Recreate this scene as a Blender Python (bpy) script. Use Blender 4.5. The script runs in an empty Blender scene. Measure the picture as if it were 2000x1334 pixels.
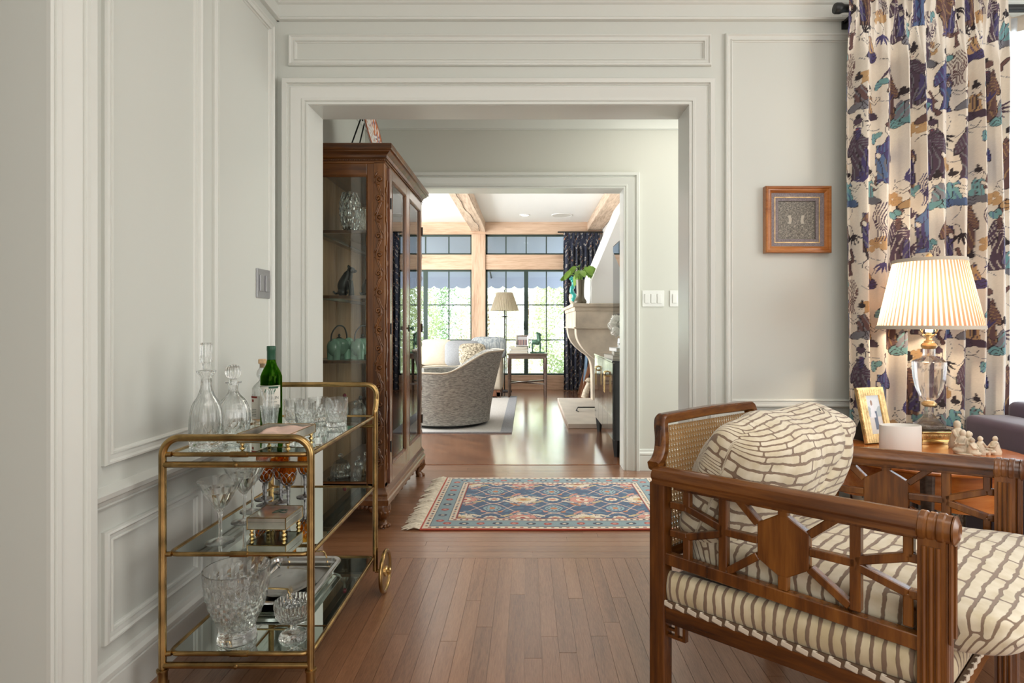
import bpy, math, random
import numpy as np
from mathutils import Vector, Matrix
S = bpy.context.scene
COL = S.collection
PI = math.pi
sin, cos, R = math.sin, math.cos, math.radians

# ------------------------------------------------------------------ camera
cd = bpy.data.cameras.new('camera'); cam = bpy.data.objects.new('camera', cd); COL.objects.link(cam)
cam.location = (0, 0, 1.08); cam.rotation_euler = (PI/2, 0, 0)
cd.sensor_width = 36; cd.lens = 20.7; cd.shift_x = -.015; cd.shift_y = -.016; cd.clip_end = 200
S.camera = cam
S.view_settings.view_transform = 'Standard'; S.view_settings.look = 'None'
S.view_settings.gamma = 1; S.view_settings.use_curve_mapping = False
S.view_settings.exposure = 0.2
S.cycles.use_denoising = True
S.cycles.max_bounces = 12; S.cycles.transmission_bounces = 12; S.cycles.transparent_max_bounces = 24
S.cycles.diffuse_bounces = 5; S.cycles.glossy_bounces = 6
S.cycles.caustics_reflective = False; S.cycles.caustics_refractive = False
S.cycles.sample_clamp_indirect = 6

# ------------------------------------------------------------------ sky, sun, daylight, fill lights
W = bpy.data.worlds.new('sky'); S.world = W; W.use_nodes = True
bg = W.node_tree.nodes['Background']; bg.inputs[0].default_value = (.82, .92, 1, 1); bg.inputs[1].default_value = 5.0
sl = bpy.data.lights.new('sun', 'SUN'); sl.energy = 16; sl.angle = R(3); sl.color = (1, .95, .86)
so = bpy.data.objects.new('sun', sl); COL.objects.link(so); so.rotation_euler = (R(42), 0, R(-18))
def area(name, loc, rot, sx, sy, power, color=(1, 1, 1)):
    l = bpy.data.lights.new(name, 'AREA'); l.shape = 'RECTANGLE'; l.size = sx; l.size_y = sy
    l.energy = power; l.color = color
    o = bpy.data.objects.new(name, l); COL.objects.link(o); o.location = loc; o.rotation_euler = rot
    return o
# near room: fills added by the solid right and rear walls; daylight behind sheer
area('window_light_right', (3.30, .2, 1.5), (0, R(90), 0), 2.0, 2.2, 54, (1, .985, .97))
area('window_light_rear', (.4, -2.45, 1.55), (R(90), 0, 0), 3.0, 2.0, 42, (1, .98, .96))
area('window_light_sheer', (2.75, 2.82, 1.35), (R(-90), 0, 0), 1.3, 2.1, 26, (.95, .98, 1))
# living room: added fill at its solid left wall, strip over far windows
area('window_light_living', (-3.25, 7.2, 1.5), (0, R(-90), 0), 2.0, 3.6, 190, (.97, .99, 1))
area('window_light_far', (-.2, 9.80, 2.9), (R(-62), 0, 0), 4.0, .25, 30, (.95, .98, 1))
area('ceiling_light_hall', (1.2, 3.65, 2.72), (0, 0, 0), .9, .5, 9, (1, .93, .82))  # overhead fill added for the hall; no fixture is built
area('doorway_light_hall', (2.1, 3.65, 1.3), (0, R(90), 0), 2.0, 1.2, 24, (.98, 1, .98))  # side fill added to brighten hall and cabinet; solid wall behind, no doorway
area('ceiling_light_near', (.9, .3, 2.85), (0, 0, 0), 1.6, 1.6, 22, (1, .94, .86))  # broad unseen fill added under the near ceiling, without a fixture

# ------------------------------------------------------------------ materials
def newmat(name):
    m = bpy.data.materials.new(name); m.use_nodes = True
    nt = m.node_tree; nt.nodes.clear()
    out = nt.nodes.new('ShaderNodeOutputMaterial')
    return m, nt, out
def N(nt, t, **kw):
    n = nt.nodes.new('ShaderNode'+t)
    for k, v in kw.items(): setattr(n, k, v)
    return n
def setin(n, d):
    for k, v in d.items():
        s = n.inputs[k]
        if hasattr(s, 'default_value'):
            if s.type == 'RGBA' and len(v) == 3: v = (*v, 1)
            s.default_value = v
def ramp(nt, fac, stops, interp='LINEAR'):
    r = N(nt, 'ValToRGB'); cr = r.color_ramp; cr.interpolation = interp
    while len(cr.elements) < len(stops): cr.elements.new(.5)
    for e, (p, c) in zip(cr.elements, stops):
        e.position = p; e.color = (*c, 1) if len(c) == 3 else c
    nt.links.new(fac, r.inputs[0]); return r.outputs[0]
def pmat(name, col, rough=.5, metal=0, spec=.5, coat=0, trans=0, ior=1.45, nscale=0, namt=.08, bump=0, bscale=80, sheen=0, emit=None, estr=0, stretch=(1, 1, 1), subsurf=0):
    m, nt, out = newmat(name)
    b = N(nt, 'BsdfPrincipled')
    setin(b, {'Base Color': col, 'Roughness': rough, 'Metallic': metal, 'Specular IOR Level': spec, 'Coat Weight': coat,
              'Transmission Weight': trans, 'IOR': ior, 'Sheen Weight': sheen})
    b.inputs['Coat Roughness'].default_value = .12
    if emit: setin(b, {'Emission Color': emit, 'Emission Strength': estr})
    if nscale or bump:
        tc = N(nt, 'TexCoord'); mp = N(nt, 'Mapping'); mp.inputs['Scale'].default_value = stretch
        nt.links.new(tc.outputs['Object'], mp.inputs[0])
        if nscale:
            n = N(nt, 'TexNoise'); setin(n, {'Scale': nscale, 'Detail': 5}); nt.links.new(mp.outputs[0], n.inputs['Vector'])
            lo = tuple(c*(1-namt*1.6) for c in col[:3]); hi = tuple(min(1, c*(1+namt*1.6)) for c in col[:3])
            nt.links.new(ramp(nt, n.outputs[0], [(.3, lo), (.7, hi)]), b.inputs['Base Color'])
        if bump:
            n2 = N(nt, 'TexNoise'); setin(n2, {'Scale': bscale, 'Detail': 3}); nt.links.new(mp.outputs[0], n2.inputs['Vector'])
            bp = N(nt, 'Bump'); setin(bp, {'Strength': bump, 'Distance': .004}); nt.links.new(n2.outputs[0], bp.inputs['Height'])
            nt.links.new(bp.outputs[0], b.inputs['Normal'])
    nt.links.new(b.outputs[0], out.inputs[0]); m['_b'] = 1
    return m
def wood(name, dark, mid, light, axis='Z', rough=.35, coat=.3, scale=6, rnd=0, world=False, grain=1.0, spec=.5):
    m, nt, out = newmat(name); b = N(nt, 'BsdfPrincipled'); setin(b, {'Roughness': rough, 'Coat Weight': coat, 'Specular IOR Level': spec}); b.inputs['Coat Roughness'].default_value = .18
    st = {'X': (.09, 1, 1), 'Y': (1, .09, 1), 'Z': (1, 1, .09)}[axis]
    if world: src = N(nt, 'NewGeometry').outputs['Position']
    else: src = N(nt, 'TexCoord').outputs['Object']
    v = N(nt, 'VectorMath', operation='MULTIPLY'); v.inputs[1].default_value = st; nt.links.new(src, v.inputs[0])
    vec = v.outputs[0]; oi = N(nt, 'ObjectInfo')
    if rnd:
        c = N(nt, 'VectorMath', operation='ADD'); sc = N(nt, 'VectorMath', operation='SCALE'); sc.inputs['Scale'].default_value = 17
        cx = N(nt, 'CombineXYZ'); [nt.links.new(oi.outputs['Random'], cx.inputs[i]) for i in range(3)]
        nt.links.new(cx.outputs[0], sc.inputs[0]); nt.links.new(vec, c.inputs[0]); nt.links.new(sc.outputs[0], c.inputs[1]); vec = c.outputs[0]
    n = N(nt, 'TexNoise'); setin(n, {'Scale': scale, 'Detail': 8, 'Roughness': .62, 'Distortion': .9}); nt.links.new(vec, n.inputs['Vector'])
    n2 = N(nt, 'TexNoise'); setin(n2, {'Scale': scale*16*grain, 'Detail': 4, 'Roughness': .6}); nt.links.new(vec, n2.inputs['Vector'])
    mx = N(nt, 'MapRange'); setin(mx, {'From Min': .3, 'From Max': .7, 'To Min': -.15, 'To Max': .15}); nt.links.new(n2.outputs[0], mx.inputs[0])
    ad = N(nt, 'Math', operation='ADD'); nt.links.new(n.outputs[0], ad.inputs[0]); nt.links.new(mx.outputs[0], ad.inputs[1])
    col = ramp(nt, ad.outputs[0], [(.25, dark), (.5, mid), (.78, light)])
    if rnd:
        h = N(nt, 'HueSaturation'); mr = N(nt, 'MapRange'); setin(mr, {'To Min': 1-rnd, 'To Max': 1+rnd}); nt.links.new(oi.outputs['Random'], mr.inputs[0])
        nt.links.new(mr.outputs[0], h.inputs['Value']); nt.links.new(col, h.inputs['Color']); col = h.outputs[0]
    nt.links.new(col, b.inputs['Base Color'])
    bp = N(nt, 'Bump'); setin(bp, {'Strength': .12, 'Distance': .002}); nt.links.new(n2.outputs[0], bp.inputs['Height']); nt.links.new(bp.outputs[0], b.inputs['Normal'])
    nt.links.new(b.outputs[0], out.inputs[0]); return m
def glassmat(name, tint=(1, 1, 1), tr=.35, rough=0.0, ior=1.5, extra=None):
    """real glass, mixed with clear transmission so thin walls let light through"""
    m, nt, out = newmat(name)
    g = N(nt, 'BsdfGlass'); setin(g, {'Color': tint, 'Roughness': rough, 'IOR': ior})
    t = N(nt, 'BsdfTransparent'); setin(t, {'Color': tint}); mx = N(nt, 'MixShader'); mx.inputs[0].default_value = tr
    nt.links.new(g.outputs[0], mx.inputs[1]); nt.links.new(t.outputs[0], mx.inputs[2]); nt.links.new(mx.outputs[0], out.inputs[0])
    return m
def panemat(name, tint=(.95, .98, .96), refl=1.0):
    m, nt, out = newmat(name)
    g = N(nt, 'BsdfGlossy'); setin(g, {'Roughness': 0.0, 'Color': (1, 1, 1)})
    t = N(nt, 'BsdfTransparent'); setin(t, {'Color': tint}); mx = N(nt, 'MixShader')
    f = N(nt, 'Fresnel'); f.inputs[0].default_value = 1.5; ml = N(nt, 'Math', operation='MULTIPLY'); ml.inputs[1].default_value = refl
    nt.links.new(f.outputs[0], ml.inputs[0]); nt.links.new(ml.outputs[0], mx.inputs[0])
    nt.links.new(t.outputs[0], mx.inputs[1]); nt.links.new(g.outputs[0], mx.inputs[2]); nt.links.new(mx.outputs[0], out.inputs[0])
    return m
def attrcol(name, rough=.85, transl=0, bump=0, sheen=.2):
    m, nt, out = newmat(name); b = N(nt, 'BsdfPrincipled'); setin(b, {'Roughness': rough, 'Sheen Weight': sheen})
    a = N(nt, 'Attribute', attribute_name='Col'); nt.links.new(a.outputs['Color'], b.inputs['Base Color'])
    if bump:
        tc = N(nt, 'TexCoord'); n2 = N(nt, 'TexNoise'); setin(n2, {'Scale': 500, 'Detail': 2}); nt.links.new(tc.outputs['Object'], n2.inputs['Vector'])
        bp = N(nt, 'Bump'); setin(bp, {'Strength': bump, 'Distance': .003}); nt.links.new(n2.outputs[0], bp.inputs['Height']); nt.links.new(bp.outputs[0], b.inputs['Normal'])
    if transl:
        t = N(nt, 'BsdfTranslucent'); nt.links.new(a.outputs['Color'], t.inputs[0]); mx = N(nt, 'MixShader'); mx.inputs[0].default_value = transl
        nt.links.new(b.outputs[0], mx.inputs[1]); nt.links.new(t.outputs[0], mx.inputs[2]); nt.links.new(mx.outputs[0], out.inputs[0])
    else: nt.links.new(b.outputs[0], out.inputs[0])
    return m

M = {}
M['paint'] = pmat('wall_paint', (.612, .632, .588), .42, spec=.4)
M['trim'] = pmat('trim_paint', (.665, .680, .638), .3, spec=.5)
M['hallpaint'] = pmat('hall_paint', (.585, .59, .535), .5)
M['white'] = pmat('white_plaster', (.86, .86, .84), .7)
M['ceil'] = pmat('ceiling_paint', (.88, .88, .86), .8)
M['planky'] = wood('oak_plank_y', (.15, .056, .020), (.250, .110, .049), (.34, .165, .083), 'Y', .40, .8, 7, .07, True, 2.2, .9)
M['plankx'] = wood('oak_plank_x', (.15, .056, .020), (.250, .110, .049), (.34, .165, .083), 'X', .34, .8, 7, .07, True, 2.2, .9)
M['oldoak'] = wood('beam_oak', (.44, .27, .17), (.66, .46, .32), (.78, .58, .43), 'X', .7, 0, 3)
M['oldoakz'] = wood('post_oak', (.46, .29, .19), (.68, .48, .34), (.78, .59, .44), 'Z', .7, 0, 3)
M['oldoaky'] = wood('beam_oak_long', (.44, .30, .20), (.70, .54, .41), (.82, .67, .53), 'Y', .7, 0, 3)
M['mahog'] = wood('cabinet_mahogany', (.026, .007, .0018), (.118, .039, .0055), (.23, .085, .014), 'Z', .28, .2, 4, grain=.6)
M['mahogx'] = wood('cabinet_mahogany_x', (.026, .007, .0018), (.118, .039, .0055), (.23, .085, .014), 'X', .28, .2, 4, grain=.6)
M['mahogy'] = wood('cabinet_mahogany_y', (.035, .009, .002), (.11, .036, .008), (.22, .085, .018), 'Y', .28, .9, 4, grain=.6)
M['chairwood'] = wood('chair_wood_z', (.026, .007, .0018), (.105, .032, .0045), (.235, .085, .014), 'Z', .27, .22, 5, grain=.6)
M['chairwoodx'] = wood('chair_wood_x', (.026, .007, .0018), (.105, .032, .0045), (.235, .085, .014), 'X', .27, .22, 5, grain=.6)
M['chairwoody'] = wood('chair_wood_y', (.026, .007, .0018), (.105, .032, .0045), (.235, .085, .014), 'Y', .27, .22, 5, grain=.6)
M['tablewood'] = wood('table_cherry', (.34, .085, .014), (.52, .16, .03), (.62, .23, .055), 'X', .2, .4, 4)
M['doorfront'] = wood('cabinet_door_gloss', (.05, .015, .008), (.14, .05, .022), (.24, .09, .04), 'Z', .2, 1.0, 4, grain=.6)
M['mahogint'] = wood('cabinet_inside', (.20, .10, .05), (.32, .18, .09), (.42, .26, .14), 'Z', .5, 0, 4)  # mahogany paled so the cabinet interior looks better lit
M['lampglass'] = glassmat('lamp_crystal', (1, 1, 1), .25, 0, 1.5)
M['brass'] = pmat('aged_brass', (.36, .235, .095), .27, 1, nscale=14, namt=.30)
M['brassb'] = pmat('bright_brass', (.72, .52, .24), .22, 1)
M['gold'] = pmat('gold_leaf', (.74, .52, .25), .35, .85, nscale=40, namt=.2)
M['silver'] = pmat('silver', (.62, .62, .62), .16, 1)
M['pewter'] = pmat('pewter_filigree', (.26, .25, .26), .28, 1, nscale=90, namt=.5, bump=.5, bscale=160)
M['mirror'] = pmat('mirror_shelf', (.70, .76, .72), .015, 1)
M['crystal'] = glassmat('crystal', (.985, .99, .99), .10, 0, 1.56)
M['clear'] = glassmat('clear_glass', (.97, .98, .98), .45, 0, 1.46)
M['greenglass'] = glassmat('green_bottle_glass', (.26, .50, .07), .35, .0, 1.5)
M['amberglass'] = glassmat('amber_glass', (.90, .62, .22), .4, .0, 1.5)
M['redglass'] = pmat('red_stopper', (.30, .01, .04), .1, coat=.8)
M['pane'] = panemat('cabinet_pane')
M['winpane'] = panemat('window_pane', (.97, .98, .99), .6)
M['black'] = pmat('black_metal', (.018, .02, .02), .4, .2)
M['wframe'] = pmat('window_steel', (.035, .06, .05), .45)
M['blackgloss'] = pmat('black_lacquer', (.012, .013, .014), .06, coat=1)
M['celadon'] = pmat('celadon_glaze', (.30, .52, .38), .12, coat=.8, nscale=9, namt=.25)
M['bronze'] = pmat('dark_bronze', (.035, .035, .034), .38, .5)
M['patina'] = pmat('green_patina', (.09, .19, .13), .5, .3, nscale=30, namt=.3)
M['cork'] = pmat('cork', (.62, .42, .24), .8, nscale=80, namt=.2)
M['label'] = pmat('paper_label', (.78, .75, .66), .7)
M['dkgreen'] = pmat('green_foil', (.012, .07, .035), .35)
M['ink'] = pmat('ink_dark', (.03, .06, .04), .6)
M['inkred'] = pmat('ink_red', (.25, .03, .02), .6)
M['napkin'] = pmat('pink_napkin_paper', (.70, .50, .42), .8, nscale=20, namt=.1)
M['boxglass'] = pmat('antiqued_mirror_glass', (.50, .49, .42), .1, .55, nscale=10, namt=.25)
M['velvet'] = pmat('plum_velvet', (.052, .032, .062), .6, sheen=.35, nscale=6, namt=.15)
M['shadetrim'] = pmat('shade_trim', (.50, .44, .36), .8)
M['ivory'] = pmat('carved_ivory_resin', (.58, .50, .38), .5, nscale=30, namt=.2, bump=.4, bscale=120)
M['whiteceramic'] = pmat('white_ribbed_ceramic', (.68, .66, .62), .55)
M['stone'] = pmat('limestone', (.62, .54, .43), .75, nscale=4, namt=.16, bump=.3, bscale=18)
M['hearth'] = pmat('hearth_stone', (.66, .60, .52), .6, nscale=5, namt=.06)
M['creamfab'] = pmat('cream_linen', (.60, .53, .43), .9, nscale=40, namt=.04)
M['greyfab'] = pmat('grey_linen', (.30, .31, .325), .9, nscale=60, namt=.06)
M['rugl'] = pmat('pale_wool', (.55, .53, .50), .95, nscale=60, namt=.06)
M['ruggrey'] = pmat('grey_wool', (.30, .31, .33), .95, nscale=60, namt=.08)
M['fringe'] = pmat('cotton_fringe', (.66, .59, .47), .95, nscale=60, namt=.08)
M['redwool'] = pmat('red_wool_binding', (.42, .075, .045), .95)
M['switchw'] = pmat('white_plastic', (.74, .75, .72), .4)
M['switchg'] = pmat('brushed_nickel', (.36, .36, .37), .35, .7)
M['teal'] = pmat('teal_glass_glaze', (.02, .36, .33), .2, coat=.6)
M['leaf'] = pmat('fresh_leaf', (.20, .36, .05), .5)
M['petal'] = pmat('white_petal', (.80, .80, .74), .7)
M['book'] = pmat('book_cover', (.40, .38, .32), .6)
M['bookw'] = pmat('book_cover_pale', (.66, .66, .64), .6)
M['page'] = pmat('book_pages', (.72, .68, .58), .9, nscale=200, namt=.1, stretch=(.05, .05, 3))
M['awning'] = pmat('awning_canvas', (.36, .40, .50), .85)
M['soil'] = pmat('lawn', (.38, .40, .33), .95, nscale=4, namt=.3)
M['bark'] = pmat('bark', (.12, .08, .05), .9)
M['bluethrow'] = pmat('blue_throw', (.16, .24, .34), .95)
M['matgrey'] = pmat('linen_mat', (.22, .19, .20), .85, nscale=200, namt=.2)
M['framewood'] = wood('picture_frame_wood', (.25, .075, .015), (.42, .15, .035), (.52, .22, .06), 'X', .3, .5, 8)
M['cane'] = pmat('cane', (.42, .25, .10), .5)
M['tabledk'] = wood('side_table_wood', (.05, .03, .02), (.11, .07, .05), (.18, .12, .09), 'X', .3, .4, 6)
M['darkwood'] = wood('ladder_wood', (.10, .035, .015), (.20, .08, .035), (.28, .12, .06), 'Z', .5, .1, 6)
M['downlight'] = pmat('downlight_lens', (.9, .9, .9), .5, emit=(1, .95, .88), estr=4)
M['bulb'] = pmat('lit_bulb', (1, 1, 1), .5, emit=(1, .80, .58), estr=5)
M['photo'] = None

def m_stripe_shade():
    m, nt, out = newmat('pleated_shade_lit'); a = N(nt, 'Attribute', attribute_name='Col')
    d = N(nt, 'BsdfDiffuse'); t = N(nt, 'BsdfTranslucent'); mx = N(nt, 'MixShader'); mx.inputs[0].default_value = .55
    nt.links.new(a.outputs['Color'], d.inputs[0]); nt.links.new(a.outputs['Color'], t.inputs[0])
    nt.links.new(d.outputs[0], mx.inputs[1]); nt.links.new(t.outputs[0], mx.inputs[2]); nt.links.new(mx.outputs[0], out.inputs[0]); return m
M['shade'] = m_stripe_shade()
def m_sheer():
    m, nt, out = newmat('sheer_voile'); tc = N(nt, 'TexCoord')
    v = N(nt, 'TexNoise'); setin(v, {'Scale': 5, 'Detail': 6, 'Distortion': 1.5}); nt.links.new(tc.outputs['Object'], v.inputs['Vector'])
    t = N(nt, 'BsdfTransparent'); setin(t, {'Color': (.97, .98, 1)})
    tl = N(nt, 'BsdfTranslucent'); setin(tl, {'Color': (.86, .89, .92)}); d = N(nt, 'BsdfDiffuse'); setin(d, {'Color': (.8, .83, .85)})
    m1 = N(nt, 'MixShader'); m1.inputs[0].default_value = .4
    nt.links.new(tl.outputs[0], m1.inputs[1]); nt.links.new(d.outputs[0], m1.inputs[2])
    mr = N(nt, 'MapRange'); setin(mr, {'From Min': .4, 'From Max': .6, 'To Min': .62, 'To Max': .9}); nt.links.new(v.outputs[0], mr.inputs[0])
    m2 = N(nt, 'MixShader'); nt.links.new(mr.outputs[0], m2.inputs[0]); nt.links.new(t.outputs[0], m2.inputs[1]); nt.links.new(m1.outputs[0], m2.inputs[2])
    nt.links.new(m2.outputs[0], out.inputs[0]); return m
M['sheer'] = m_sheer()
def m_bars(name, w, h, mortar, base=(.66, .59, .46), line=(.19, .125, .08), noise=.007, rad=.007):
    """cream velvet bars on a brown ground, laid out in metres by the attribute fuv"""
    m, nt, out = newmat(name); b = N(nt, 'BsdfPrincipled'); setin(b, {'Roughness': .8, 'Sheen Weight': .3})
    a = N(nt, 'Attribute', attribute_name='fuv')
    n = N(nt, 'TexNoise'); setin(n, {'Scale': 24, 'Detail': 3}); nt.links.new(a.outputs['Vector'], n.inputs['Vector'])
    s = N(nt, 'VectorMath', operation='SUBTRACT'); s.inputs[1].default_value = (.5, .5, .5); nt.links.new(n.outputs['Color'], s.inputs[0])
    sc = N(nt, 'VectorMath', operation='SCALE'); sc.inputs['Scale'].default_value = noise*2.2; nt.links.new(s.outputs[0], sc.inputs[0])
    ad = N(nt, 'VectorMath', operation='ADD'); nt.links.new(a.outputs['Vector'], ad.inputs[0]); nt.links.new(sc.outputs[0], ad.inputs[1])
    n0 = N(nt, 'TexNoise'); setin(n0, {'Scale': 7, 'Detail': 1}); nt.links.new(a.outputs['Vector'], n0.inputs['Vector'])
    s0 = N(nt, 'VectorMath', operation='SUBTRACT'); s0.inputs[1].default_value = (.5, .5, .5); nt.links.new(n0.outputs['Color'], s0.inputs[0])
    sc0 = N(nt, 'VectorMath', operation='SCALE'); sc0.inputs['Scale'].default_value = .016; nt.links.new(s0.outputs[0], sc0.inputs[0])
    ad2 = N(nt, 'VectorMath', operation='ADD'); nt.links.new(ad.outputs[0], ad2.inputs[0]); nt.links.new(sc0.outputs[0], ad2.inputs[1])
    def mth(op, a_, b_=None, c_=None):
        n_ = N(nt, 'Math', operation=op)
        for k_, v_ in enumerate((a_, b_, c_)):
            if v_ is None: continue
            if hasattr(v_, 'links'): nt.links.new(v_, n_.inputs[k_])
            else: n_.inputs[k_].default_value = v_
        return n_.outputs[0]
    sx = N(nt, 'SeparateXYZ'); nt.links.new(ad2.outputs[0], sx.inputs[0])
    rv = mth('DIVIDE', mth('ADD', sx.outputs[1], 5), h); ri = mth('FLOOR', rv); fv = mth('MULTIPLY', mth('SUBTRACT', mth('SUBTRACT', rv, ri), .5), h)
    hs = mth('FRACT', mth('MULTIPLY', mth('SINE', mth('MULTIPLY', ri, 12.9898)), 43.7585)); wv = mth('MULTIPLY', mth('ADD', mth('MULTIPLY', hs, .5), .75), w)
    ru = mth('ADD', mth('DIVIDE', mth('ADD', sx.outputs[0], 5), wv), mth('MULTIPLY', hs, 7.3)); ui = mth('FLOOR', ru); fu = mth('MULTIPLY', mth('SUBTRACT', mth('SUBTRACT', ru, ui), .5), wv)
    qx = mth('MAXIMUM', mth('SUBTRACT', mth('ABSOLUTE', fu), mth('SUBTRACT', mth('MULTIPLY', wv, .5), mortar+rad)), 0); qy = mth('MAXIMUM', mth('SUBTRACT', mth('ABSOLUTE', fv), h/2-mortar-rad), 0)
    dd = mth('SUBTRACT', mth('SQRT', mth('ADD', mth('MULTIPLY', qx, qx), mth('MULTIPLY', qy, qy))), rad)
    mr = N(nt, 'MapRange'); setin(mr, {'From Min': -.0012, 'From Max': .0004, 'To Min': 1, 'To Max': 0}); nt.links.new(dd, mr.inputs[0])
    nz = N(nt, 'TexNoise'); setin(nz, {'Scale': 18, 'Detail': 3}); nt.links.new(a.outputs['Vector'], nz.inputs['Vector'])
    bc = ramp(nt, nz.outputs[0], [(.35, (base[0]*.80, base[1]*.76, base[2]*.66)), (.65, base)])
    mxc = N(nt, 'Mix', data_type='RGBA'); nt.links.new(mr.outputs[0], mxc.inputs[0]); mxc.inputs[6].default_value = (*line, 1); nt.links.new(bc, mxc.inputs[7]); nt.links.new(mxc.outputs[2], b.inputs['Base Color'])
    iv = mr
    bp = N(nt, 'Bump'); setin(bp, {'Strength': .5, 'Distance': .004}); nt.links.new(iv.outputs[0], bp.inputs['Height']); nt.links.new(bp.outputs[0], b.inputs['Normal'])
    nt.links.new(b.outputs[0], out.inputs[0]); return m
M['bars'] = m_bars('bar_velvet', .150, .0300, .0034)
M['barsroll'] = m_bars('bar_velvet_roll', 9, .0250, .0036, base=(.60, .52, .36), rad=.004)
def m_weave(name, c1, c2, sx, sy):
    m, nt, out = newmat(name); b = N(nt, 'BsdfPrincipled'); setin(b, {'Roughness': .9})
    tc = N(nt, 'TexCoord'); mp = N(nt, 'Mapping'); mp.inputs['Scale'].default_value = (sx, sx, sy); nt.links.new(tc.outputs['Object'], mp.inputs[0])
    n = N(nt, 'TexNoise'); setin(n, {'Scale': 1, 'Detail': 2, 'Distortion': .6}); nt.links.new(mp.outputs[0], n.inputs['Vector'])
    nt.links.new(ramp(nt, n.outputs[0], [(.38, c1), (.62, c2)]), b.inputs['Base Color']); nt.links.new(b.outputs[0], out.inputs[0]); return m
M['tweed'] = m_weave('grey_ripple_weave', (.19, .185, .175), (.40, .385, .35), 26, 150)
M['tweedp'] = m_weave('woven_diamond_cushion', (.16, .13, .09), (.66, .58, .44), 45, 45)
M['stripeg'] = m_weave('grey_stripe_cushion', (.22, .25, .27), (.42, .44, .44), 40, 8)
def m_livingfloor():
    m, nt, out = newmat('living_herringbone'); b = N(nt, 'BsdfPrincipled'); setin(b, {'Roughness': .24, 'Coat Weight': 1}); b.inputs['Coat Roughness'].default_value = .15
    g = N(nt, 'NewGeometry'); mp = N(nt, 'Mapping'); mp.inputs['Rotation'].default_value = (0, 0, R(45)); nt.links.new(g.outputs['Position'], mp.inputs[0])
    br = N(nt, 'TexBrick'); setin(br, {'Scale': 1, 'Mortar Size': .001, 'Brick Width': .4, 'Row Height': .07})
    br.inputs['Color1'].default_value = (.21, .08, .035, 1); br.inputs['Color2'].default_value = (.33, .14, .065, 1); br.inputs['Mortar'].default_value = (.05, .02, .01, 1)
    nt.links.new(mp.outputs[0], br.inputs['Vector']); nt.links.new(br.outputs['Color'], b.inputs['Base Color']); nt.links.new(b.outputs[0], out.inputs[0]); return m
M['lfloor'] = m_livingfloor()
M['print'] = attrcol('figured_curtain_print', .85, .12)
M['rugprint'] = attrcol('knotted_rug_wool', .95, 0, .6)
M['navyprint'] = attrcol('navy_curtain_print', .85, .1)
M['plateprint'] = attrcol('painted_porcelain', .15, 0, 0, 0)
M['flatprint'] = attrcol('printed_paper', .35, 0, 0, 0)
M['etched'] = attrcol('etched_silver', .35, 0, 0, 0)

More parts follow.
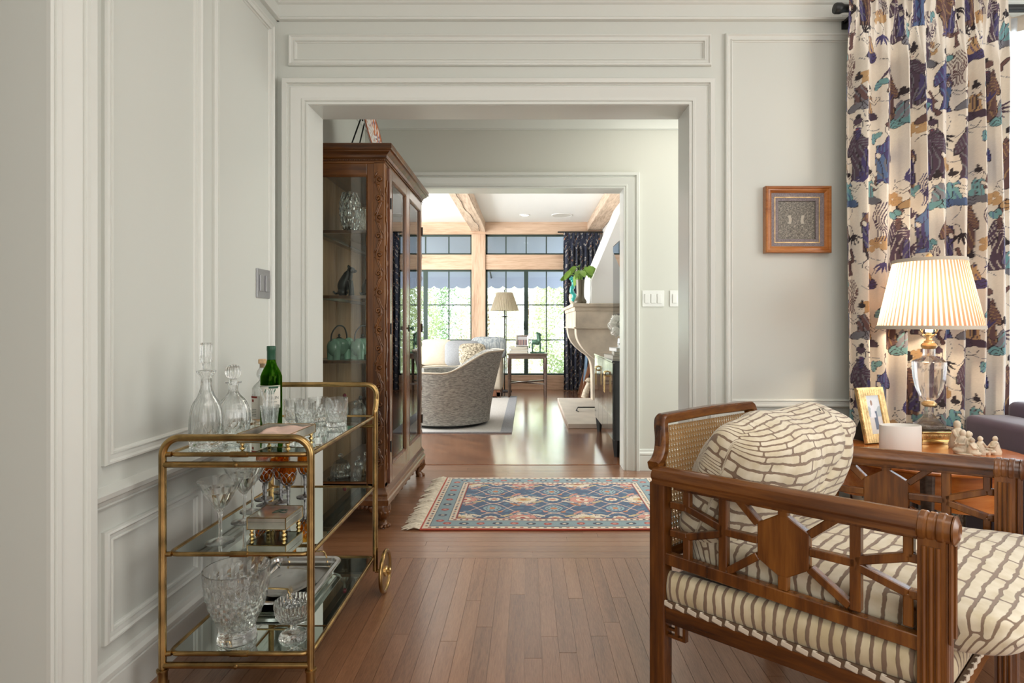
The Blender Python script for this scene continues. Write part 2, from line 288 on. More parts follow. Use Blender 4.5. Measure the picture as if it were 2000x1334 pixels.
# ------------------------------------------------------------------ mesh builder
class MB:
    def __init__(s): s.v = []; s.f = []; s.uv = {}; s.c = {}
    def add(s, vs, fs, uv=None, col=None):
        o = len(s.v); s.v += [tuple(p) for p in vs]; s.f += [tuple(i+o for i in f) for f in fs]
        if uv is not None:
            for i, u in enumerate(uv): s.uv[o+i] = u
        if col is not None:
            for i, u in enumerate(col): s.c[o+i] = u
        return s
    def box(s, a, b, rz=0, piv=None):
        x0, y0, z0 = a; x1, y1, z1 = b
        vs = [(x, y, z) for z in (z0, z1) for y in (y0, y1) for x in (x0, x1)]
        if rz:
            c = piv or ((x0+x1)/2, (y0+y1)/2, 0); vs = [(c[0]+(x-c[0])*cos(rz)-(y-c[1])*sin(rz), c[1]+(x-c[0])*sin(rz)+(y-c[1])*cos(rz), z) for x, y, z in vs]
        return s.add(vs, [(0, 2, 3, 1), (4, 5, 7, 6), (0, 1, 5, 4), (2, 6, 7, 3), (0, 4, 6, 2), (1, 3, 7, 5)])
    def bar(s, p, q, w, h, up=(0, 0, 1)):
        p = Vector(p); q = Vector(q); d = (q-p).normalized(); u = Vector(up); sd = d.cross(u)
        if sd.length < 1e-4: sd = d.cross(Vector((1, 0, 0)))
        sd.normalize(); u = sd.cross(d).normalized()
        vs = [e + sd*(w/2*a) + u*(h/2*b) for e in (p, q) for a, b in ((-1, -1), (1, -1), (1, 1), (-1, 1))]
        return s.add(vs, [(0, 1, 2, 3), (7, 6, 5, 4), (0, 4, 5, 1), (1, 5, 6, 2), (2, 6, 7, 3), (3, 7, 4, 0)])
    def tube(s, path, r, n=10, closed=False, caps=True, sy=1.0):
        P = [Vector(p) for p in path]; m = len(P); rr = r if hasattr(r, '__len__') else [r]*m
        T = []
        for i in range(m):
            a = P[(i-1) % m] if (closed or i) else P[0]; b = P[(i+1) % m] if (closed or i < m-1) else P[m-1]
            T.append((b-a).normalized())
        ref = Vector((0, 0, 1)) if abs(T[0].z) < .9 else Vector((1, 0, 0)); u = (ref-T[0]*ref.dot(T[0])).normalized(); vs = []
        for i in range(m):
            u = (u-T[i]*u.dot(T[i])).normalized(); w = T[i].cross(u)
            vs += [P[i]+u*(cos(2*PI*k/n)*rr[i]*sy)+w*(sin(2*PI*k/n)*rr[i]) for k in range(n)]
        fs = []
        for i in range(m if closed else m-1):
            j = (i+1) % m
            fs += [(i*n+k, i*n+(k+1) % n, j*n+(k+1) % n, j*n+k) for k in range(n)]
        if caps and not closed: fs += [tuple(range(n-1, -1, -1)), tuple((m-1)*n+k for k in range(n))]
        return s.add(vs, fs)
    def cyl(s, p, q, r, r2=None, n=20): return s.tube([p, q], [r, r if r2 is None else r2], n)
    def lathe(s, prof, c=(0, 0, 0), n=32, mod=None, axis='Z', closed=False, sx=1, sy=1):
        vs = []; m = len(prof)
        for i, (r, z) in enumerate(prof):
            for k in range(n):
                t = 2*PI*k/n; q = r*(mod(t, z, i/(m-1)) if mod else 1)
                x, y = q*cos(t)*sx, q*sin(t)*sy
                p = (x, y, z) if axis == 'Z' else ((z, x, y) if axis == 'X' else (x, z, y))
                vs.append((p[0]+c[0], p[1]+c[1], p[2]+c[2]))
        fs = []
        for i in range(m if closed else m-1):
            j = (i+1) % m
            fs += [(i*n+k, i*n+(k+1) % n, j*n+(k+1) % n, j*n+k) for k in range(n)]
        if not closed:
            if prof[0][0] > 1e-6: fs.append(tuple(range(n-1, -1, -1)))
            if prof[-1][0] > 1e-6: fs.append(tuple((m-1)*n+k for k in range(n)))
        return s.add(vs, fs)
    def ell(s, c, r, n=16, m=10, rot=None):
        vs = []; fs = []
        for i in range(m+1):
            a = PI*i/m-PI/2
            for k in range(n):
                t = 2*PI*k/n; p = Vector((r[0]*cos(a)*cos(t), r[1]*cos(a)*sin(t), r[2]*sin(a)))
                if rot: p = rot @ p
                vs.append(p+Vector(c))
        fs = [(i*n+k, i*n+(k+1) % n, (i+1)*n+(k+1) % n, (i+1)*n+k) for i in range(m) for k in range(n)]
        return s.add(vs, fs)
    def grid(s, fn, nu, nv, uvfn=None, colfn=None, wrap=False):
        vs = []; uv = []; cc = []
        for j in range(nv+1):
            for i in range(nu+1):
                a, b = i/nu, j/nv; vs.append(fn(a, b))
                if uvfn: uv.append(uvfn(a, b))
                if colfn: cc.append(colfn(a, b))
        fs = [(j*(nu+1)+i, j*(nu+1)+i+1, (j+1)*(nu+1)+i+1, (j+1)*(nu+1)+i) for j in range(nv) for i in range(nu)]
        return s.add(vs, fs, uv if uvfn else None, cc if colfn else None)
    def prism(s, poly, z0, z1, plane='XY'):
        n = len(poly)
        f = {'XY': lambda a, b, t: (a, b, t), 'XZ': lambda a, b, t: (a, t, b), 'YZ': lambda a, b, t: (t, a, b)}[plane]
        vs = [f(a, b, z0) for a, b in poly]+[f(a, b, z1) for a, b in poly]
        return s.add(vs, [tuple(range(n-1, -1, -1)), tuple(range(n, 2*n))]+[(i, (i+1) % n, n+(i+1) % n, n+i) for i in range(n)])
    def sweep(s, path, prof, normal, closed=False):
        """mitred moulding: path points lie in a plane with the given normal; prof = (inward distance, height above plane)"""
        P = [Vector(p) for p in path]; nrm = Vector(normal).normalized(); m = len(P); vs = []; q = len(prof)
        for i in range(m):
            if closed or 0 < i < m-1:
                d1 = (P[i]-P[(i-1) % m]).normalized(); d2 = (P[(i+1) % m]-P[i]).normalized()
            elif i == 0: d1 = d2 = (P[1]-P[0]).normalized()
            else: d1 = d2 = (P[-1]-P[-2]).normalized()
            n1 = nrm.cross(d1); n2 = nrm.cross(d2); b = (n1+n2); b = b/(max(.2, b.dot(n1)))
            vs += [P[i]+b*a+nrm*h for a, h in prof]
        fs = []
        for i in range(m if closed else m-1):
            j = (i+1) % m; fs += [(i*q+k, j*q+k, j*q+k+1, i*q+k+1) for k in range(q-1)]
        if not closed: fs += [tuple(range(q)), tuple((m-1)*q+k for k in range(q-1, -1, -1))]
        return s.add(vs, fs)
    def move(s, fn): s.v = [tuple(fn(Vector(p))) for p in s.v]; return s
    def build(s, name, mat, parent=None, smooth=None, bevel=0, world=True, loc=None, kind=None, sub=0, weld=False):
        me = bpy.data.meshes.new(name)
        V = s.v
        off = Vector((0, 0, 0))
        if parent is not None and world:
            p = parent
            while p is not None: off += Vector(p.location); p = p.parent
        elif loc is not None: off = Vector(loc)
        if off.length: V = [(x-off.x, y-off.y, z-off.z) for x, y, z in V]
        me.from_pydata(V, [], s.f)
        if s.uv:
            at = me.attributes.new('fuv', 'FLOAT_VECTOR', 'POINT'); arr = np.zeros((len(V), 3), np.float32)
            for i, u in s.uv.items(): arr[i, :len(u)] = u
            at.data.foreach_set('vector', arr.ravel())
        if s.c:
            at = me.color_attributes.new('Col', 'FLOAT_COLOR', 'POINT'); arr = np.ones((len(V), 4), np.float32)
            for i, u in s.c.items(): arr[i, :3] = u
            at.data.foreach_set('color', arr.ravel())
        if weld or smooth is not None or bevel:
            import bmesh
            bm = bmesh.new(); bm.from_mesh(me)
            if weld: bmesh.ops.remove_doubles(bm, verts=bm.verts, dist=1e-5)
            if len(s.f) < 60000: bmesh.ops.recalc_face_normals(bm, faces=bm.faces)
            bm.to_mesh(me); bm.free()
        me.materials.append(M[mat] if isinstance(mat, str) else mat)
        if smooth is not None:
            me.polygons.foreach_set('use_smooth', [True]*len(me.polygons)); me.set_sharp_from_angle(angle=R(smooth))
        o = bpy.data.objects.new(name, me); COL.objects.link(o)
        if parent is not None: o.parent = parent
        elif loc is not None: o.location = loc
        if bevel:
            bv = o.modifiers.new('b', 'BEVEL'); bv.width = bevel; bv.segments = 2; bv.limit_method = 'ANGLE'; bv.angle_limit = R(40)
        if sub:
            sb = o.modifiers.new('s', 'SUBSURF'); sb.levels = sub; sb.render_levels = sub
        if kind: o['kind'] = kind
        return o
def thing(name, label, cat, loc=(0, 0, 0), rz=0, group=None):
    o = bpy.data.objects.new(name, None); COL.objects.link(o); o.location = loc; o.rotation_euler = (0, 0, rz); o.empty_display_size = .05
    o['label'] = label; o['category'] = cat
    if group: o['group'] = group
    return o
def tag(o, label, cat, group=None, kind=None):
    o['label'] = label; o['category'] = cat
    if group: o['group'] = group
    if kind: o['kind'] = kind
    return o
def struct(mb, name, mat, parent=None, **kw):
    o = mb.build(name, mat, parent, **kw)
    if parent is None: o['kind'] = 'structure'
    return o
def part(o, name, mb, mat, smooth=35, **kw): return mb.build(name, mat, o, smooth=smooth, **kw)
def dup(root, loc, label, rz=None, group=None):
    r = root.copy(); COL.objects.link(r); r.location = loc; r['label'] = label
    if rz is not None: r.rotation_euler = (0, 0, rz)
    for ch in list(root.children):
        c = ch.copy(); COL.objects.link(c); c.parent = r
        for g in list(ch.children):
            d = g.copy(); COL.objects.link(d); d.parent = c
    return r
def arc(c, r, a0, a1, n, plane='XZ'):
    out = []
    for i in range(n+1):
        t = R(a0+(a1-a0)*i/n); x, y = r*cos(t), r*sin(t)
        out.append({'XZ': (c[0]+x, c[1], c[2]+y), 'XY': (c[0]+x, c[1]+y, c[2]), 'YZ': (c[0], c[1]+x, c[2]+y)}[plane])
    return out
def smoothstep(a, b, x): t = max(0, min(1, (x-a)/(b-a))); return t*t*(3-2*t)
def spl(pts, n):
    """Catmull-Rom through tuples"""
    P = [Vector(p) for p in pts]; P = [P[0]*2-P[1]]+P+[P[-1]*2-P[-2]]; out = []
    for i in range(1, len(P)-2):
        for k in range(n):
            t = k/n; out.append(.5*((2*P[i])+(P[i+1]-P[i-1])*t+(2*P[i-1]-5*P[i]+4*P[i+1]-P[i+2])*t*t+(3*P[i]-P[i-1]-3*P[i+1]+P[i+2])*t**3))
    out.append(P[-2]); return out
# ------------------------------------------------------------------ the setting
def boxes(*bs):
    m = MB()
    for a, b in bs: m.box(a, b)
    return m
def wallstruct(name, bs, mat): return struct(boxes(*bs), name, mat)
Y1, Y1b, Y2, Y2b, Y3 = 2.73, 2.91, 4.39, 4.56, 9.86
XL = -1.16
# walls
wallstruct('wall_back', [((-1.40, Y1, 0), (-1.014, Y1b, 2.9)), ((-1.014, Y1, 2.10), (.748, Y1b, 2.9)), ((.748, Y1, 0), (2.06, Y1b, 2.9)),
                         ((2.06, Y1, 2.5), (3.2, Y1b, 2.9)), ((2.06, Y1, 0), (3.2, Y1b, .25)), ((3.2, Y1, 0), (3.5, Y1b, 2.9))], 'paint')
wallstruct('wall_left', [((-1.42, 1.420, 0), (XL, Y1, 2.9)), ((-1.42, 0, 2.3), (XL, 1.420, 2.9)), ((-1.42, -2.6, 0), (XL, 0, 2.9))], 'paint')
wallstruct('wall_right', [((3.4, -2.6, 0), (3.55, Y1, 2.9))], 'paint')
wallstruct('wall_rear', [((-1.42, -2.75, 0), (3.5, -2.6, 2.9))], 'paint')
wallstruct('wall_passage', [((-2.6, -.2, 0), (-2.5, 1.7, 2.9)), ((-2.5, 1.6, 0), (-1.42, 1.7, 2.9)), ((-2.5, -.2, 0), (-1.42, -.1, 2.9))], 'paint')
wallstruct('wall_hall_left', [((-1.40, Y1b, 0), (-1.21, Y2, 2.75))], 'hallpaint')
wallstruct('wall_hall_right', [((2.2, Y1b, 0), (2.3, Y2, 2.75))], 'hallpaint')
wallstruct('wall_middle', [((-3.5, Y2, 0), (-.95, Y2b, 2.9)), ((-.95, Y2, 2.10), (.717, Y2b, 2.9)), ((.717, Y2, 0), (2.3, Y2b, 2.9))], 'hallpaint')
wallstruct('wall_living_left', [((-3.5, Y2b, 0), (-3.4, 10, 2.9))], 'white')
wallstruct('wall_living_right', [((1.25, Y2b, 0), (1.4, 10, 2.9))], 'white')
wallstruct('wall_living_far', [((.66, Y3, 0), (1.25, 10, 2.8)), ((-3.4, Y3, 0), (-2.50, 10, 2.8)), ((-3.5, Y3, 2.77), (1.4, 10, 2.9))], 'white')
wallstruct('ceiling', [((-2.6, -2.75, 2.9), (3.55, Y1b, 3.0))], 'ceil')
wallstruct('ceiling_hall', [((-1.4, Y1b, 2.75), (2.3, Y2, 2.85))], 'ceil')
wallstruct('ceiling_living', [((-3.5, Y2b, 2.80), (1.4, 10.0, 2.95))], 'ceil')
# floors
fl = wallstruct('floor', [((-2.6, -2.75, -.1), (3.5, 2.73, -.003))], 'planky')
fl2 = wallstruct('floor_hall', [((-1.4, 2.73, -.1), (2.3, 4.56, -.003))], 'plankx')
wallstruct('floor_living', [((-3.5, 4.56, -.1), (1.4, 10.0, 0))], 'lfloor')
def unitplank(mat):
    me = bpy.data.meshes.new('floor_plank'); m = MB().box((0, 0, -.006), (1, 1, 0)); me.from_pydata(m.v, [], m.f); me.materials.append(M[mat]); return me
rnd = random.Random(4)
upy, upx = unitplank('planky'), unitplank('plankx')
def plank(me, parent, x0, y0, x1, y1):
    o = bpy.data.objects.new('floor_plank', me); COL.objects.link(o); o.parent = parent
    g = .0007; o.location = (x0+g, y0+g, rnd.uniform(-.0003, 0)); o.scale = (x1-x0-2*g, y1-y0-2*g, 1)
w = .0575; x = -1.16
while x < 1.75:
    y = Y1; y0 = .95 if x < 1.0 else 1.4
    first = rnd.uniform(.35, 1.5)
    while y > y0+.02:
        l = first if y == Y1 else rnd.uniform(.6, 1.3)
        a = max(y0, y-l)
        if a-y0 < .25: a = y0
        plank(upy, fl, x, a, x+w, y); y = a
    x += w
y = Y1; k = 0
while y < 4.50:
    h = .075 if k < 2 else .058
    h = min(h, 4.56-y); x = -1.21
    while x < 1.30:
        b = min(1.30, x+rnd.uniform(.7, 1.6))
        if 1.30-b < .3: b = 1.30
        plank(upx, fl2, x, y, b, y+h); x = b
    y += h; k += 1

PANEL = [(0, 0), (0, .010), (.004, .016), (.011, .018), (.018, .013), (.021, .013), (.033, .009), (.035, .013), (.039, .013), (.041, .006), (.046, .004), (.048, 0)]
PANELS = [(a*.8, h) for a, h in PANEL]
CASE = [(0, 0), (0, .010), (.007, .012), (.009, .007), (.014, .007), (.016, .013), (.026, .015), (.028, .010), (.034, .011), (.060, .022), (.074, .026), (.078, .020), (.083, .020), (.085, .026), (.089, .026), (.091, .034), (.110, .036), (.114, .032), (.114, 0)]
BASE = [(0, 0), (0, .020), (.105, .020), (.108, .016), (.112, .016), (.116, .022), (.128, .022), (.138, .012), (.152, .010), (.158, 0)]
RAIL = [(0, 0), (0, .008), (.006, .012), (.010, .008), (.014, .014), (.024, .018), (.032, .030), (.046, .034), (.050, .026), (.056, .010), (.060, 0)]
FRIEZE = [(0, 0), (0, .010), (.004, .018), (.012, .020), (.018, .014), (.020, .006), (.075, .007), (.080, .016), (.088, .020), (.10, .030), (.13, .075), (.17, .10), (.20, .115), (.22, .12), (.22, 0)]
TN = [0]
def trim(path, prof, nrm, closed=False, mat='trim', name=None):
    TN[0] += 1
    m = MB().sweep(path, prof, nrm, closed)
    return struct(m, name or 'trim_%d' % TN[0], mat, smooth=28)
def panel_back(x0, x1, z0, z1, prof=PANEL):
    trim([(x0, Y1, z1), (x0, Y1, z0), (x1, Y1, z0), (x1, Y1, z1)], prof, (0, -1, 0), True)
def panel_left(y0, y1, z0, z1, prof=PANELS):
    trim([(XL, y0, z1), (XL, y0, z0), (XL, y1, z0), (XL, y1, z1)], prof, (1, 0, 0), True)
panel_back(-1.105, .85, 2.278, 2.424, PANELS)
panel_back(.914, 2.0, .70, 2.428, PANELS); panel_back(.914, 2.0, .20, .515, PANELS)
for y0, y1 in ((1.602, 2.082), (2.166, 2.672)):
    panel_left(y0, y1, .695, 2.44); panel_left(y0, y1, .205, .515)
# casings
def casing(x0, x1, zt, Y, nrm=(0, -1, 0), prof=CASE):
    p = [(x0, Y, 0), (x0, Y, zt), (x1, Y, zt), (x1, Y, 0)]
    if nrm[1] > 0: p = p[::-1]
    trim(p, prof, nrm)
casing(-1.014, .748, 2.10, Y1); casing(-.95, .717, 2.10, Y2); casing(-1.014, .748, 2.10, Y1b, (0, 1, 0)); casing(-.95, .717, 2.10, Y2b, (0, 1, 0))
struct(MB().sweep([(XL, 1.420, 2.3), (XL, 1.420, 0)], [(a*1.09, h) for a, h in CASE], (1, 0, 0)), 'trim_passage', 'trim', smooth=28)
# jamb linings
struct(boxes(((-1.03, Y1-.001, 0), (-1.013, Y1b+.001, 2.1)), ((.747, Y1-.001, 0), (.764, Y1b+.001, 2.1)), ((-1.03, Y1-.001, 2.099), (.764, Y1b+.001, 2.115))), 'trim_jamb', 'trim')
struct(boxes(((-.96, Y2-.001, 0), (-.949, Y2b+.001, 2.1)), ((.716, Y2-.001, 0), (.73, Y2b+.001, 2.1)), ((-.96, Y2-.001, 2.099), (.73, Y2b+.001, 2.115))), 'trim_jamb_middle', 'trim')
# chair rails, baseboards, friezes
trim([(.862, Y1, .578), (2.06, Y1, .578)], RAIL, (0, -1, 0)); trim([(XL, 1.543, .578), (XL, Y1, .578)], RAIL, (1, 0, 0))
trim([(XL, Y1, .578), (-1.128, Y1, .578)], RAIL, (0, -1, 0))
trim([(.862, Y1, 0), (2.06, Y1, 0)], BASE, (0, -1, 0), name='baseboard_back'); trim([(XL, 1.543, 0), (XL, Y1, 0)], BASE, (1, 0, 0), name='baseboard_left')
trim([(.831, Y2, 0), (2.2, Y2, 0)], BASE, (0, -1, 0), name='baseboard_hall')
trim([(XL, Y1, 2.487), (3.4, Y1, 2.487)], FRIEZE, (0, -1, 0)); trim([(XL, 0, 2.487), (XL, Y1, 2.487)], FRIEZE, (1, 0, 0))
HC = [(0, 0), (0, .008), (.005, .012), (.01, .008), (.075, .009), (.08, .014), (.09, .02), (.15, .07), (.2, .09), (.2, 0)]
trim([(-1.21, Y2, 2.535), (2.2, Y2, 2.535)], HC, (0, -1, 0)); trim([(-1.21, Y1b, 2.535), (-1.21, Y2, 2.535)], HC, (1, 0, 0))

# ---------------------------- far wall of the living room: oak frame and steel windows
struct(boxes(((-.93, Y3-.05, .24), (-.70, 10.0, 2.60))), 'trim_window_post', 'oldoakz', bevel=.008)
struct(boxes(((-2.5, Y3-.02, 2.01), (-.93, 10.0, 2.26)), ((-.70, Y3-.02, 2.01), (.66, 10.0, 2.26))), 'trim_window_beam', 'oldoak', bevel=.006)
struct(boxes(((-3.4, Y3-.04, 2.60), (1.25, Y3+.1, 2.80))), 'trim_window_head', 'oldoak', bevel=.006)
struct(boxes(((-2.5, Y3-.02, .03), (.66, 10.0, .24)), ((-2.5, Y3-.035, 0), (.9, Y3-.0, .03))), 'trim_window_sill', 'oldoak', bevel=.004)
struct(MB().grid(lambda a, b: (-.93+.23*a+.006*sin(b*9), 4.57+b*5.27, 2.64+.006*sin(b*14+a*3)), 4, 40).box((-.928, 4.57, 2.645), (-.702, 9.84, 2.80)), 'trim_ceiling_beam', 'oldoaky')
# long drying split along the beam
ck = [(-.81+.035*sin(i*.11)+.010*sin(i*.47)+.003*sin(i*1.9), 4.6+i*.065, 2.635) for i in range(80)]
mk = MB()
for i in range(79): mk.bar(ck[i], ck[i+1], .005*(1+.5*sin(i*.9)), .006)
struct(mk, 'trim_beam_split', 'bark')
struct(boxes(((1.0, 4.57, 2.66), (1.24, 9.84, 2.80))), 'trim_ceiling_beam_right', 'oldoaky', bevel=.01)
WN = [0]
def window(x0, x1, z0, z1, cols, rows, thick=()):
    WN[0] += 1
    y = 9.93; f = .028
    m = MB().box((x0, y-.03, z0), (x0+f, y+.03, z1)).box((x1-f, y-.03, z0), (x1, y+.03, z1)).box((x0, y-.03, z0), (x1, y+.03, z0+f)).box((x0, y-.03, z1-f), (x1, y+.03, z1))
    o = struct(m, 'window_%d' % WN[0], 'wframe')
    for i in range(1, cols):
        X = x0+(x1-x0)*i/cols; t = .035 if i in thick else .009
        MB().box((X-t, y-.02, z0+f), (X+t, y+.02, z1-f)).build('mullion' if i in thick else 'muntin', 'wframe', o)
    for j in range(1, rows):
        Z = z0+(z1-z0)*j/rows; MB().box((x0+f, y-.015, Z-.009), (x1-f, y+.015, Z+.009)).build('muntin', 'wframe', o)
    for i in range(cols):
        for j in range(rows):
            a, b = x0+(x1-x0)*i/cols, x0+(x1-x0)*(i+1)/cols; c, d = z0+(z1-z0)*j/rows, z0+(z1-z0)*(j+1)/rows
            MB().box((a+.01, y-.002, c+.01), (b-.01, y+.002, d-.01)).build('pane', 'winpane', o)
window(-2.50, -.93, .24, 2.01, 4, 3, (2,)); window(-.70, .66, .24, 2.01, 4, 3, (2,))
window(-2.50, -.93, 2.26, 2.60, 4, 1); window(-.70, .66, 2.26, 2.60, 4, 1)
# casement handle
MB().box((-.062, 9.86, 1.0), (-.045, 9.9, 1.14)).build('casement_handle', 'wframe', bpy.data.objects['window_2'])
# near window behind the sheer
WN[0] += 1
o = struct(MB().box((2.06, 2.78, .25), (2.10, 2.86, 2.5)).box((3.16, 2.78, .25), (3.2, 2.86, 2.5)).box((2.06, 2.78, .25), (3.2, 2.86, .30)).box((2.06, 2.78, 2.45), (3.2, 2.86, 2.5)), 'window_5', 'trim')

# ---------------------------- outside: awning, lawn, shrubs
aw = thing('window_awning', 'slate-grey canvas awning with a scalloped edge outside the far windows', 'awning', (-.9, 10.02, 2.85))
part(aw, 'canvas', MB().add([(-3.6, 10.02, 2.95), (2.2, 10.02, 2.95), (2.2, 11.45, 2.0), (-3.6, 11.45, 2.0), (-3.6, 10.02, 2.96), (2.2, 10.02, 2.96), (2.2, 11.45, 2.01), (-3.6, 11.45, 2.01)],
     [(0, 1, 2, 3), (7, 6, 5, 4), (0, 4, 5, 1), (1, 5, 6, 2), (2, 6, 7, 3), (3, 7, 4, 0)]), 'awning', None)
vp = []
ns = 26; sw = 5.8/ns
for i in range(ns):
    for k in range(8):
        t = k/8; vp.append((-3.6+sw*(i+t), 1.79+.05*(1-sin(PI*t)**.6)))
vp += [(2.2, 1.84), (2.2, 2.005), (-3.6, 2.005)]
part(aw, 'valance', MB().prism(vp, 11.445, 11.455, 'XZ'), 'awning', None)
for X in (-3.4, -.7, 1.9): part(aw, 'awning_arm', MB().tube([(X, 10.03, 2.3), (X, 11.44, 2.0)], .015, 8), 'black')
struct(boxes(((-14, 10.0, -.4), (14, 34, -.3))), 'ground', 'soil')
def leafmat(name, c):
    m, nt, out = newmat(name); d = N(nt, 'BsdfDiffuse'); d.inputs[0].default_value = (*c, 1); t = N(nt, 'BsdfTranslucent'); t.inputs[0].default_value = (c[0]*1.2, c[1]*1.1, c[2]*.6, 1)
    mx = N(nt, 'MixShader'); mx.inputs[0].default_value = .35; nt.links.new(d.outputs[0], mx.inputs[1]); nt.links.new(t.outputs[0], mx.inputs[2]); nt.links.new(mx.outputs[0], out.inputs[0]); M[name] = m
leafmat('leaf1', (.34, .42, .27)); leafmat('leaf2', (.60, .62, .53)); leafmat('leaf3', (.17, .27, .16))
def shrub(x, y, r, h, mat, label, seed, n=2600):
    g = np.random.default_rng(seed)
    t = thing('garden_shrub', label, 'shrub', (x, y, -.3), group='shrubs outside the far windows')
    part(t, 'stem', MB().tube([(0, 0, 0), (.05, 0, h*.5), (0, .03, h*.8)], [.03, .025, .01], 7), 'bark', world=False)
    a = g.uniform(0, 2*PI, n); u = g.uniform(-1, 1, n); q = g.uniform(.72, 1.02, n)
    bump = 1+.12*np.sin(a*5+u*4+seed)+.08*np.sin(u*9+a*3)
    cx = np.stack([np.cos(a)*np.sqrt(1-u*u)*r*q*bump, np.sin(a)*np.sqrt(1-u*u)*r*q*bump, h*.5+u*h*.5*q*bump], 1); cx[:, 2] = np.maximum(cx[:, 2], .04)
    d1 = g.normal(size=(n, 3)); d1 /= np.linalg.norm(d1, axis=1)[:, None]; d2 = g.normal(size=(n, 3)); d2 -= (d2*d1).sum(1)[:, None]*d1; d2 /= np.linalg.norm(d2, axis=1)[:, None]
    s = g.uniform(.022, .052, n)[:, None]
    V = np.stack([cx-d1*s, cx+d2*s*.45, cx+d1*s, cx-d2*s*.45], 1).reshape(-1, 3)
    me = bpy.data.meshes.new('foliage'); me.from_pydata(V.tolist(), [], np.arange(4*n).reshape(-1, 4).tolist()); me.materials.append(M[mat])
    o = bpy.data.objects.new('foliage', me); COL.objects.link(o); o.parent = t; o['kind'] = 'stuff'
sh = [(-4.55, 13.6, .78, 2.9, 'leaf3', 'dark green shrub outside, far left'), (-2.75, 13.4, .78, 2.7, 'leaf1', 'mid green shrub outside the left window, beside the cabinet edge'),
      (-.95, 13.7, .78, 2.9, 'leaf2', 'pale shrub outside behind the window post'), (.85, 13.4, .78, 2.8, 'leaf1', 'mid green shrub outside behind the right window'),
      (2.65, 13.6, .78, 2.9, 'leaf3', 'dark green shrub outside beyond the navy curtain'),
      (-3.7, 16.3, .72, 3.6, 'leaf2', 'taller pale shrub in the gap at the left'), (-1.85, 16.2, .72, 3.7, 'leaf3', 'taller dark shrub in the gap left of the window post'),
      (-.02, 16.3, .72, 3.6, 'leaf2', 'taller pale shrub in the gap behind the floor lamp'), (1.8, 16.2, .72, 3.7, 'leaf1', 'taller green shrub in the gap at the right')]
for i, (x, y, r, h, m, lab) in enumerate(sh): shrub(x, y, r, h, m, lab, i+3, 7500 if y < 15 else 8500)

# ---------------------------- wall plates
def rocker(parent, c, w, h, nrm, mat):
    """plate rocker: c centre on plate surface"""
    cx, cy, cz = c
    if nrm == 'Y': m = MB().box((cx-w/2, cy-.004, cz-h/2), (cx+w/2, cy+.001, cz+h/2))
    else: m = MB().box((cx-.001, cy-w/2, cz-h/2), (cx+.004, cy+w/2, cz+h/2))
    m.build('rocker', mat, parent, bevel=.001)
sp = thing('switch_plate', 'brushed nickel two-gang light switch plate on left wall beside the corner', 'light switch', (XL, 2.58, 1.262))
MB().box((XL+.0, 2.515, 1.198), (XL+.006, 2.645, 1.324)).build('plate', 'switchg', sp, bevel=.0015)
for yy in (2.553, 2.606): rocker(sp, (XL+.007, yy, 1.262), .034, .07, 'X', 'switchg')
MB().box((XL, 2.50, 1.20), (XL+.0, 2.50, 1.2))
sp = thing('switch_plate', 'white three-gang light switch plate on hall wall right of the far doorway', 'light switch', (.937, Y2, 1.278))
MB().box((.856, Y2-.006, 1.218), (1.018, Y2, 1.338)).build('plate', 'switchw', sp, bevel=.0015)
for k in range(3): rocker(sp, (.891+k*.046, Y2-.007, 1.278), .032, .067, 'Y', 'switchw')
sp = thing('switch_plate', 'white single light switch plate on hall wall, nearest the front doorway', 'light switch', (1.098, Y2, 1.278))
MB().box((1.061, Y2-.006, 1.218), (1.135, Y2, 1.338)).build('plate', 'switchw', sp, bevel=.0015)
rocker(sp, (1.098, Y2-.007, 1.278), .032, .067, 'Y', 'switchw')
for (x, y, lab) in ((-.03, 7.57, 'round recessed ceiling light nearer the doorway'), (-.04, 9.2, 'round recessed ceiling light nearer the far windows')):
    t = thing('ceiling_light', lab, 'light', (x, y, 2.80), group='recessed lights in the living room')
    part(t, 'ring', MB().lathe([(.062, 0), (.062, -.006), (.082, -.008), (.086, 0)], (0, 0, 0), 28, closed=True), 'white', world=False)
    part(t, 'lens', MB().lathe([(.0, -.003), (.061, -.003), (.061, 0)], (0, 0, 0), 24), 'downlight', world=False)
t = thing('ceiling_speaker', 'round white speaker grille flush in the far ceiling', 'speaker', (.54, 9.2, 2.80))
part(t, 'grille', MB().lathe([(.0, -.006), (.14, -.006), (.145, 0)], (0, 0, 0), 32), 'whiteceramic', world=False)
part(t, 'ring', MB().lathe([(.146, 0), (.146, -.009), (.16, -.009), (.165, 0)], (0, 0, 0), 32, closed=True), 'white', world=False)
# ================================================================== near room: brass bar cart
cx0, cx1, cy0, cy1 = -1.036, -.615, 1.672, 2.381
cart = thing('bar_cart', 'three-tier aged brass bar cart with mirrored shelves against the left wall', 'bar cart', (-.825, 2.03, 0))
r = .0105
def hoop(y, zt, lean, z0):
    """front or rear end frame: two posts joined by a rounded top bar"""
    rr = .05; pts = [(cx0, y, z0)]
    if not lean:
        pts += [(cx0, y, .3), (cx0, y, zt-rr-.02)]+arc((cx0+rr, y, zt-rr), rr, 180, 90, 8)+arc((cx1-rr, y, zt-rr), rr, 90, 0, 8)+[(cx1, y, zt-rr-.02), (cx1, y, .3), (cx1, y, z0)]
        return pts
    a = spl([(0, .69), (0, .715), (.0, .735), (.012, .755), (.018, .775), (.018, .79)], 4)
    L = [(cx0, y, .3)]+[(cx0, y+p[0], p[1]) for p in a]; rr = .04; yy = y+.018
    L += arc((cx0+rr, yy, zt-rr), rr, 180, 90, 8); Rr = arc((cx1-rr, yy, zt-rr), rr, 90, 0, 8)+[(cx1, y+p[0], p[1]) for p in a[::-1]]+[(cx1, y, .3), (cx1, y, z0)]
    return pts+L+Rr
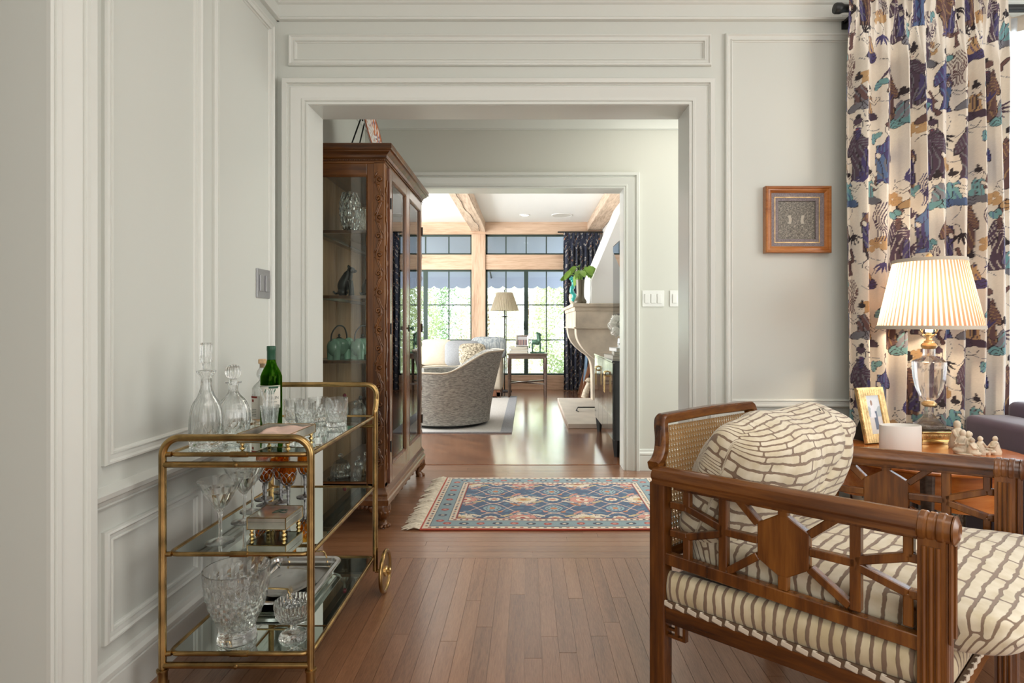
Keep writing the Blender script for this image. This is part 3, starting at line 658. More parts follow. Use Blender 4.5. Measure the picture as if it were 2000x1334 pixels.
part(cart, 'end_frame', MB().tube(hoop(cy0, .76, False, .10), r, 14), 'brass', 60)
part(cart, 'end_frame', MB().tube(hoop(cy1, .838, True, .087), r, 14), 'brass', 60)
part(cart, 'crossbar', MB().cyl((cx0, cy0, .684), (cx1, cy0, .684), .009), 'brass').name = 'crossbar'
part(cart, 'crossbar', MB().cyl((cx0, cy0, .1145), (cx1, cy0, .1145), .009), 'brass')
part(cart, 'crossbar', MB().cyl((cx0, cy1, .672), (cx1, cy1, .672), .007), 'brass')
for z in (.684, .1145): part(cart, 'screw', MB().lathe([(0, -.003), (.006, -.002), (.007, 0)], (-.825, cy0-.009, z), 14, axis='Y'), 'brass')
for zi, z in enumerate((.712, .428, .145)):
    a0, a1, b0, b1 = cx0+.014, cx1-.002, cy0+.004, cy1-.012; q = .028
    rail = [(x, y, z) for x, y, _ in arc((a0+q, b0+q, z), q, 180, 270, 5, 'XY')+arc((a1-q, b0+q, z), q, 270, 360, 5, 'XY')+arc((a1-q, b1-q, z), q, 0, 90, 5, 'XY')+arc((a0+q, b1-q, z), q, 90, 180, 5, 'XY')]
    part(cart, 'shelf_rail', MB().tube(rail, .0068, 10, closed=True), 'brassb' if zi == 9 else 'brass', 60)
    part(cart, 'joint_sleeve', MB().cyl((-.845, b0, z), (-.795, b0, z), .0085), 'brass')
    part(cart, 'mirror_shelf', MB().prism([(x, y) for x, y, _ in rail], z-.004, z+.002), 'mirror', None)
    for yy in (cy0, cy1): part(cart, 'rail_bracket', MB().cyl((cx0, yy+(.002 if yy == cy0 else -.004), z), (cx0+.022, yy+(.006 if yy == cy0 else -.014), z), .0075), 'brass')
for X in (cx0, cx1):
    c = part(cart, 'caster', MB().lathe([(.0135, .062), (.0135, .094), (.016, .098), (.016, .104), (.011, .106)], (X, cy0, 0), 18).box((X-.012, cy0-.016, .03), (X-.008, cy0+.012, .066)).box((X+.008, cy0-.016, .03), (X+.012, cy0+.012, .066)), 'brass')
    MB().lathe([(.004, -.011), (.018, -.011), (.022, -.007), (.022, .007), (.018, .011), (.004, .011)], (X-.0, cy0-.004, .022), 20, axis='X').build('caster_wheel', 'brass', c, smooth=30)
for X, sg in ((cx0, -1), (cx1, 1)):
    wx = X+sg*.040
    whl = part(cart, 'wheel', MB().tube([(wx, cy1+.077*cos(t), .086+.077*sin(t)) for t in [2*PI*k/40 for k in range(40)]], .0085, 10, closed=True)
         .lathe([(.02, .003), (.071, .0015), (.071, -.0015), (.02, -.003)], (wx, cy1, .086), 40, axis='X', closed=True), 'brassb' if 0 else 'brass', 60)
    MB().lathe([(.021, -.008), (.021, .006), (.014, .010), (.014, .020), (.010, .024), (0, .025)], (wx, cy1, .086), 22, axis='X').build('hub', 'brassb', whl, smooth=35)
    part(cart, 'axle', MB().cyl((X, cy1, .086), (wx, cy1, .086), .007), 'brass')

# ---------------------------------------------------------------- crystal
def diamond(n, rows, amp, z0, z1, seed=0):
    """hobnail / lozenge cuts between relative heights z0..z1"""
    def f(t, z, u):
        if u < z0 or u > z1: return 1
        v = (u-z0)/(z1-z0)*rows; a = t*n/(2*PI)
        d = min(abs(((a+v) % 1)-.5), abs(((a-v) % 1)-.5))*2
        return 1-amp*(1-min(1, d*1.6))*min(1, (u-z0)*30, (z1-u)*30)
    return f
def flutes(n, amp, z0=0, z1=1):
    return lambda t, z, u: 1-amp*abs(sin(t*n/2))*(1 if z0 < u < z1 else 0)
def vessel(name, label, cat, loc, outer, inner, n, mod, mat='crystal', group=None, nm='bowl', steps=5):
    t = thing(name, label, cat, loc, group=group)
    po = [tuple(p[:2]) for p in spl([(a, b, 0) for a, b in outer], steps)]; pi = [tuple(p[:2]) for p in spl([(a, b, 0) for a, b in inner], steps)]
    po = [(max(0, a), b) for a, b in po]; pi = [(max(0, a), b) for a, b in pi]
    tot = len(po)+len(pi); k = len(po)/tot
    m = MB().lathe(po+pi[::-1], (0, 0, 0), n, mod=(lambda t_, z, u: mod(t_, z, u/k) if u <= k else 1) if mod else None)
    part(t, nm, m, mat, 12 if mod else 40, world=False)
    return t
# tall decanter and round decanter
def dec(loc, prof, inner, n, mod, label, stop):
    t = vessel('decanter', label, 'decanter', loc, prof, inner, n, mod, nm='bottle')
    stop(t); return t
def cyl_stop(t):
    def mod(th, z, u): return 1-.10*abs(sin(th*5))-.05*abs(sin(z*420))
    part(t, 'stopper', MB().lathe([(0, .232), (.010, .234), (.012, .250), (.017, .254), (.0178, .262)]+[(.0175, .262+.0035*i) for i in range(1, 14)]+[(.0172, .309), (.014, .312), (0, .312)], (0, 0, 0), 40, mod), 'crystal', 20, world=False)
dec((-.968, 1.775, .715), [(0, 0), (.040, 0), (.046, .006), (.0475, .05), (.046, .085), (.039, .125), (.024, .152), (.0165, .175), (.0145, .195), (.0155, .207), (.026, .222), (.027, .228)],
    [(0, .014), (.034, .016), (.040, .03), (.042, .08), (.034, .12), (.018, .152), (.011, .175), (.010, .20), (.017, .226)], 60,
    lambda t, z, u: (1-.035*abs(sin(t*5)) if z > .045 and z < .16 else diamond(18, 3, .05, 0, 1)(t, z, z/.05) if z <= .05 else 1-.05*abs(sin(t*6))), 'tall tapering crystal decanter with a square-cut column stopper, front of cart top', cyl_stop)
def ball_stop(t):
    m = MB().lathe([(.024*sin(PI*i/14)+.0001, .2175-.024*cos(PI*i/14)) for i in range(15)], (0, 0, 0), 36, lambda th, z, u: 1-.10*abs(sin(th*6)))
    m.lathe([(0, .176), (.010, .177), (.011, .192), (.009, .196), (0, .198)], (0, 0, 0), 20)
    part(t, 'stopper', m, 'crystal', 25, world=False)
dec((-.933, 1.868, .715), [(0, 0), (.040, 0), (.0455, .008), (.050, .05), (.050, .085), (.040, .120), (.022, .142), (.0145, .155), (.0145, .168), (.017, .178), (.0235, .182), (.0235, .187)],
    [(0, .012), (.036, .014), (.043, .04), (.044, .085), (.032, .118), (.014, .142), (.010, .160), (.013, .187)], 60,
    lambda t, z, u: (diamond(16, 2, .05, 0, 1)(t, z, z/.06) if z <= .06 else 1-.04*abs(sin(t*6)) if z < .14 else 1), 'squat round-shouldered crystal decanter with a fluted ball stopper', ball_stop)
# clear liquor bottle with cork
t = vessel('liquor_bottle', 'clear glass bottle with a cork stopper and cream label, left of green bottle', 'bottle', (-.990, 2.20, .715),
    [(0, 0), (.034, 0), (.036, .004), (.036, .115), (.033, .135), (.020, .150), (.0135, .157), (.0125, .163), (.0185, .172), (.0205, .182), (.0175, .196), (.011, .206), (.0105, .22)],
    [(0, .012), (.030, .014), (.0325, .02), (.0325, .115), (.028, .134), (.014, .15), (.009, .16), (.014, .175), (.016, .183), (.008, .205), (.0075, .22)], 32, None, 'clear', nm='glass')
part(t, 'stopper', MB().lathe([(0, .206), (.0075, .206), (.008, .221), (.0135, .221), (.0145, .223), (.0145, .236), (.013, .238), (0, .238)], (0, 0, 0), 22), 'cork', world=False)
part(t, 'liquor', MB().lathe([(0, .0145), (.030, .0145), (.0320, .021), (.0320, .035), (0, .035)], (0, 0, 0), 28), 'amberglass', world=False)
def lab(t, rr, a0, a1, z0, z1, mat, nm='label'):
    m = MB().grid(lambda a, b: (rr*cos(R(a0+(a1-a0)*a)), rr*sin(R(a0+(a1-a0)*a)), z0+(z1-z0)*b), 20, 1)
    m.grid(lambda a, b: ((rr-.0006)*cos(R(a0+(a1-a0)*a)), (rr-.0006)*sin(R(a0+(a1-a0)*a)), z0+(z1-z0)*b), 20, 1)
    return part(t, nm, m, mat, 60, world=False)
def curvedtext(t, txt, size, rr, adeg, z, mat, sx=1.0):
    """lettering wrapped on a bottle label"""
    cu = bpy.data.curves.new('lettering', 'FONT'); cu.body = txt; cu.size = size; cu.align_x = 'CENTER'; cu.extrude = 0
    tmp = bpy.data.objects.new('lettering', cu); COL.objects.link(tmp); dg = bpy.context.evaluated_depsgraph_get(); me = bpy.data.meshes.new_from_object(tmp.evaluated_get(dg))
    bpy.data.objects.remove(tmp)
    for v in me.vertices:
        a = R(adeg)+v.co.x*sx/rr; v.co = (rr*cos(a), rr*sin(a), z+v.co.y)
    me.materials.clear(); me.materials.append(M[mat]); o = bpy.data.objects.new('lettering', me); COL.objects.link(o); o.parent = t; return o
l = lab(t, .0368, -150, -12, .018, .104, 'label')
lab(l, .0374, -150, -95, .096, .103, 'inkred', 'print_band')
curvedtext(l, 'EDIT', .0085, .0374, -62, .078, 'ink', 1); curvedtext(l, 'BO', .0075, .0374, -55, .062, 'ink', 1)
for i in range(5): lab(l, .0374, -138, -100, .03+.006*i, .0315+.006*i, 'ink', 'print_line')
lab(l, .0374, -137, -118, .082, .091, 'inkred', 'print_seal')
# green vermouth bottle
t = vessel('green_bottle', 'dark green glass bottle with a green cap and a pale printed label', 'bottle', (-.922, 2.12, .715),
    [(0, 0), (.035, 0), (.0365, .005), (.0365, .165), (.035, .185), (.027, .205), (.0185, .222), (.0145, .24), (.013, .262)],
    [(0, .010), (.031, .012), (.033, .02), (.033, .165), (.031, .185), (.022, .205), (.014, .222), (.010, .24), (.009, .262)], 32, None, 'greenglass', nm='glass')
part(t, 'vermouth', MB().lathe([(0, .011), (.0305, .0125), (.0325, .02), (.0325, .165), (.030, .184), (0, .184)], (0, 0, 0), 28), 'greenglass', world=False)
part(t, 'cap', MB().lathe([(.0142, .240), (.0148, .245), (.0148, .272), (.0155, .274), (.0155, .288), (.0145, .290), (0, .290)], (0, 0, 0), 24, lambda th, z, u: 1-.02*abs(sin(th*12))), 'dkgreen', world=False)
l = lab(t, .0372, -165, -15, .070, .150, 'label'); lab(l, .0378, -165, -15, .146, .148, 'ink', 'print_line'); lab(l, .0378, -80, -30, .140, .147, 'dkgreen', 'print_band')
curvedtext(l, 'DOLIN', .0150, .0378, -62, .102, 'ink', 1.0); curvedtext(l, 'VERMOUTH', .0072, .0378, -66, .090, 'ink', 1.0)
lf = MB()
for i in range(14):
    a = R(-100+4.0*i); z = .128+.007*sin(i*2.1); q = .0378
    lf.add([(q*cos(a), q*sin(a), z-.004), (q*cos(a+.08), q*sin(a+.08), z), (q*cos(a+.03), q*sin(a+.03), z+.006), (q*cos(a-.05), q*sin(a-.05), z+.002)], [(0, 1, 2, 3)])
lf.build('print_leaves', 'patina', l, world=False)
# straw glass with glass stirrers
sg = vessel('mixing_glass', 'small flared clear glass holding a bunch of glass straws', 'glass', (-.877, 2.005, .715), [(0, 0), (.021, 0), (.022, .006), (.026, .05), (.0315, .092)], [(0, .010), (.019, .011), (.0235, .05), (.0295, .092)], 28, None, 'clear', nm='glass')
g = random.Random(2)
for i in range(7):
    a = R(40+50*i); b = (.012*cos(a), .012*sin(a), .727); tp = (-.038+.008*i+.006*sin(i*3), .012*cos(i*2), .855+.007*g.random())
    s_ = thing('glass_straw', 'clear glass straw leaning in the small flared glass, one of a bunch', 'straw', (-.877, 2.005, 0), group='glass straws in the small glass')
    tpx = (tp[0], tp[1], tp[2])
    MB().tube([b, tpx], .0032, 8).build('tube', 'crystal', s_, smooth=60, world=False)
# tumblers
tprof = [(0, 0), (.029, 0), (.032, .004), (.0345, .03), (.036, .05), (.037, .088)]; tin = [(0, .014), (.028, .016), (.032, .04), (.0352, .088)]
def tmod(t, z, u):
    if z > .052: return 1
    return 1-.07*max(0, abs(sin(t*6+z*60))-.35)-.05*max(0, abs(sin(t*6-z*60))-.35)
labs = ['cut crystal tumbler right beside the green bottle', 'cut crystal tumbler at the front, just right of the straw glass', 'cut crystal tumbler behind, second row centre', 'cut crystal tumbler nearest the right edge of cart top', 'cut crystal tumbler at the back right, partly hidden']
tum = None
for (x, y), lb in zip(((-.872, 2.20), (-.800, 2.12), (-.800, 2.25), (-.694, 2.135), (-.722, 2.245)), labs):
    if tum is None: tum = vessel('crystal_tumbler', lb, 'tumbler', (x, y, .715), tprof, tin, 60, tmod, group='cut crystal tumblers on cart top', nm='glass')
    else: dup(tum, (x, y, .715), lb)
def footbox(name, label, cat, x0, x1, y0, y1, zf, z0, z1, rz, lid):
    cx, cy = (x0+x1)/2, (y0+y1)/2; t = thing(name, label, cat, (cx, cy, zf), rz); a, b = (x1-x0)/2, (y1-y0)/2; h0, h1 = z0-zf, z1-zf
    if lid:
        part(t, 'body', MB().box((-a, -b, h0), (a, b, h0+(h1-h0)*.62)), 'boxglass', None, world=False, bevel=.001)
        l = part(t, 'lid', MB().box((-a, -b, h0+(h1-h0)*.64), (a, b, h1)), 'boxglass', None, world=False, bevel=.001)
        m = MB()
        for p in (arc((0, 0, 0), .018, 200, 20, 10, 'XY'), arc((.012, .004, 0), .013, 60, 330, 12, 'XY'), [(-.02, -.014, 0), (.0, .0, 0), (.01, .02, 0)]):
            m.tube([(x+.014, y, h1+.0008) for x, y, _ in p], .0012, 5)
        m.build('monogram', 'ink', l, world=False)
    else:
        w = .003
        part(t, 'floor_panel', MB().box((-a, -b, h0), (a, b, h0+.003)), 'boxglass', None, world=False)
        for q in (((-a, -b), (a, -b+w)), ((-a, b-w), (a, b)), ((-a, -b+w), (-a+w, b-w)), ((a-w, -b+w), (a, b-w))):
            part(t, 'side_panel', MB().box((q[0][0], q[0][1], h0+.003), (q[1][0], q[1][1], h1)), 'boxglass', None, world=False)
    m = MB()
    for sx in (-1, 1):
        for sy in (-1, 1): m.tube([(sx*a, sy*b, h0), (sx*a, sy*b, h1)], .0016, 6)
    m.tube([(-a, -b, h1), (a, -b, h1), (a, b, h1), (-a, b, h1)], .0014, 6, closed=True).tube([(-a, -b, h0), (a, -b, h0), (a, b, h0), (-a, b, h0)], .0014, 6, closed=True)
    part(t, 'metal_edging', m, 'brass', None, world=False)
    for sx in (-1, 1):
        for sy in (-1, 1): part(t, 'ball_foot', MB().ell((sx*(a-.010), sy*(b-.010), h0-.006), (.0065, .0065, .0065), 12, 8).ell((sx*(a-.010), sy*(b-.010), h0-.0185), (.0075, .0075, .0065), 12, 8), 'brassb', world=False)
    return t
footbox('napkin_tray', 'shallow silvered glass tray on brass ball feet holding pink cocktail napkins', 'tray', -.838, -.682, 1.705, 1.885, .714, .739, .764, R(-3), False)
g = random.Random(8)
for i in range(4):
    m = MB().grid(lambda a, b: (-.829+.014*i+.11*a+.012*sin(b*3+i), 1.715+.15*b, .7445+.0042*i+.006*abs(sin(a*5+b*3+i*2))+.0004), 14, 12)
    o = m.build('paper_napkin', 'napkin', None, smooth=60); o.location = (0, 0, 0); so_ = o.modifiers.new('t', 'SOLIDIFY'); so_.thickness = .001
    tag(o, ['lowest pink paper napkin at the left of the silvered tray', 'second pink paper napkin in the silvered tray', 'third pink paper napkin in the silvered tray', 'topmost pink paper napkin at the right of the silvered tray'][i], 'napkin', 'napkins in the tray')
# ---- middle shelf
zs = .4305
mart = vessel('martini_glass', 'wide cut crystal martini glass at the front of middle shelf', 'martini glass', (-.923, 1.77, zs),
    [(0, 0), (.037, 0), (.038, .002), (.012, .006), (.0055, .014), (.0048, .05), (.0065, .085), (.012, .096), (.030, .122), (.048, .154), (.064, .186)],
    [(0, .1), (.012, .104), (.028, .124), (.046, .156), (.0625, .186)], 60, lambda t, z, u: 1-.16*abs(sin(t*5))*(1 if .09 < z < .15 else .15 if z < .09 else 0), nm='glass')
dup(mart, (-.937, 1.95, zs), 'cut crystal martini glass standing just behind the front one')
dup(mart, (-.962, 2.06, zs), 'third cut crystal martini glass, rearmost of the three')
gob = thing('filigree_goblet', 'x', 'goblet', (-.96, 2.16, zs), group='amber goblets with dark filigree on middle shelf')
def fil(t, z, u): return 1
part(gob, 'stem', MB().lathe([(.031, 0), (.031, .002), (.010, .006), (.0045, .012), (.0035, .03), (.006, .045), (.004, .055), (.0065, .07), (.010, .082)], (0, 0, 0), 24, lambda t, z, u: 1), 'pewter', world=False)
m = MB()
for k in range(9):
    for sgn in (1, -1):
        pth = []
        for i in range(13):
            u = i/12; z = .082+.052*u; rr = .008+.0205*math.sqrt(max(0, sin(min(1, u*1.1)*PI/2))); a = 2*PI*k/9+sgn*.7*sin(u*PI)
            pth.append((rr*cos(a), rr*sin(a), z))
        m.tube(pth, .0014, 5)
part(gob, 'filigree', m, 'pewter', world=False)
part(gob, 'bowl', MB().lathe([(0, .084), (.012, .088), (.0235, .105), (.0275, .128), (.0265, .15), (.0275, .163), (.026, .163), (.025, .15), (.0255, .128), (.021, .106), (.010, .092), (0, .09)], (0, 0, 0), 26), 'amberglass', world=False)
gl = ['amber filigree goblet just behind the martini glasses', 'amber filigree goblet deeper on the left, against the wall side', 'amber filigree goblet in the centre of the middle shelf', 'amber filigree goblet directly behind the small mirrored box', 'amber filigree goblet nearest the right rail', 'amber filigree goblet in the rear row beside the left post']
for i, ((x, y), lb) in enumerate(zip(((-.945, 2.125), (-.985, 2.20), (-.905, 2.16), (-.845, 2.08), (-.842, 2.23), (-.955, 2.29)), gl)):
    if i == 0: gob.location = (x, y, zs); gob['label'] = lb
    else: dup(gob, (x, y, zs), lb)
footbox('mirrored_box', 'small lidded antiqued-glass box on ball feet with an engraved monogram', 'box', -.856, -.736, 1.80, 1.925, .4305, .4545, .490, R(-2), True)
# ---- bottom shelf
zb = .1475
vessel('ice_bucket', 'large cut crystal ice bucket with diamond pattern on the bottom shelf', 'ice bucket', (-.865, 1.755, zb),
    [(0, 0), (.050, 0), (.054, .004), (.053, .018), (.050, .028), (.056, .05), (.078, .10), (.089, .15), (.093, .19), (.094, .212)],
    [(0, .036), (.042, .037), (.050, .055), (.070, .10), (.082, .15), (.087, .19), (.0895, .212)], 96,
    lambda t, z, u: diamond(16, 4.0, .075, 0, 1)(t, z, (z-.03)/.115) if .03 < z < .145 else (1-.05*max(0, cos(t*16))*(1-abs((z-.168)/.025)) if .143 < z < .193 else 1), steps=7)
vessel('crystal_compote', 'small footed cut crystal compote dish beside the ice bucket', 'dish', (-.700, 1.765, zb),
    [(0, 0), (.040, 0), (.042, .004), (.036, .012), (.012, .020), (.010, .034), (.014, .042), (.038, .052), (.052, .068), (.056, .090), (.057, .108)],
    [(0, .052), (.030, .058), (.046, .074), (.050, .095), (.053, .108)], 84, lambda t, z, u: (diamond(22, 2, .05, 0, 1)(t, z, (z-.045)/.045) if .045 < z < .09 else 1-.06*abs(sin(t*14)) if z > .09 else 1-.05*abs(sin(t*12)) if z < .012 else 1))
tr = thing('silver_tray', 'rounded rectangular silver serving tray with brass wire handles, behind the bucket', 'tray', (-.85, 2.14, zb))
def rrect(x0, x1, y0, y1, q, z, n=6): return [(x, y, z) for x, y, _ in arc((x0+q, y0+q, z), q, 180, 270, n, 'XY')+arc((x1-q, y0+q, z), q, 270, 360, n, 'XY')+arc((x1-q, y1-q, z), q, 0, 90, n, 'XY')+arc((x0+q, y1-q, z), q, 90, 180, n, 'XY')]
loops = [(0, .030), (.004, .035), (.016, .033), (.020, .024), (.030, .020), (.036, .012), (.040, .010)]
m = MB(); base = len(rrect(0, 1, 0, 1, .1, 0)); vs = []
for d, z in loops: vs += rrect(-.985+d, -.712-d, 1.90+d, 2.29-d, max(.006, .045-d), zb+z)
L = len(loops); fs = [(i*base+k, i*base+(k+1) % base, (i+1)*base+(k+1) % base, (i+1)*base+k) for i in range(L-1) for k in range(base)]+[tuple((L-1)*base+k for k in range(base))]
o = part(tr, 'tray_body', m.add(vs, fs), 'silver', 30); sd = o.modifiers.new('t', 'SOLIDIFY'); sd.thickness = .002; sd.offset = 0
for yy, s_ in ((1.915, 1), (2.275, -1)):
    part(tr, 'handle', MB().tube(spl([(-.925, yy, zb+.034), (-.918, yy+s_*.012, zb+.060), (-.90, yy+s_*.02, zb+.066), (-.80, yy+s_*.02, zb+.066), (-.782, yy+s_*.012, zb+.060), (-.775, yy, zb+.034)], 5), .003, 8), 'brassb')
for sx in (-.955, -.742):
    for sy in (1.95, 2.24): part(tr, 'foot', MB().lathe([(.006, 0), (.004, .004), (.006, .012)], (sx, sy, zb), 12), 'silver')
pl = thing('pewter_platter', 'scalloped oval pewter platter lying on the silver tray', 'platter', (-.85, 2.09, zb+.012))
part(pl, 'dish', MB().lathe([(0, .0), (.055, .0), (.066, .006), (.086, .010), (.088, .012), (.066, .0085), (.055, .003), (0, .003)], (0, 0, 0), 72, lambda t, z, u: 1+.03*abs(sin(t*5)) if .35 < u < .75 else 1, sx=1.0, sy=1.35), 'silver', world=False)
# ================================================================== fretwork armchair (local frame: x along the arm, y across, z up)
AW, AL = .745, .646
chair = thing('fretwork_armchair', 'carved wooden lounge armchair with pierced fretwork arms and cream barred cushions', 'armchair', (.366, 1.62, 0), math.atan2(-.656, .754))
def cwarp(p):
    """the seat is a trapezoid: arms splay towards the front"""
    u = p.x/AL; v = p.y/AW
    return (p.x+v*(.109*(1-u)+.090*u), p.y*(.787*(1-u)+.989*u), p.z)
def cp(name, mb, mat, smooth=35, **kw): return mb.move(cwarp).build(name, mat, chair, smooth=smooth, world=False, **kw)
zt = .69; zr1 = .646
# central hexagon fret, measured from the photograph in metres
def fret(y, nm):
    t = .011; y0, y1 = y-t, y+t; m = MB()
    X = lambda u: u*.9286; Z = lambda z: 1.08-(1.08-z)*.9286
    hexp = [(X(.2885), Z(.468)), (X(.340), Z(.436)), (X(.364), Z(.436)), (X(.4153), Z(.468)), (X(.4153), Z(.561)), (X(.364), Z(.592)), (X(.340), Z(.592)), (X(.2885), Z(.561))]
    m.prism(hexp, y0, y1, 'XZ')
    zb_, ztp = Z(.400), Z(.622)
    def b(u0, z0, u1, z1, w=.019): m.bar((X(u0), y, Z(z0)), (X(u1), y, Z(z1)), 2*t-.001, w, up=(0, 0, 1) if abs(u1-u0) > .004 else (1, 0, 0))
    b(.352, .40, .352, .45, .022); b(.352, .58, .352, .622, .022)
    for s in (-1, 1):
        N1 = .356+s*.162; E = .356+s*.269; P = .356+s*.32; H = .2885 if s < 0 else .4153
        b(N1, .40, N1, .622, .022); b(N1, .514, H, .514)
        b(H, .557, N1-s*.038, .614); b(H, .472, N1-s*.012, .408)
        b(N1, .520, E, .556); b(E, .556, P, .556); b(E, .556, E, .622)
        b(N1, .508, E, .474); b(E, .474, P, .474); b(E, .474, E, .40)
    # upper and lower inner fillets
    m.box((.045, y-.012, .636), (.62, y+.012, .652)); m.bar((.02, y, .446), (.62, y, .420), .028, .032)
    o = cp(nm, m, 'chairwood', None); bv = o.modifiers.new('b', 'BEVEL'); bv.width = .002; bv.segments = 1; bv.limit_method = 'ANGLE'; bv.angle_limit = R(50)
for y in (0.0, AW):
    fret(y, 'arm_fretwork')
    # moulded arm rail: rounded top, stepped sides
    sec = [(-.026, .0), (-.026, .012), (-.031, .018), (-.031, .026), (-.024, .038), (-.008, .046), (.008, .046), (.024, .038), (.031, .026), (.031, .018), (.026, .012), (.026, 0)]
    m = MB(); n = len(sec); vs = [(x, y+a, zr1+b) for x in (-.012, .60) for a, b in sec]
    m.add(vs, [tuple(range(n)), tuple(range(2*n-1, n-1, -1))]+[(i, (i+1) % n, n+(i+1) % n, n+i) for i in range(n)])
    cp('arm_rail', m, 'chairwoodx', 30)
    # front post with rolled scroll end
    p = MB().box((.600, y-.024, 0), (.648, y+.024, .66))
    for q_ in (-.013, 0, .013): p.cyl((.6485, y+q_, 0), (.6485, y+q_, .64), .0052, n=8)
    for q_ in (.612, .624, .636): p.cyl((q_, y-.0245, 0), (q_, y-.0245, .63), .0048, n=8).cyl((q_, y+.0245, 0), (q_, y+.0245, .63), .0048, n=8)
    cp('front_post', p, 'chairwood', 40)
    m = MB()
    m.lathe([(.0, 0), (.030, 0), (.030, .058), (0, .058)], (.598, y, .664), 24, axis='X')
    for xx, ra in ((.602, .0325), (.618, .0315), (.634, .0325)):
        m.lathe([(0, -.004), (ra*.9, -.004), (ra, 0), (ra, .009), (ra*.9, .013), (0, .013)], (xx, y, .664), 24, axis='X')
    m.lathe([(0, .0), (.026, .0), (.030, .003), (.030, .006), (.022, .010), (.016, .012), (.010, .009), (0, .009)], (.655, y, .664), 24, axis='X')
    for zz in (-.018, .018): m.tube([(.655, y+zz, .66-k*.02) for k in range(0, 12)], .004, 6)
    cp('scroll', m, 'chairwood', 35)
    cp('rear_leg', MB().box((-.022, y-.022, 0), (.024, y+.022, .65)), 'chairwood', None, bevel=.004)
    # side seat rail
    cp('seat_rail', MB().box((.02, y-.014, .272), (.605, y+.014, .318)), 'chairwoodx', None, bevel=.003)
# corner brackets below the seat rail
for y in (0.0,):
    m = MB()
    for x0, sg in ((.026, 1),):
        m.bar((x0, y, .238), (x0+sg*.048, y, .238), .016, .008).bar((x0+sg*.048, y, .234), (x0+sg*.048, y, .272), .016, .008, up=(1, 0, 0)).bar((x0+sg*.024, y, .238), (x0+sg*.024, y, .272), .012, .008, up=(1, 0, 0)).bar((x0, y, .256), (x0+sg*.024, y, .256), .012, .006)
    cp('corner_bracket', m, 'chairwood', None)
cp('front_rail', MB().box((.618, .02, .262), (.648, AW-.02, .315)), 'chairwoody', None, bevel=.003)
cp('back_rail', MB().box((-.015, .02, .272), (.015, AW-.02, .318)), 'chairwoody', None, bevel=.003)
# backrest: crest rail, concave wings, caned panel
zc = .812
crest = spl([(-.018, -.006, .690), (-.020, .018, .700), (-.026, .048, .722), (-.034, .068, .755), (-.042, .078, .795), (-.044, .088, zc-.002), (-.044, .11, zc)], 6)
def slab(pl, w=.024, h=.030):
    m = MB()
    secs = []
    for i, p in enumerate(pl):
        a = pl[max(0, i-1)]; b = pl[min(len(pl)-1, i+1)]; d = (b-a).normalized(); n = Vector((1, 0, 0)); u = d.cross(n).normalized()
        secs += [p+n*a_*w*.5+u*b_*h*.5 for a_, b_ in ((-1, -.7), (-.7, -1), (.7, -1), (1, -.7), (1, .7), (.7, 1), (-.7, 1), (-1, .7))]
    k = 8; L = len(pl)
    return m.add(secs, [tuple(range(k)), tuple((L-1)*k+i for i in range(k))]+[(i*k+j, i*k+(j+1) % k, (i+1)*k+(j+1) % k, (i+1)*k+j) for i in range(L-1) for j in range(k)])
mirror_y = lambda P: [Vector((p.x, AW-p.y, p.z)) for p in P]
cp('crest_rail', slab(crest+[Vector((-.044, AW/2, zc+.004))]+mirror_y(crest)[::-1], .034, .028), 'chairwoody', 40)
for s in (0, 1):
    P = [Vector((-.004, .045, .30)), Vector((-.018, .045, .5)), Vector((-.030, .05, .70)), Vector((-.040, .075, .79))]
    if s: P = mirror_y(P)
    cp('back_stile', slab(P, .022, .034), 'chairwood', 40)
cp('back_cross_rail', slab([Vector((-.012, .05, .44)), Vector((-.012, AW-.05, .44))], .02, .03), 'chairwoody', 40)
m = MB(); bx = lambda z: -.004-.040*(z-.3)/.5
zz = .455
while zz < .79:
    m.bar((bx(zz), .06, zz), (bx(zz), AW-.06, zz), .0012, .0022); m.bar((bx(zz)+.001, .06, zz+.004), (bx(zz)+.001, AW-.06, zz+.004), .0012, .0022); zz += .0155
yy = .062
while yy < AW-.06:
    m.bar((bx(.455), yy, .455), (bx(.79), yy, .79), .0022, .0012, up=(1, 0, 0)); m.bar((bx(.455), yy+.004, .455), (bx(.79), yy+.004, .79), .0022, .0012, up=(1, 0, 0)); yy += .0155
for k in range(-22, 44):
    for sg in (1, -1):
        y0 = .06+k*.0155; y1 = y0+sg*.335
        a0, a1 = (0, 1); 
        ts = [0, 1]
        lo, hi = .06, AW-.06
        def clip(t): return y0+(y1-y0)*t
        t0, t1 = 0.0, 1.0
        if y1 != y0:
            ta, tb = (lo-y0)/(y1-y0), (hi-y0)/(y1-y0); t0, t1 = max(0, min(ta, tb)), min(1, max(ta, tb))
        if t1-t0 < .02: continue
        za, zb2 = .455+.335*t0, .455+.335*t1
        m.bar((bx(za)+.002, clip(t0), za), (bx(zb2)+.002, clip(t1), zb2), .002, .001, up=(1, 0, 0))
cp('cane_panel', m, 'cane', None)
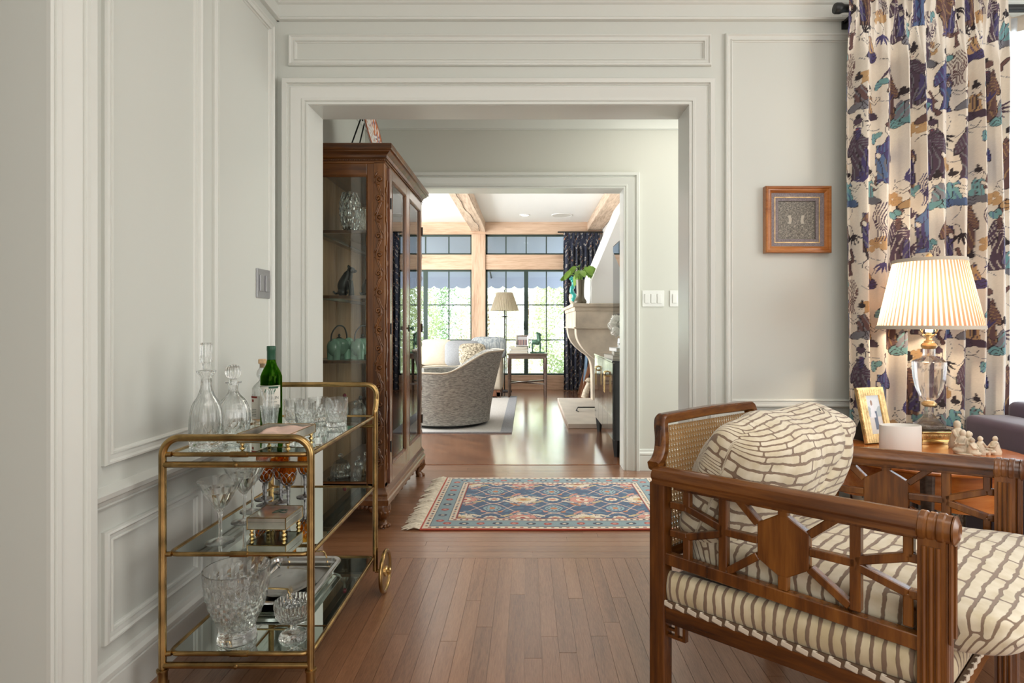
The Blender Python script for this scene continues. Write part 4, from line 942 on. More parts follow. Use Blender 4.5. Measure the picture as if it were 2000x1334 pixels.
# upholstery
def cushion(name, cx, cy, cz, lx, ly, lz, mat, e=.42, puff=1.0, tilt=0, uvs=(1, 1), rot_uv=0, crease=0, sag=0, sq=.38, wrap=False, nu=64, nv=40, mod=None):
    """soft box: superellipse in plan, pillow thickness"""
    def sgnp(v, p): return math.copysign(abs(v)**p, v)
    m = MB()
    def fn(a, b):
        t = 2*PI*a; f = PI/2*sgnp(2*b-1, 1.8)
        cb = max(0, cos(f))**e
        x = sgnp(cos(t), sq)*cb; y = sgnp(sin(t), sq)*cb; z = sgnp(sin(f), e)
        th = (1-.35*min(1, (x*x+y*y))**2*puff)
        p = Vector((x*lx/2, y*ly/2, z*lz/2*th))
        if mod: p = mod(p, x, y, z)
        if tilt: p = Matrix.Rotation(tilt, 3, 'Y') @ p
        return (p.x+cx, p.y+cy, p.z+cz)
    def uv(a, b):
        t = 2*PI*a; f = PI/2*sgnp(2*b-1, 1.8); cb = max(0, cos(f))**e
        x = sgnp(cos(t), sq)*cb*lx/2; y = sgnp(sin(t), sq)*cb*ly/2; z = sgnp(sin(f), e)*lz/2
        side = 1-min(1, abs(z)/(lz/2)*1.02)
        # top and bottom map by plan; the boxing continues outwards
        xn, yn = abs(x)/(lx/2), abs(y)/(ly/2); ex = (z+lz/2) if wrap else (lz/2-z)
        X = x+math.copysign(ex*smoothstep(.6, 1, xn), x); Y = y+math.copysign(ex*smoothstep(.6, 1, yn), y)
        if wrap and z > 0: k = smoothstep(.8, .97, yn); X = math.copysign((lx+lz/2+z-abs(x))*(1-k)+(abs(x)+.1)*k, x)
        return ((Y*uvs[0], X*uvs[1], 0) if rot_uv else (X*uvs[0], Y*uvs[1], 0))
    m.grid(fn, nu, nv, uv)
    return cp(name, m, mat, 80, weld=False)
# tight seat: rolled sides in barred velvet with pale gimp at the rail
def roll(p0, p1, rad, nm, sx, inward):
    p0, p1 = Vector(p0), Vector(p1); L = (p1-p0).length; d = (p1-p0)/L; inn = Vector(inward); m = MB()
    def fn(a, b):
        t = R(-95+230*b); q = .9 + .1*cos(0)
        e = min(1, a*L/.02, (1-a)*L/.02)**.5
        return p0+d*(L*a)-inn*(rad*1.0*cos(t)*e)+Vector((0, 0, rad*1.45*sin(t)))
    m.grid(fn, 70, 18, lambda a, b: (b*rad*4+.03, a*L, 0)); return cp(nm, m, 'barsroll', 80)
# roll is laid so that bars run round it
roll((.012, .012, .366), (.606, .012, .366), .030, 'seat_roll', 1, (0, 1, 0))
roll((.606, AW-.012, .366), (.012, AW-.012, .366), .030, 'seat_roll', 1, (0, -1, 0))
roll((.625, .02, .366), (.625, AW-.02, .366), .030, 'seat_roll', 1, (-1, 0, 0))
cp('seat_deck', MB().box((.01, .01, .315), (.64, AW-.01, .385)), 'barsroll', None)
m = MB()
def braid(p0, p1, n, out):
    p0, p1 = Vector(p0), Vector(p1); o = Vector(out)
    for i in range(n):
        a, b = p0.lerp(p1, i/n), p0.lerp(p1, (i+.8)/n)
        m.bar(a+Vector((0, 0, .003)), b-Vector((0, 0, .003)), .008, .015)
braid((.02, -.016, .326), (.60, -.016, .326), 17, (0, -1, 0)); braid((.655, .03, .322), (.655, AW-.03, .322), 20, (1, 0, 0))
o = cp('gimp_braid', m, 'creamfab', None, kind='stuff'); o['label'] = 'pale braid edging along the seat'; bv = o.modifiers.new('b', 'BEVEL'); bv.width = .003; bv.segments = 2
m = MB().box((.02, -.019, .319), (.60, -.008, .334)).box((.648, .03, .315), (.657, AW-.03, .330)); cp('gimp_ground', m, pmat('brown_ground', (.12, .075, .045), .9), None)
def seatmod(p, x, y, z):
    p.z += .012*sin(x*3.1+1)*cos(y*2.6) - .006*(x+1); 
    if x > .6: p.z += -.02*(x-.6)*(1 if z > 0 else -.4); p.x += .02*(1-abs(z))
    return p
seat = cushion('seat_cushion', .395, AW/2, .458, .720, AW-.055, .138, sq=.26, mat='bars', e=.30, puff=.5, rot_uv=1, nu=120, nv=40, mod=seatmod, uvs=(1, 1))
def piping(obj_name, pts, parent, rr=.005):
    o = MB().tube(pts, rr, 8, closed=True).build('piping', 'barsroll', parent, world=False, smooth=60); return o
# back cushion: big soft pillow leaning on the back, pinched at its middle
def backmod(p, x, y, z):
    # x: thickness direction is z of the pillow before tilt; here x = height, y = width
    u = x; v = y
    pin = math.exp(-((v-.12)/.16)**2)*smoothstep(-.2, 1, u)
    p.x -= .022*pin; p.z *= 1-.12*pin
    p.x -= .030*smoothstep(.3, 1, abs(v))*smoothstep(.4, 1, u)*(.2 if v > 0 else .55)
    p.z += -.016*math.exp(-((v-.15-.35*u)/.05)**2)*(0 if z > 0 else -1)
    p.z += .016*sin(v*7+u*3)*(1-abs(z)*.3)*.5
    return p
back = cushion('back_cushion', .140, AW/2+.008, .645, .390, AW-.045, .250, 'bars', e=.44, puff=.7, sq=.30, wrap=True, tilt=R(-66), rot_uv=1, nu=120, nv=60, mod=backmod, uvs=(1, 1))

# ================================================================== round side table and what stands on it
tc = (1.43, 2.16); TR = .345; zt2 = .62
t = thing('round_side_table', 'round cherry-wood side table behind the armchair with a shaped apron', 'table', (tc[0], tc[1], 0))
part(t, 'tabletop', MB().lathe([(0, .598), (TR-.03, .598), (TR-.008, .602), (TR, .608), (TR, .613), (TR-.006, .62), (0, .62)], (tc[0], tc[1], 0), 72), 'tablewood', 30)
m = MB()
def ap(a, b, rr):
    th = 2*PI*a; dip = .045*abs(cos(2*th))**.7
    return (tc[0]+rr*cos(th), tc[1]+rr*sin(th), (.52-dip)*(1-b)+.598*b)
m.grid(lambda a, b: ap(a, b, TR-.055), 96, 2).grid(lambda a, b: ap(a, b, TR-.073), 96, 2).grid(lambda a, b: ap(a, 0, TR-.055-.018*b), 96, 1)
part(t, 'apron', m, 'tablewood', 60)
for k in range(4):
    a = R(62+90*k); px, py = tc[0]+(TR-.07)*cos(a), tc[1]+(TR-.07)*sin(a)
    part(t, 'leg', MB().lathe([(.017, 0), (.020, .02), (.014, .04), (.018, .25), (.024, .5), (.026, .597)], (px, py, 0), 16), 'tabledk')
part(t, 'stretcher', MB().bar((tc[0]-.25, tc[1]-.09, .16), (tc[0]+.25, tc[1]+.09, .16), .03, .02).bar((tc[0]-.09, tc[1]+.25, .16), (tc[0]+.09, tc[1]-.25, .16), .03, .02), 'tabledk', None)

# table lamp
LX, LY = 1.600, 2.345
lamp = thing('table_lamp', 'lit table lamp with cut-glass urn body on brass base under a pleated shade', 'lamp', (LX, LY, .62))
def lp(nm, m, mat, sm=35, par=None, **kw): return m.build(nm, mat, par or lamp, smooth=sm, world=False, **kw)
b = lp('base', MB().box((-.080, -.080, 0), (.080, .080, .012)).box((-.075, -.075, .012), (.075, .075, .016)).box((-.070, -.070, .016), (.070, .070, .042)).box((-.075, -.075, .042), (.075, .075, .048)), 'brassb', None, bevel=.0015)
m = MB()
for i in range(26):
    for s in (-1, 1):
        m.ell((-.067+.00536*i, s*.0705, .029), (.0020, .003, .010), 6, 5); m.ell((s*.0705, -.067+.00536*i, .029), (.003, .0020, .010), 6, 5)
m.build('leaf_band', 'gold', b, world=False, smooth=60)
m = MB().box((-.068, -.068, .048), (.068, .068, .060)); lp('glass_step', m, 'lampglass', None, bevel=.002)
lp('glass_foot', MB().lathe([(.0, .060), (.054, .060), (.054, .068), (.044, .073), (.026, .092), (.017, .106), (.017, .138), (.0, .138)], (0, 0, 0), 8), 'lampglass', 20)
lp('lower_collar', MB().lathe([(0, .137), (.020, .137), (.027, .143), (.027, .150), (.020, .155), (.017, .160), (0, .160)], (0, 0, 0), 28, lambda t, z, u: 1-.06*abs(sin(t*9))), 'gold')
lp('urn', MB().lathe([(0, .159), (.018, .159), (.032, .174), (.047, .210), (.056, .255), (.059, .298), (.059, .314), (.054, .318), (.040, .325), (.026, .332), (.021, .338), (.021, .366), (0, .366)], (0, 0, 0), 10), 'lampglass', 15)
lp('upper_collar', MB().lathe([(0, .365), (.020, .365), (.027, .371), (.029, .379), (.024, .387), (.018, .390), (.018, .396), (.011, .400), (.010, .418), (.015, .420), (.015, .423), (.009, .426), (.009, .44), (0, .44)], (0, 0, 0), 28, lambda t, z, u: 1-.07*abs(sin(t*9)) if z < .39 else 1), 'gold')
shade_z0, shade_z1, rb, rt = .450, .713, .180, .124
lp('harp', MB().tube(spl([(0, -.012, .41), (0, -.05, .44), (0, -.062, .50), (0, -.05, .62), (0, 0, .705)], 6)+spl([(0, 0, .705), (0, .05, .62), (0, .062, .50), (0, .05, .44), (0, .012, .41)], 6)[1:], .0022, 6).tube(arc((0, 0, .432), .027, 0, 180, 10), .0018, 6).box((-.028, -.002, .42), (.028, .002, .424)), 'brassb')
lp('bulb', MB().lathe([(0, .43), (.013, .432), (.014, .45), (.028, .485), (.030, .505), (.024, .528), (0, .54)], (0, 0, 0), 20), 'bulb')
lp('finial', MB().lathe([(0, .703), (.008, .704), (.008, .714), (.004, .718), (.010, .728), (.012, .736), (.008, .744), (0, .748)], (0, 0, 0), 16), 'gold')
NP = 64
def shcol(a, b):
    f = (a*NP) % 1
    return (.90, .83, .72) if f < .5 else (.46, .27, .17)
m = MB(); nseg = NP*6
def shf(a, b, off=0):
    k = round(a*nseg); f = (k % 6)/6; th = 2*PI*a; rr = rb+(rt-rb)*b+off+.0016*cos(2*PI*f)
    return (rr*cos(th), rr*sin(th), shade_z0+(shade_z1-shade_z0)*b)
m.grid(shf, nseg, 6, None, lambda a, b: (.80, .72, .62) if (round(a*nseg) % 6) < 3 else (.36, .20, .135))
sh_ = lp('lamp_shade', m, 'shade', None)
m = MB()
for z, rr in ((shade_z0, rb+.001), (shade_z1, rt+.001)): m.lathe([(rr-.004, z-.006), (rr+.004, z-.006), (rr+.0025, z+.008), (rr-.004, z+.008)], (0, 0, 0), 72, closed=True)
m.build('shade_binding', 'shadetrim', sh_, world=False, smooth=40)
m = MB()
for a in (0, PI/2, PI, 1.5*PI): m.tube([(0, 0, .708), (rt*cos(a), rt*sin(a), .712)], .0018, 6)
m.build('spider', 'brassb', sh_, world=False)
pl_ = bpy.data.lights.new('lamp_bulb_light', 'POINT'); pl_.energy = 7; pl_.color = (1, .79, .56); pl_.shadow_soft_size = .03
po = bpy.data.objects.new('lamp_bulb_light', pl_); COL.objects.link(po); po.location = (LX, LY, .62+.57)

# photo frame, basket-weave gilt
fx, fy = 1.368, 2.29
pf = thing('photo_frame', 'gilt basket-weave photo frame on the side table, leaning back on a black strut', 'photo frame', (fx, fy, .62), R(18))
FW, FH, fb = .135, .215, .032
til = R(13)
def fl_(p): x, y, z = p; return (x, y*cos(til)+z*sin(til), z*cos(til)-y*sin(til)+.003)
m = MB()
for (a, b) in (((-FW/2, 0), (FW/2, fb)), ((-FW/2, FH-fb), (FW/2, FH)), ((-FW/2, fb), (-FW/2+fb, FH-fb)), ((FW/2-fb, fb), (FW/2, FH-fb))): m.box((a[0], -.006, a[1]), (b[0], .006, b[1]))
f_ = m.move(fl_).build('frame_moulding', 'gold', pf, world=False)
m = MB(); cs = .0115; nx, nz = int(FW/cs), int(FH/cs)
for i in range(nx):
    for j in range(nz+1):
        x = -FW/2+cs*(i+.5)+.001; z = cs*(j+.5)
        if z > FH-cs*.4: continue
        if abs(x) < FW/2-fb-.003 and fb+.003 < z < FH-fb-.003: continue
        for k in (-1, 1):
            if (i+j) % 2: m.box((x-.005, -.0095, z+k*.0028-.0024), (x+.005, -.005, z+k*.0028+.0024))
            else: m.box((x+k*.0028-.0024, -.0095, z-.005), (x+k*.0028+.0024, -.005, z+.005))
m.move(fl_).build('weave', 'gold', f_, world=False)
def photocol(a, b):
    if (a-.42)**2*60+(b-.80)**2*90 < .35: return (.30, .20, .16)
    if abs(a-.42) < .10+.25*max(0, .72-b) and .42 < b < .75: return (.66, .68, .74)
    if abs(a-.56) < .11 and .12 < b < .60: return (.10, .13, .20)
    if b > .45: return (.36, .42, .46) if b < .62+.1*sin(a*9) else (.62, .66, .70)
    return (.60, .58, .56)
MB().grid(lambda a, b: fl_((-FW/2+fb-.002+(FW-2*fb+.004)*a, -.004, fb-.002+(FH-2*fb+.004)*b)), 30, 50, None, photocol).build('photograph', 'flatprint', pf, world=False)
MB().box((-FW/2+.004, .006, .004), (FW/2-.004, .008, FH-.004)).move(fl_).build('backing', 'black', pf, world=False)
MB().prism([(.02, .003), (.10, .003), (.034, .15)], -.028, .028, 'YZ').build('strut', 'black', pf, world=False)
# white oval pot
t = thing('oval_pot', 'low oval white pot with vertical ribbing in front of the lamp', 'pot', (1.349, 2.13, .62))
def ribs(t_, z, u): return 1-.008*abs(sin(t_*70)) if u < .55 else 1
part(t, 'vessel', MB().lathe([(0, 0), (.071, 0), (.073, .003), (.073, .06), (.073, .095), (.0715, .099), (.069, .099), (.068, .085), (0, .08)], (0, 0, 0), 280, ribs, sx=1, sy=.55), 'whiteceramic', 40, world=False)
# carved figurine clusters
def fig(m, x, y, h, lean, turn=0):
    """seated robed figure"""
    rt_ = Matrix.Rotation(turn, 3, 'Z')
    def P(p): q = rt_ @ Vector(p); return (q.x+x, q.y+y, q.z)
    m.tube([P((0, 0, 0)), P((lean*.1, 0, h*.12)), P((lean*.5, 0, h*.4)), P((lean, 0, h*.62)), P((lean*1.2, 0, h*.74))], [h*.27, h*.29, h*.21, h*.17, h*.07], 12)
    m.ell(P((lean*1.5, 0, h*.83)), (h*.095, h*.09, h*.115), 12, 8); m.ell(P((lean*1.0-h*.03, 0, h*.82)), (h*.12, h*.12, h*.16), 10, 8)
    m.tube([P((lean*.9, h*.15, h*.62)), P((lean+h*.16, h*.17, h*.42)), P((lean+h*.30, h*.05, h*.42))], [h*.075, h*.06, h*.04], 8)
    m.tube([P((lean*.9, -h*.15, h*.62)), P((lean+h*.16, -h*.17, h*.42)), P((lean+h*.30, -h*.05, h*.42))], [h*.075, h*.06, h*.04], 8)
    m.ell(P((lean+h*.16, 0, h*.14)), (h*.26, h*.25, h*.14), 12, 8)
g1 = thing('carved_figurine', 'ivory-coloured carved group of three huddled robed figures beside the lamp base', 'figurine', (1.556, 2.11, .62))
m = MB(); fig(m, 0, 0, .088, -.004, R(200)); part(g1, 'figure', m, 'ivory', 60, world=False)
m = MB(); fig(m, .028, .006, .082, .004, R(-30)); part(g1, 'figure', m, 'ivory', 60, world=False)
m = MB(); fig(m, .014, -.030, .064, .003, R(-70)); part(g1, 'figure', m, 'ivory', 60, world=False)
part(g1, 'plinth', MB().lathe([(.038, 0), (.04, .004), (.036, .007), (0, .007)], (.012, -.01, 0), 20), 'ivory', world=False)
g2 = thing('carved_figurine', 'standing ivory-coloured carved figure behind the huddled group, against the lamp base', 'figurine', (1.612, 2.205, .62)); m = MB(); fig(m, 0, 0, .105, .0, R(-90)); part(g2, 'figure', m, 'ivory', 60, world=False)
g3 = thing('carved_figurine', 'small ivory-coloured pair of seated figures facing each other at the table edge', 'figurine', (1.640, 2.10, .62))
m = MB(); fig(m, -.026, 0, .066, .003, 0); part(g3, 'figure', m, 'ivory', 60, world=False)
m = MB(); fig(m, .030, 0, .066, .003, PI); part(g3, 'figure', m, 'ivory', 60, world=False)
part(g3, 'tea_table', MB().lathe([(.008, 0), (.008, .016), (.013, .018), (.013, .021), (0, .021)], (.002, -.002, 0), 14), 'ivory', world=False)

# ================================================================== plum velvet sofa behind the table
sf = thing('velvet_sofa', 'plum grey velvet sofa at the right edge beside the round table', 'sofa', (2.3, 2.1, 0))
def soft(m, a, b, q=.03):  # box with rounded edges comes from bevel
    return m.box(a, b)
def softpart(root, nm, a, b, mat, q=.03):
    o = MB().box(a, b).build(nm, mat, root); bv = o.modifiers.new('b', 'BEVEL'); bv.width = q; bv.segments = 4; o.data.polygons.foreach_set('use_smooth', [True]*6); return o
softpart(sf, 'arm', (1.86, 1.62, .05), (2.06, 2.52, .70), 'velvet'); softpart(sf, 'arm', (3.15, 1.62, .05), (3.35, 2.52, .70), 'velvet')
softpart(sf, 'backrest', (2.06, 2.30, .05), (3.15, 2.54, .755), 'velvet'); softpart(sf, 'seat', (2.06, 1.64, .05), (3.15, 2.32, .30), 'velvet')
softpart(sf, 'seat_cushion', (2.07, 1.62, .30), (2.60, 2.30, .46), 'velvet'); softpart(sf, 'seat_cushion', (2.61, 1.62, .30), (3.14, 2.30, .46), 'velvet')
for x_ in (1.9, 3.31):
    for y_ in (1.67, 2.47): part(sf, 'foot', MB().cyl((x_, y_, 0), (x_, y_, .055), .018, .024, 12), 'tabledk')

# ================================================================== picture on the wall
pc = thing('framed_relief', 'small square wooden frame around an etched silver panel, right of the doorway', 'picture', (1.2425, Y1, 1.564))
x0, x1, z0, z1 = 1.092, 1.395, 1.412, 1.718
FP = [(0, 0), (0, .030), (.004, .034), (.010, .034), (.013, .030), (.020, .032), (.027, .026), (.030, .022), (.030, 0)]
pth = lambda d: [(x0+d, Y1-.001, z1-d), (x0+d, Y1-.001, z0+d), (x1-d, Y1-.001, z0+d), (x1-d, Y1-.001, z1-d)]
part(pc, 'frame_moulding', MB().sweep(pth(0), FP, (0, -1, 0), True), 'framewood', 30)
part(pc, 'linen_mat', MB().sweep(pth(.029), [(0, .004), (0, .020), (.034, .011), (.036, .011), (.036, .004)], (0, -1, 0), True), 'matgrey', 30)
part(pc, 'gilt_fillet', MB().sweep(pth(.0445), [(0, .004), (0, .013), (.003, .016), (.006, .016), (.009, .010), (.009, .004)], (0, -1, 0), True), 'gold', 30)
rg = np.random.default_rng(5); A = rg.random((80, 80))
def etch(a, b):
    v = .5+.25*sin(a*70+6*sin(b*31))*cos(b*66+5*sin(a*37))+.5*(A[int(b*79), int(a*79)]-.5)
    if min(a, b, 1-a, 1-b) < .03: v = .75
    elif min(a, b, 1-a, 1-b) < .07: v = .2+.5*((a*40) % 1 > .5 or (b*40) % 1 > .5)*.6
    for sx in (-1, 1):
        if abs((a-.5)*sx-.14-.25*(b-.5)*(b-.5)*8) < .035 and abs(b-.52) < .10: v = .95
    v = max(.05, min(.95, v)); return (.05+.42*v*v, .045+.38*v*v, .035+.31*v*v)
d = .053
part(pc, 'etched_panel', MB().grid(lambda a, b: (x0+d+(x1-x0-2*d)*a, Y1-.006-.001*A[int(b*79), int(a*79)], z0+d+(z1-z0-2*d)*b), 90, 90, None, etch), 'etched', None)
# ================================================================== printed textiles, rasterised as vertex colours
def srgb(r, g, b): return np.array([(c/255/12.92 if c/255 <= .04045 else ((c/255+.055)/1.055)**2.4) for c in (r, g, b)], np.float32)
class Ras:
    """colour array over a w x h metre cloth, painted by shapes; wraps round when tile is set"""
    def __init__(s, w, h, res, base, tile=False):
        s.w, s.h = w, h; s.nx, s.ny = int(w/res), int(h/res); s.tile = tile
        s.a = np.tile(base, (s.ny, s.nx, 1)).astype(np.float32)
        s.X, s.Y = np.meshgrid((np.arange(s.nx)+.5)*w/s.nx, (np.arange(s.ny)+.5)*h/s.ny)
        s.wx = .0022*np.sin(s.X*60+2*np.sin(s.Y*50))+.0010*np.sin(s.Y*190+s.X*60); s.wy = .0022*np.cos(s.Y*65+2*np.sin(s.X*60))+.001*np.sin(s.X*210)
    def loc(s, cx, cy, rot=0, warp=1):
        x = s.X+s.wx*warp*.5-cx; y = s.Y+s.wy*warp*.5-cy
        if s.tile: x = (x+s.w/2) % s.w-s.w/2; y = (y+s.h/2) % s.h-s.h/2
        c, n = cos(rot), sin(rot); return x*c+y*n, -x*n+y*c
    def ell(s, cx, cy, rx, ry, col, rot=0, line=None, lw=.0012, warp=1, hatch=None):
        x, y = s.loc(cx, cy, rot, warp); d = np.sqrt((x/rx)**2+(y/ry)**2)
        if line is not None: s.a[d < 1+lw/min(rx, ry)] = line
        m = d < 1; s.a[m] = col
        if hatch is not None:
            f, hc = hatch; k = m & (np.sin(y*f+4*np.sin(x*f*.25)+x*f*.3) > .72); s.a[k] = hc
    def robe(s, cx, cy, w, h, col, line, hc, rot=0, flare=.3):
        x, y = s.loc(cx, cy, rot); v = y/h+.5; half = w*(.5+flare*(1-v))*np.clip(1.25-np.clip(v-.75, 0, 1)*3, .3, 1)
        half = half*(1+.12*np.sin(v*9+cx*40)); m = (np.abs(x) < half) & (v > 0) & (v < 1); mo = (np.abs(x) < half+.0016) & (v > -.01) & (v < 1.01)
        s.a[mo] = line; s.a[m] = col; s.a[m & (np.sin(x*260+5*np.sin(y*30+cx*9)) > .80)] = hc; s.a[m & (np.abs(x-.1*w*np.sin(v*7)) < .0014)] = line
    def stroke(s, pts, wd, col, warp=.5):
        for (a, b) in zip(pts[:-1], pts[1:]):
            x, y = s.loc((a[0]+b[0])/2, (a[1]+b[1])/2, 0, warp); dx, dy = (b[0]-a[0])/2, (b[1]-a[1])/2; L = max(1e-6, dx*dx+dy*dy)
            t = np.clip((x*dx+y*dy)/L, -1, 1); s.a[np.hypot(x-t*dx, y-t*dy) < wd] = col
    def blade(s, cx, cy, L, wd, ang, col):
        x, y = s.loc(cx, cy, ang, .2); u = x/L; s.a[(u > 0) & (u < 1) & (np.abs(y) < wd*np.sin(PI*np.clip(u, 0, 1))**.8)] = col
    def at(s, x, y):
        j = int(y/s.h*s.ny); i = int(x/s.w*s.nx)
        if s.tile: i %= s.nx; j %= s.ny
        else: i = min(max(i, 0), s.nx-1); j = min(max(j, 0), s.ny-1)
        return s.a[j, i]
cream = srgb(233, 224, 210); K = srgb(50, 42, 48); PUR = srgb(84, 66, 84); IND = srgb(78, 70, 116); BLU = srgb(92, 116, 156); TEA = srgb(120, 168, 172); BRN = srgb(112, 84, 82); TAN = srgb(196, 160, 116); GRY = srgb(120, 120, 128)
TR_ = Ras(.74, .86, .0016, cream, True)
g = random.Random(11)
def man(cx, cy, sc, col, hc, beard=None, hat=PUR, fl=1):
    t = TR_; k = sc
    t.robe(cx, cy, .042*k, .175*k, col, K, hc, .08*fl, .42)
    t.robe(cx+.030*k*fl, cy-.012*k, .020*k, .12*k, IND if col is not IND else BLU, K, GRY, -.12*fl, .3)
    t.ell(cx-.024*k*fl, cy+.036*k, .0145*k, .042*k, col*1.15, -.45*fl, K, .0016, .3, hatch=(420, hc)); t.ell(cx+.022*k*fl, cy+.034*k, .012*k, .036*k, col*1.1, .75*fl, K, .0016, .3, hatch=(420, hc))
    t.ell(cx+.036*k*fl, cy+.012*k, .006*k, .010*k, cream, .3, K, .0012, .2)
    t.ell(cx, cy+.098*k, .0175*k, .0215*k, cream, 0, K, .0016, .2)
    t.ell(cx-.001*fl, cy+.114*k, .0175*k, .0125*k, hat, .15*fl, K, .001, .2); t.ell(cx+.004*fl, cy+.129*k, .008*k, .009*k, K, 0, None, warp=.2)
    if beard is not None: t.ell(cx, cy+.070*k, .011*k, .021*k, beard, 0, K, .001, .2, hatch=(600, K)); t.ell(cx, cy+.086*k, .012*k, .006*k, beard, 0, None, warp=.2)
    for q in (-1, 1): t.stroke([(cx+q*.007*k-.004, cy+.099*k), (cx+q*.007*k+.004, cy+.101*k)], .0011, K, .1); t.stroke([(cx+q*.007*k-.003, cy+.0955*k), (cx+q*.007*k+.003, cy+.0955*k)], .0009, K, .1)
    t.stroke([(cx+.001, cy+.098*k), (cx+.003*fl, cy+.092*k)], .0009, K*1.8, .1); t.stroke([(cx-.003, cy+.086*k), (cx+.003, cy+.086*k)], .0011, srgb(150, 70, 70), .1)
def bamboo(cx, cy, sc, col, a0=0):
    for q in range(5): TR_.blade(cx, cy, (.035+.012*g.random())*sc, .0036*sc, a0+(-.9+.45*q), col)
    TR_.stroke([(cx, cy), (cx-.03*cos(a0), cy-.03*sin(a0)), (cx-.05*cos(a0+.4), cy-.05*sin(a0+.4))], .0011, K)
def cloud(cx, cy, sc, col):
    for q in range(8): TR_.ell(cx+.022*sc*cos(q*.9), cy+.014*sc*sin(q*1.7), .011*sc, .009*sc, col, 0, col*.72, .001, .3)
def zebra(cx, cy, sc, col, fl=1):
    for q in range(8): TR_.stroke([(cx+fl*(.008*q-.02)*sc+fl*.012*sin(j*.9+q*.2)*sc, cy+(j*.018-.07)*sc) for j in range(9)], .0018*sc, col, .2)
def sitter(cx, cy, sc, c1, c2, fl=1):
    t = TR_
    t.ell(cx-.012*fl*sc, cy-.004*sc, .036*sc, .020*sc, c1, .25*fl, K, .0015, .4, hatch=(420, K*1.5)); t.ell(cx+.022*fl*sc, cy-.010*sc, .030*sc, .013*sc, c1*.85, -.3*fl, K, .0015, .4)
    t.robe(cx+.004*fl, cy+.034*sc, .030*sc, .062*sc, c2, K, c1, -.15*fl, .35)
    t.ell(cx+.008*fl*sc, cy+.074*sc, .0145*sc, .0175*sc, cream, 0, K, .0015, .2); t.ell(cx+.005*fl*sc, cy+.088*sc, .0145*sc, .009*sc, K, 0, None, warp=.2); t.ell(cx+.002*fl*sc, cy+.100*sc, .006*sc, .007*sc, K, 0, None, warp=.2)
    for q in (-1, 1): t.stroke([(cx+.008*fl*sc+q*.006*sc-.003, cy+.075*sc), (cx+.008*fl*sc+q*.006*sc+.003, cy+.0765*sc)], .001, K, .1)
    t.stroke([(cx+.016*fl*sc, cy+.045*sc), (cx+.040*fl*sc, cy+.030*sc), (cx+.056*fl*sc, cy+.044*sc)], .0055*sc, K, .2); t.stroke([(cx+.016*fl*sc, cy+.045*sc), (cx+.040*fl*sc, cy+.030*sc), (cx+.056*fl*sc, cy+.044*sc)], .004*sc, cream*.96, .2)
def branch(cx, cy, a, L, col):
    P = [(cx+L*q/6*cos(a)+.008*sin(q*1.9), cy+L*q/6*sin(a)+.008*cos(q*2.3)) for q in range(7)]
    TR_.stroke(P, .0065, K); TR_.stroke(P, .0050, col)
for cx, cy in ((.31, .53), (.62, .24), (.10, .12), (.50, .80), (.70, .66), (.22, .36)): cloud(cx, cy, 1.25, TAN*1.05)
for i in range(40):
    cx, cy = g.uniform(0, .74), g.uniform(0, .86); a = g.uniform(0, 6.28); TR_.stroke([(cx+.014*q*cos(a+.25*q*sin(i)), cy+.014*q*sin(a+.25*q*sin(i))) for q in range(7)], .0010, GRY*.9)
for cx, cy, a, L in ((.20, .56, 1.2, .10), (.58, .34, 2.0, .11), (.40, .16, .7, .10), (.66, .84, 1.8, .10), (.02, .24, 1.4, .10)): branch(cx, cy, a, L, BRN)
pos = [(.07, .70, PUR, GRY, IND, 1), (.26, .68, IND, BLU, None, -1), (.45, .67, BRN, TAN*.8, None, 1), (.64, .70, PUR, GRY, PUR, -1), (.13, .42, BRN, TAN*.7, None, -1), (.34, .36, PUR, cream*.7, BRN, 1), (.54, .42, BLU, IND, None, -1), (.71, .38, BRN, TAN*.7, IND, 1), (.70, .10, IND, BLU, None, 1), (.30, .06, BRN, TAN*.7, PUR, -1), (.50, .12, PUR, GRY, None, 1)]
for x, y, c, hc, bd, fl in pos: man(x, y, 1.08, c, hc, bd, g.choice([PUR, K, BRN]), fl)
for x, y, c1, c2, fl in ((.17, .54, GRY, TEA, 1), (.40, .52, TAN, BRN, -1), (.66, .52, TEA, GRY*1.3, -1), (.16, .22, IND, TAN, -1), (.60, .20, GRY, PUR, 1), (.36, .83, TEA, GRY*1.3, 1), (.56, .84, BRN, BLU, -1), (.01, .53, BLU, TEA, 1), (.42, .27, GRY*1.3, TEA, 1), (.16, .86, PUR, TAN, 1), (.08, .03, GRY*1.2, BRN, -1)): sitter(x, y, 1.12, c1, c2, fl)
zebra(.23, .44, 1.0, PUR); zebra(.63, .31, .9, PUR, -1); zebra(.53, .56, .8, IND); zebra(.03, .16, .9, BRN, -1)
for x, y in ((.14, .80), (.30, .90), (.36, .60), (.55, .76), (.72, .30), (.24, .29), (.04, .40), (.46, .35), (.64, .05), (.40, .02), (.09, .59), (.47, .46), (.57, .60), (.26, .16), (.10, .30), (.72, .78)):
    bamboo(x, y, 1.15, g.choice([IND, K, K, PUR]), g.uniform(0, 6.2))
for x, y in ((.20, .76), (.48, .56), (.62, .36), (.32, .47), (.60, .02), (.22, .10), (.72, .20)):
    TR_.ell(x, y, .020, .011, TEA, g.uniform(0, 3), K, .0012, .3, hatch=(420, BLU)); TR_.ell(x+.018, y+.010, .010, .015, TEA*.9, g.uniform(0, 3), K, .0012, .3)
TR_.a = TR_.a*(.96+.08*np.random.default_rng(1).random(TR_.a.shape[:2])[:, :, None])

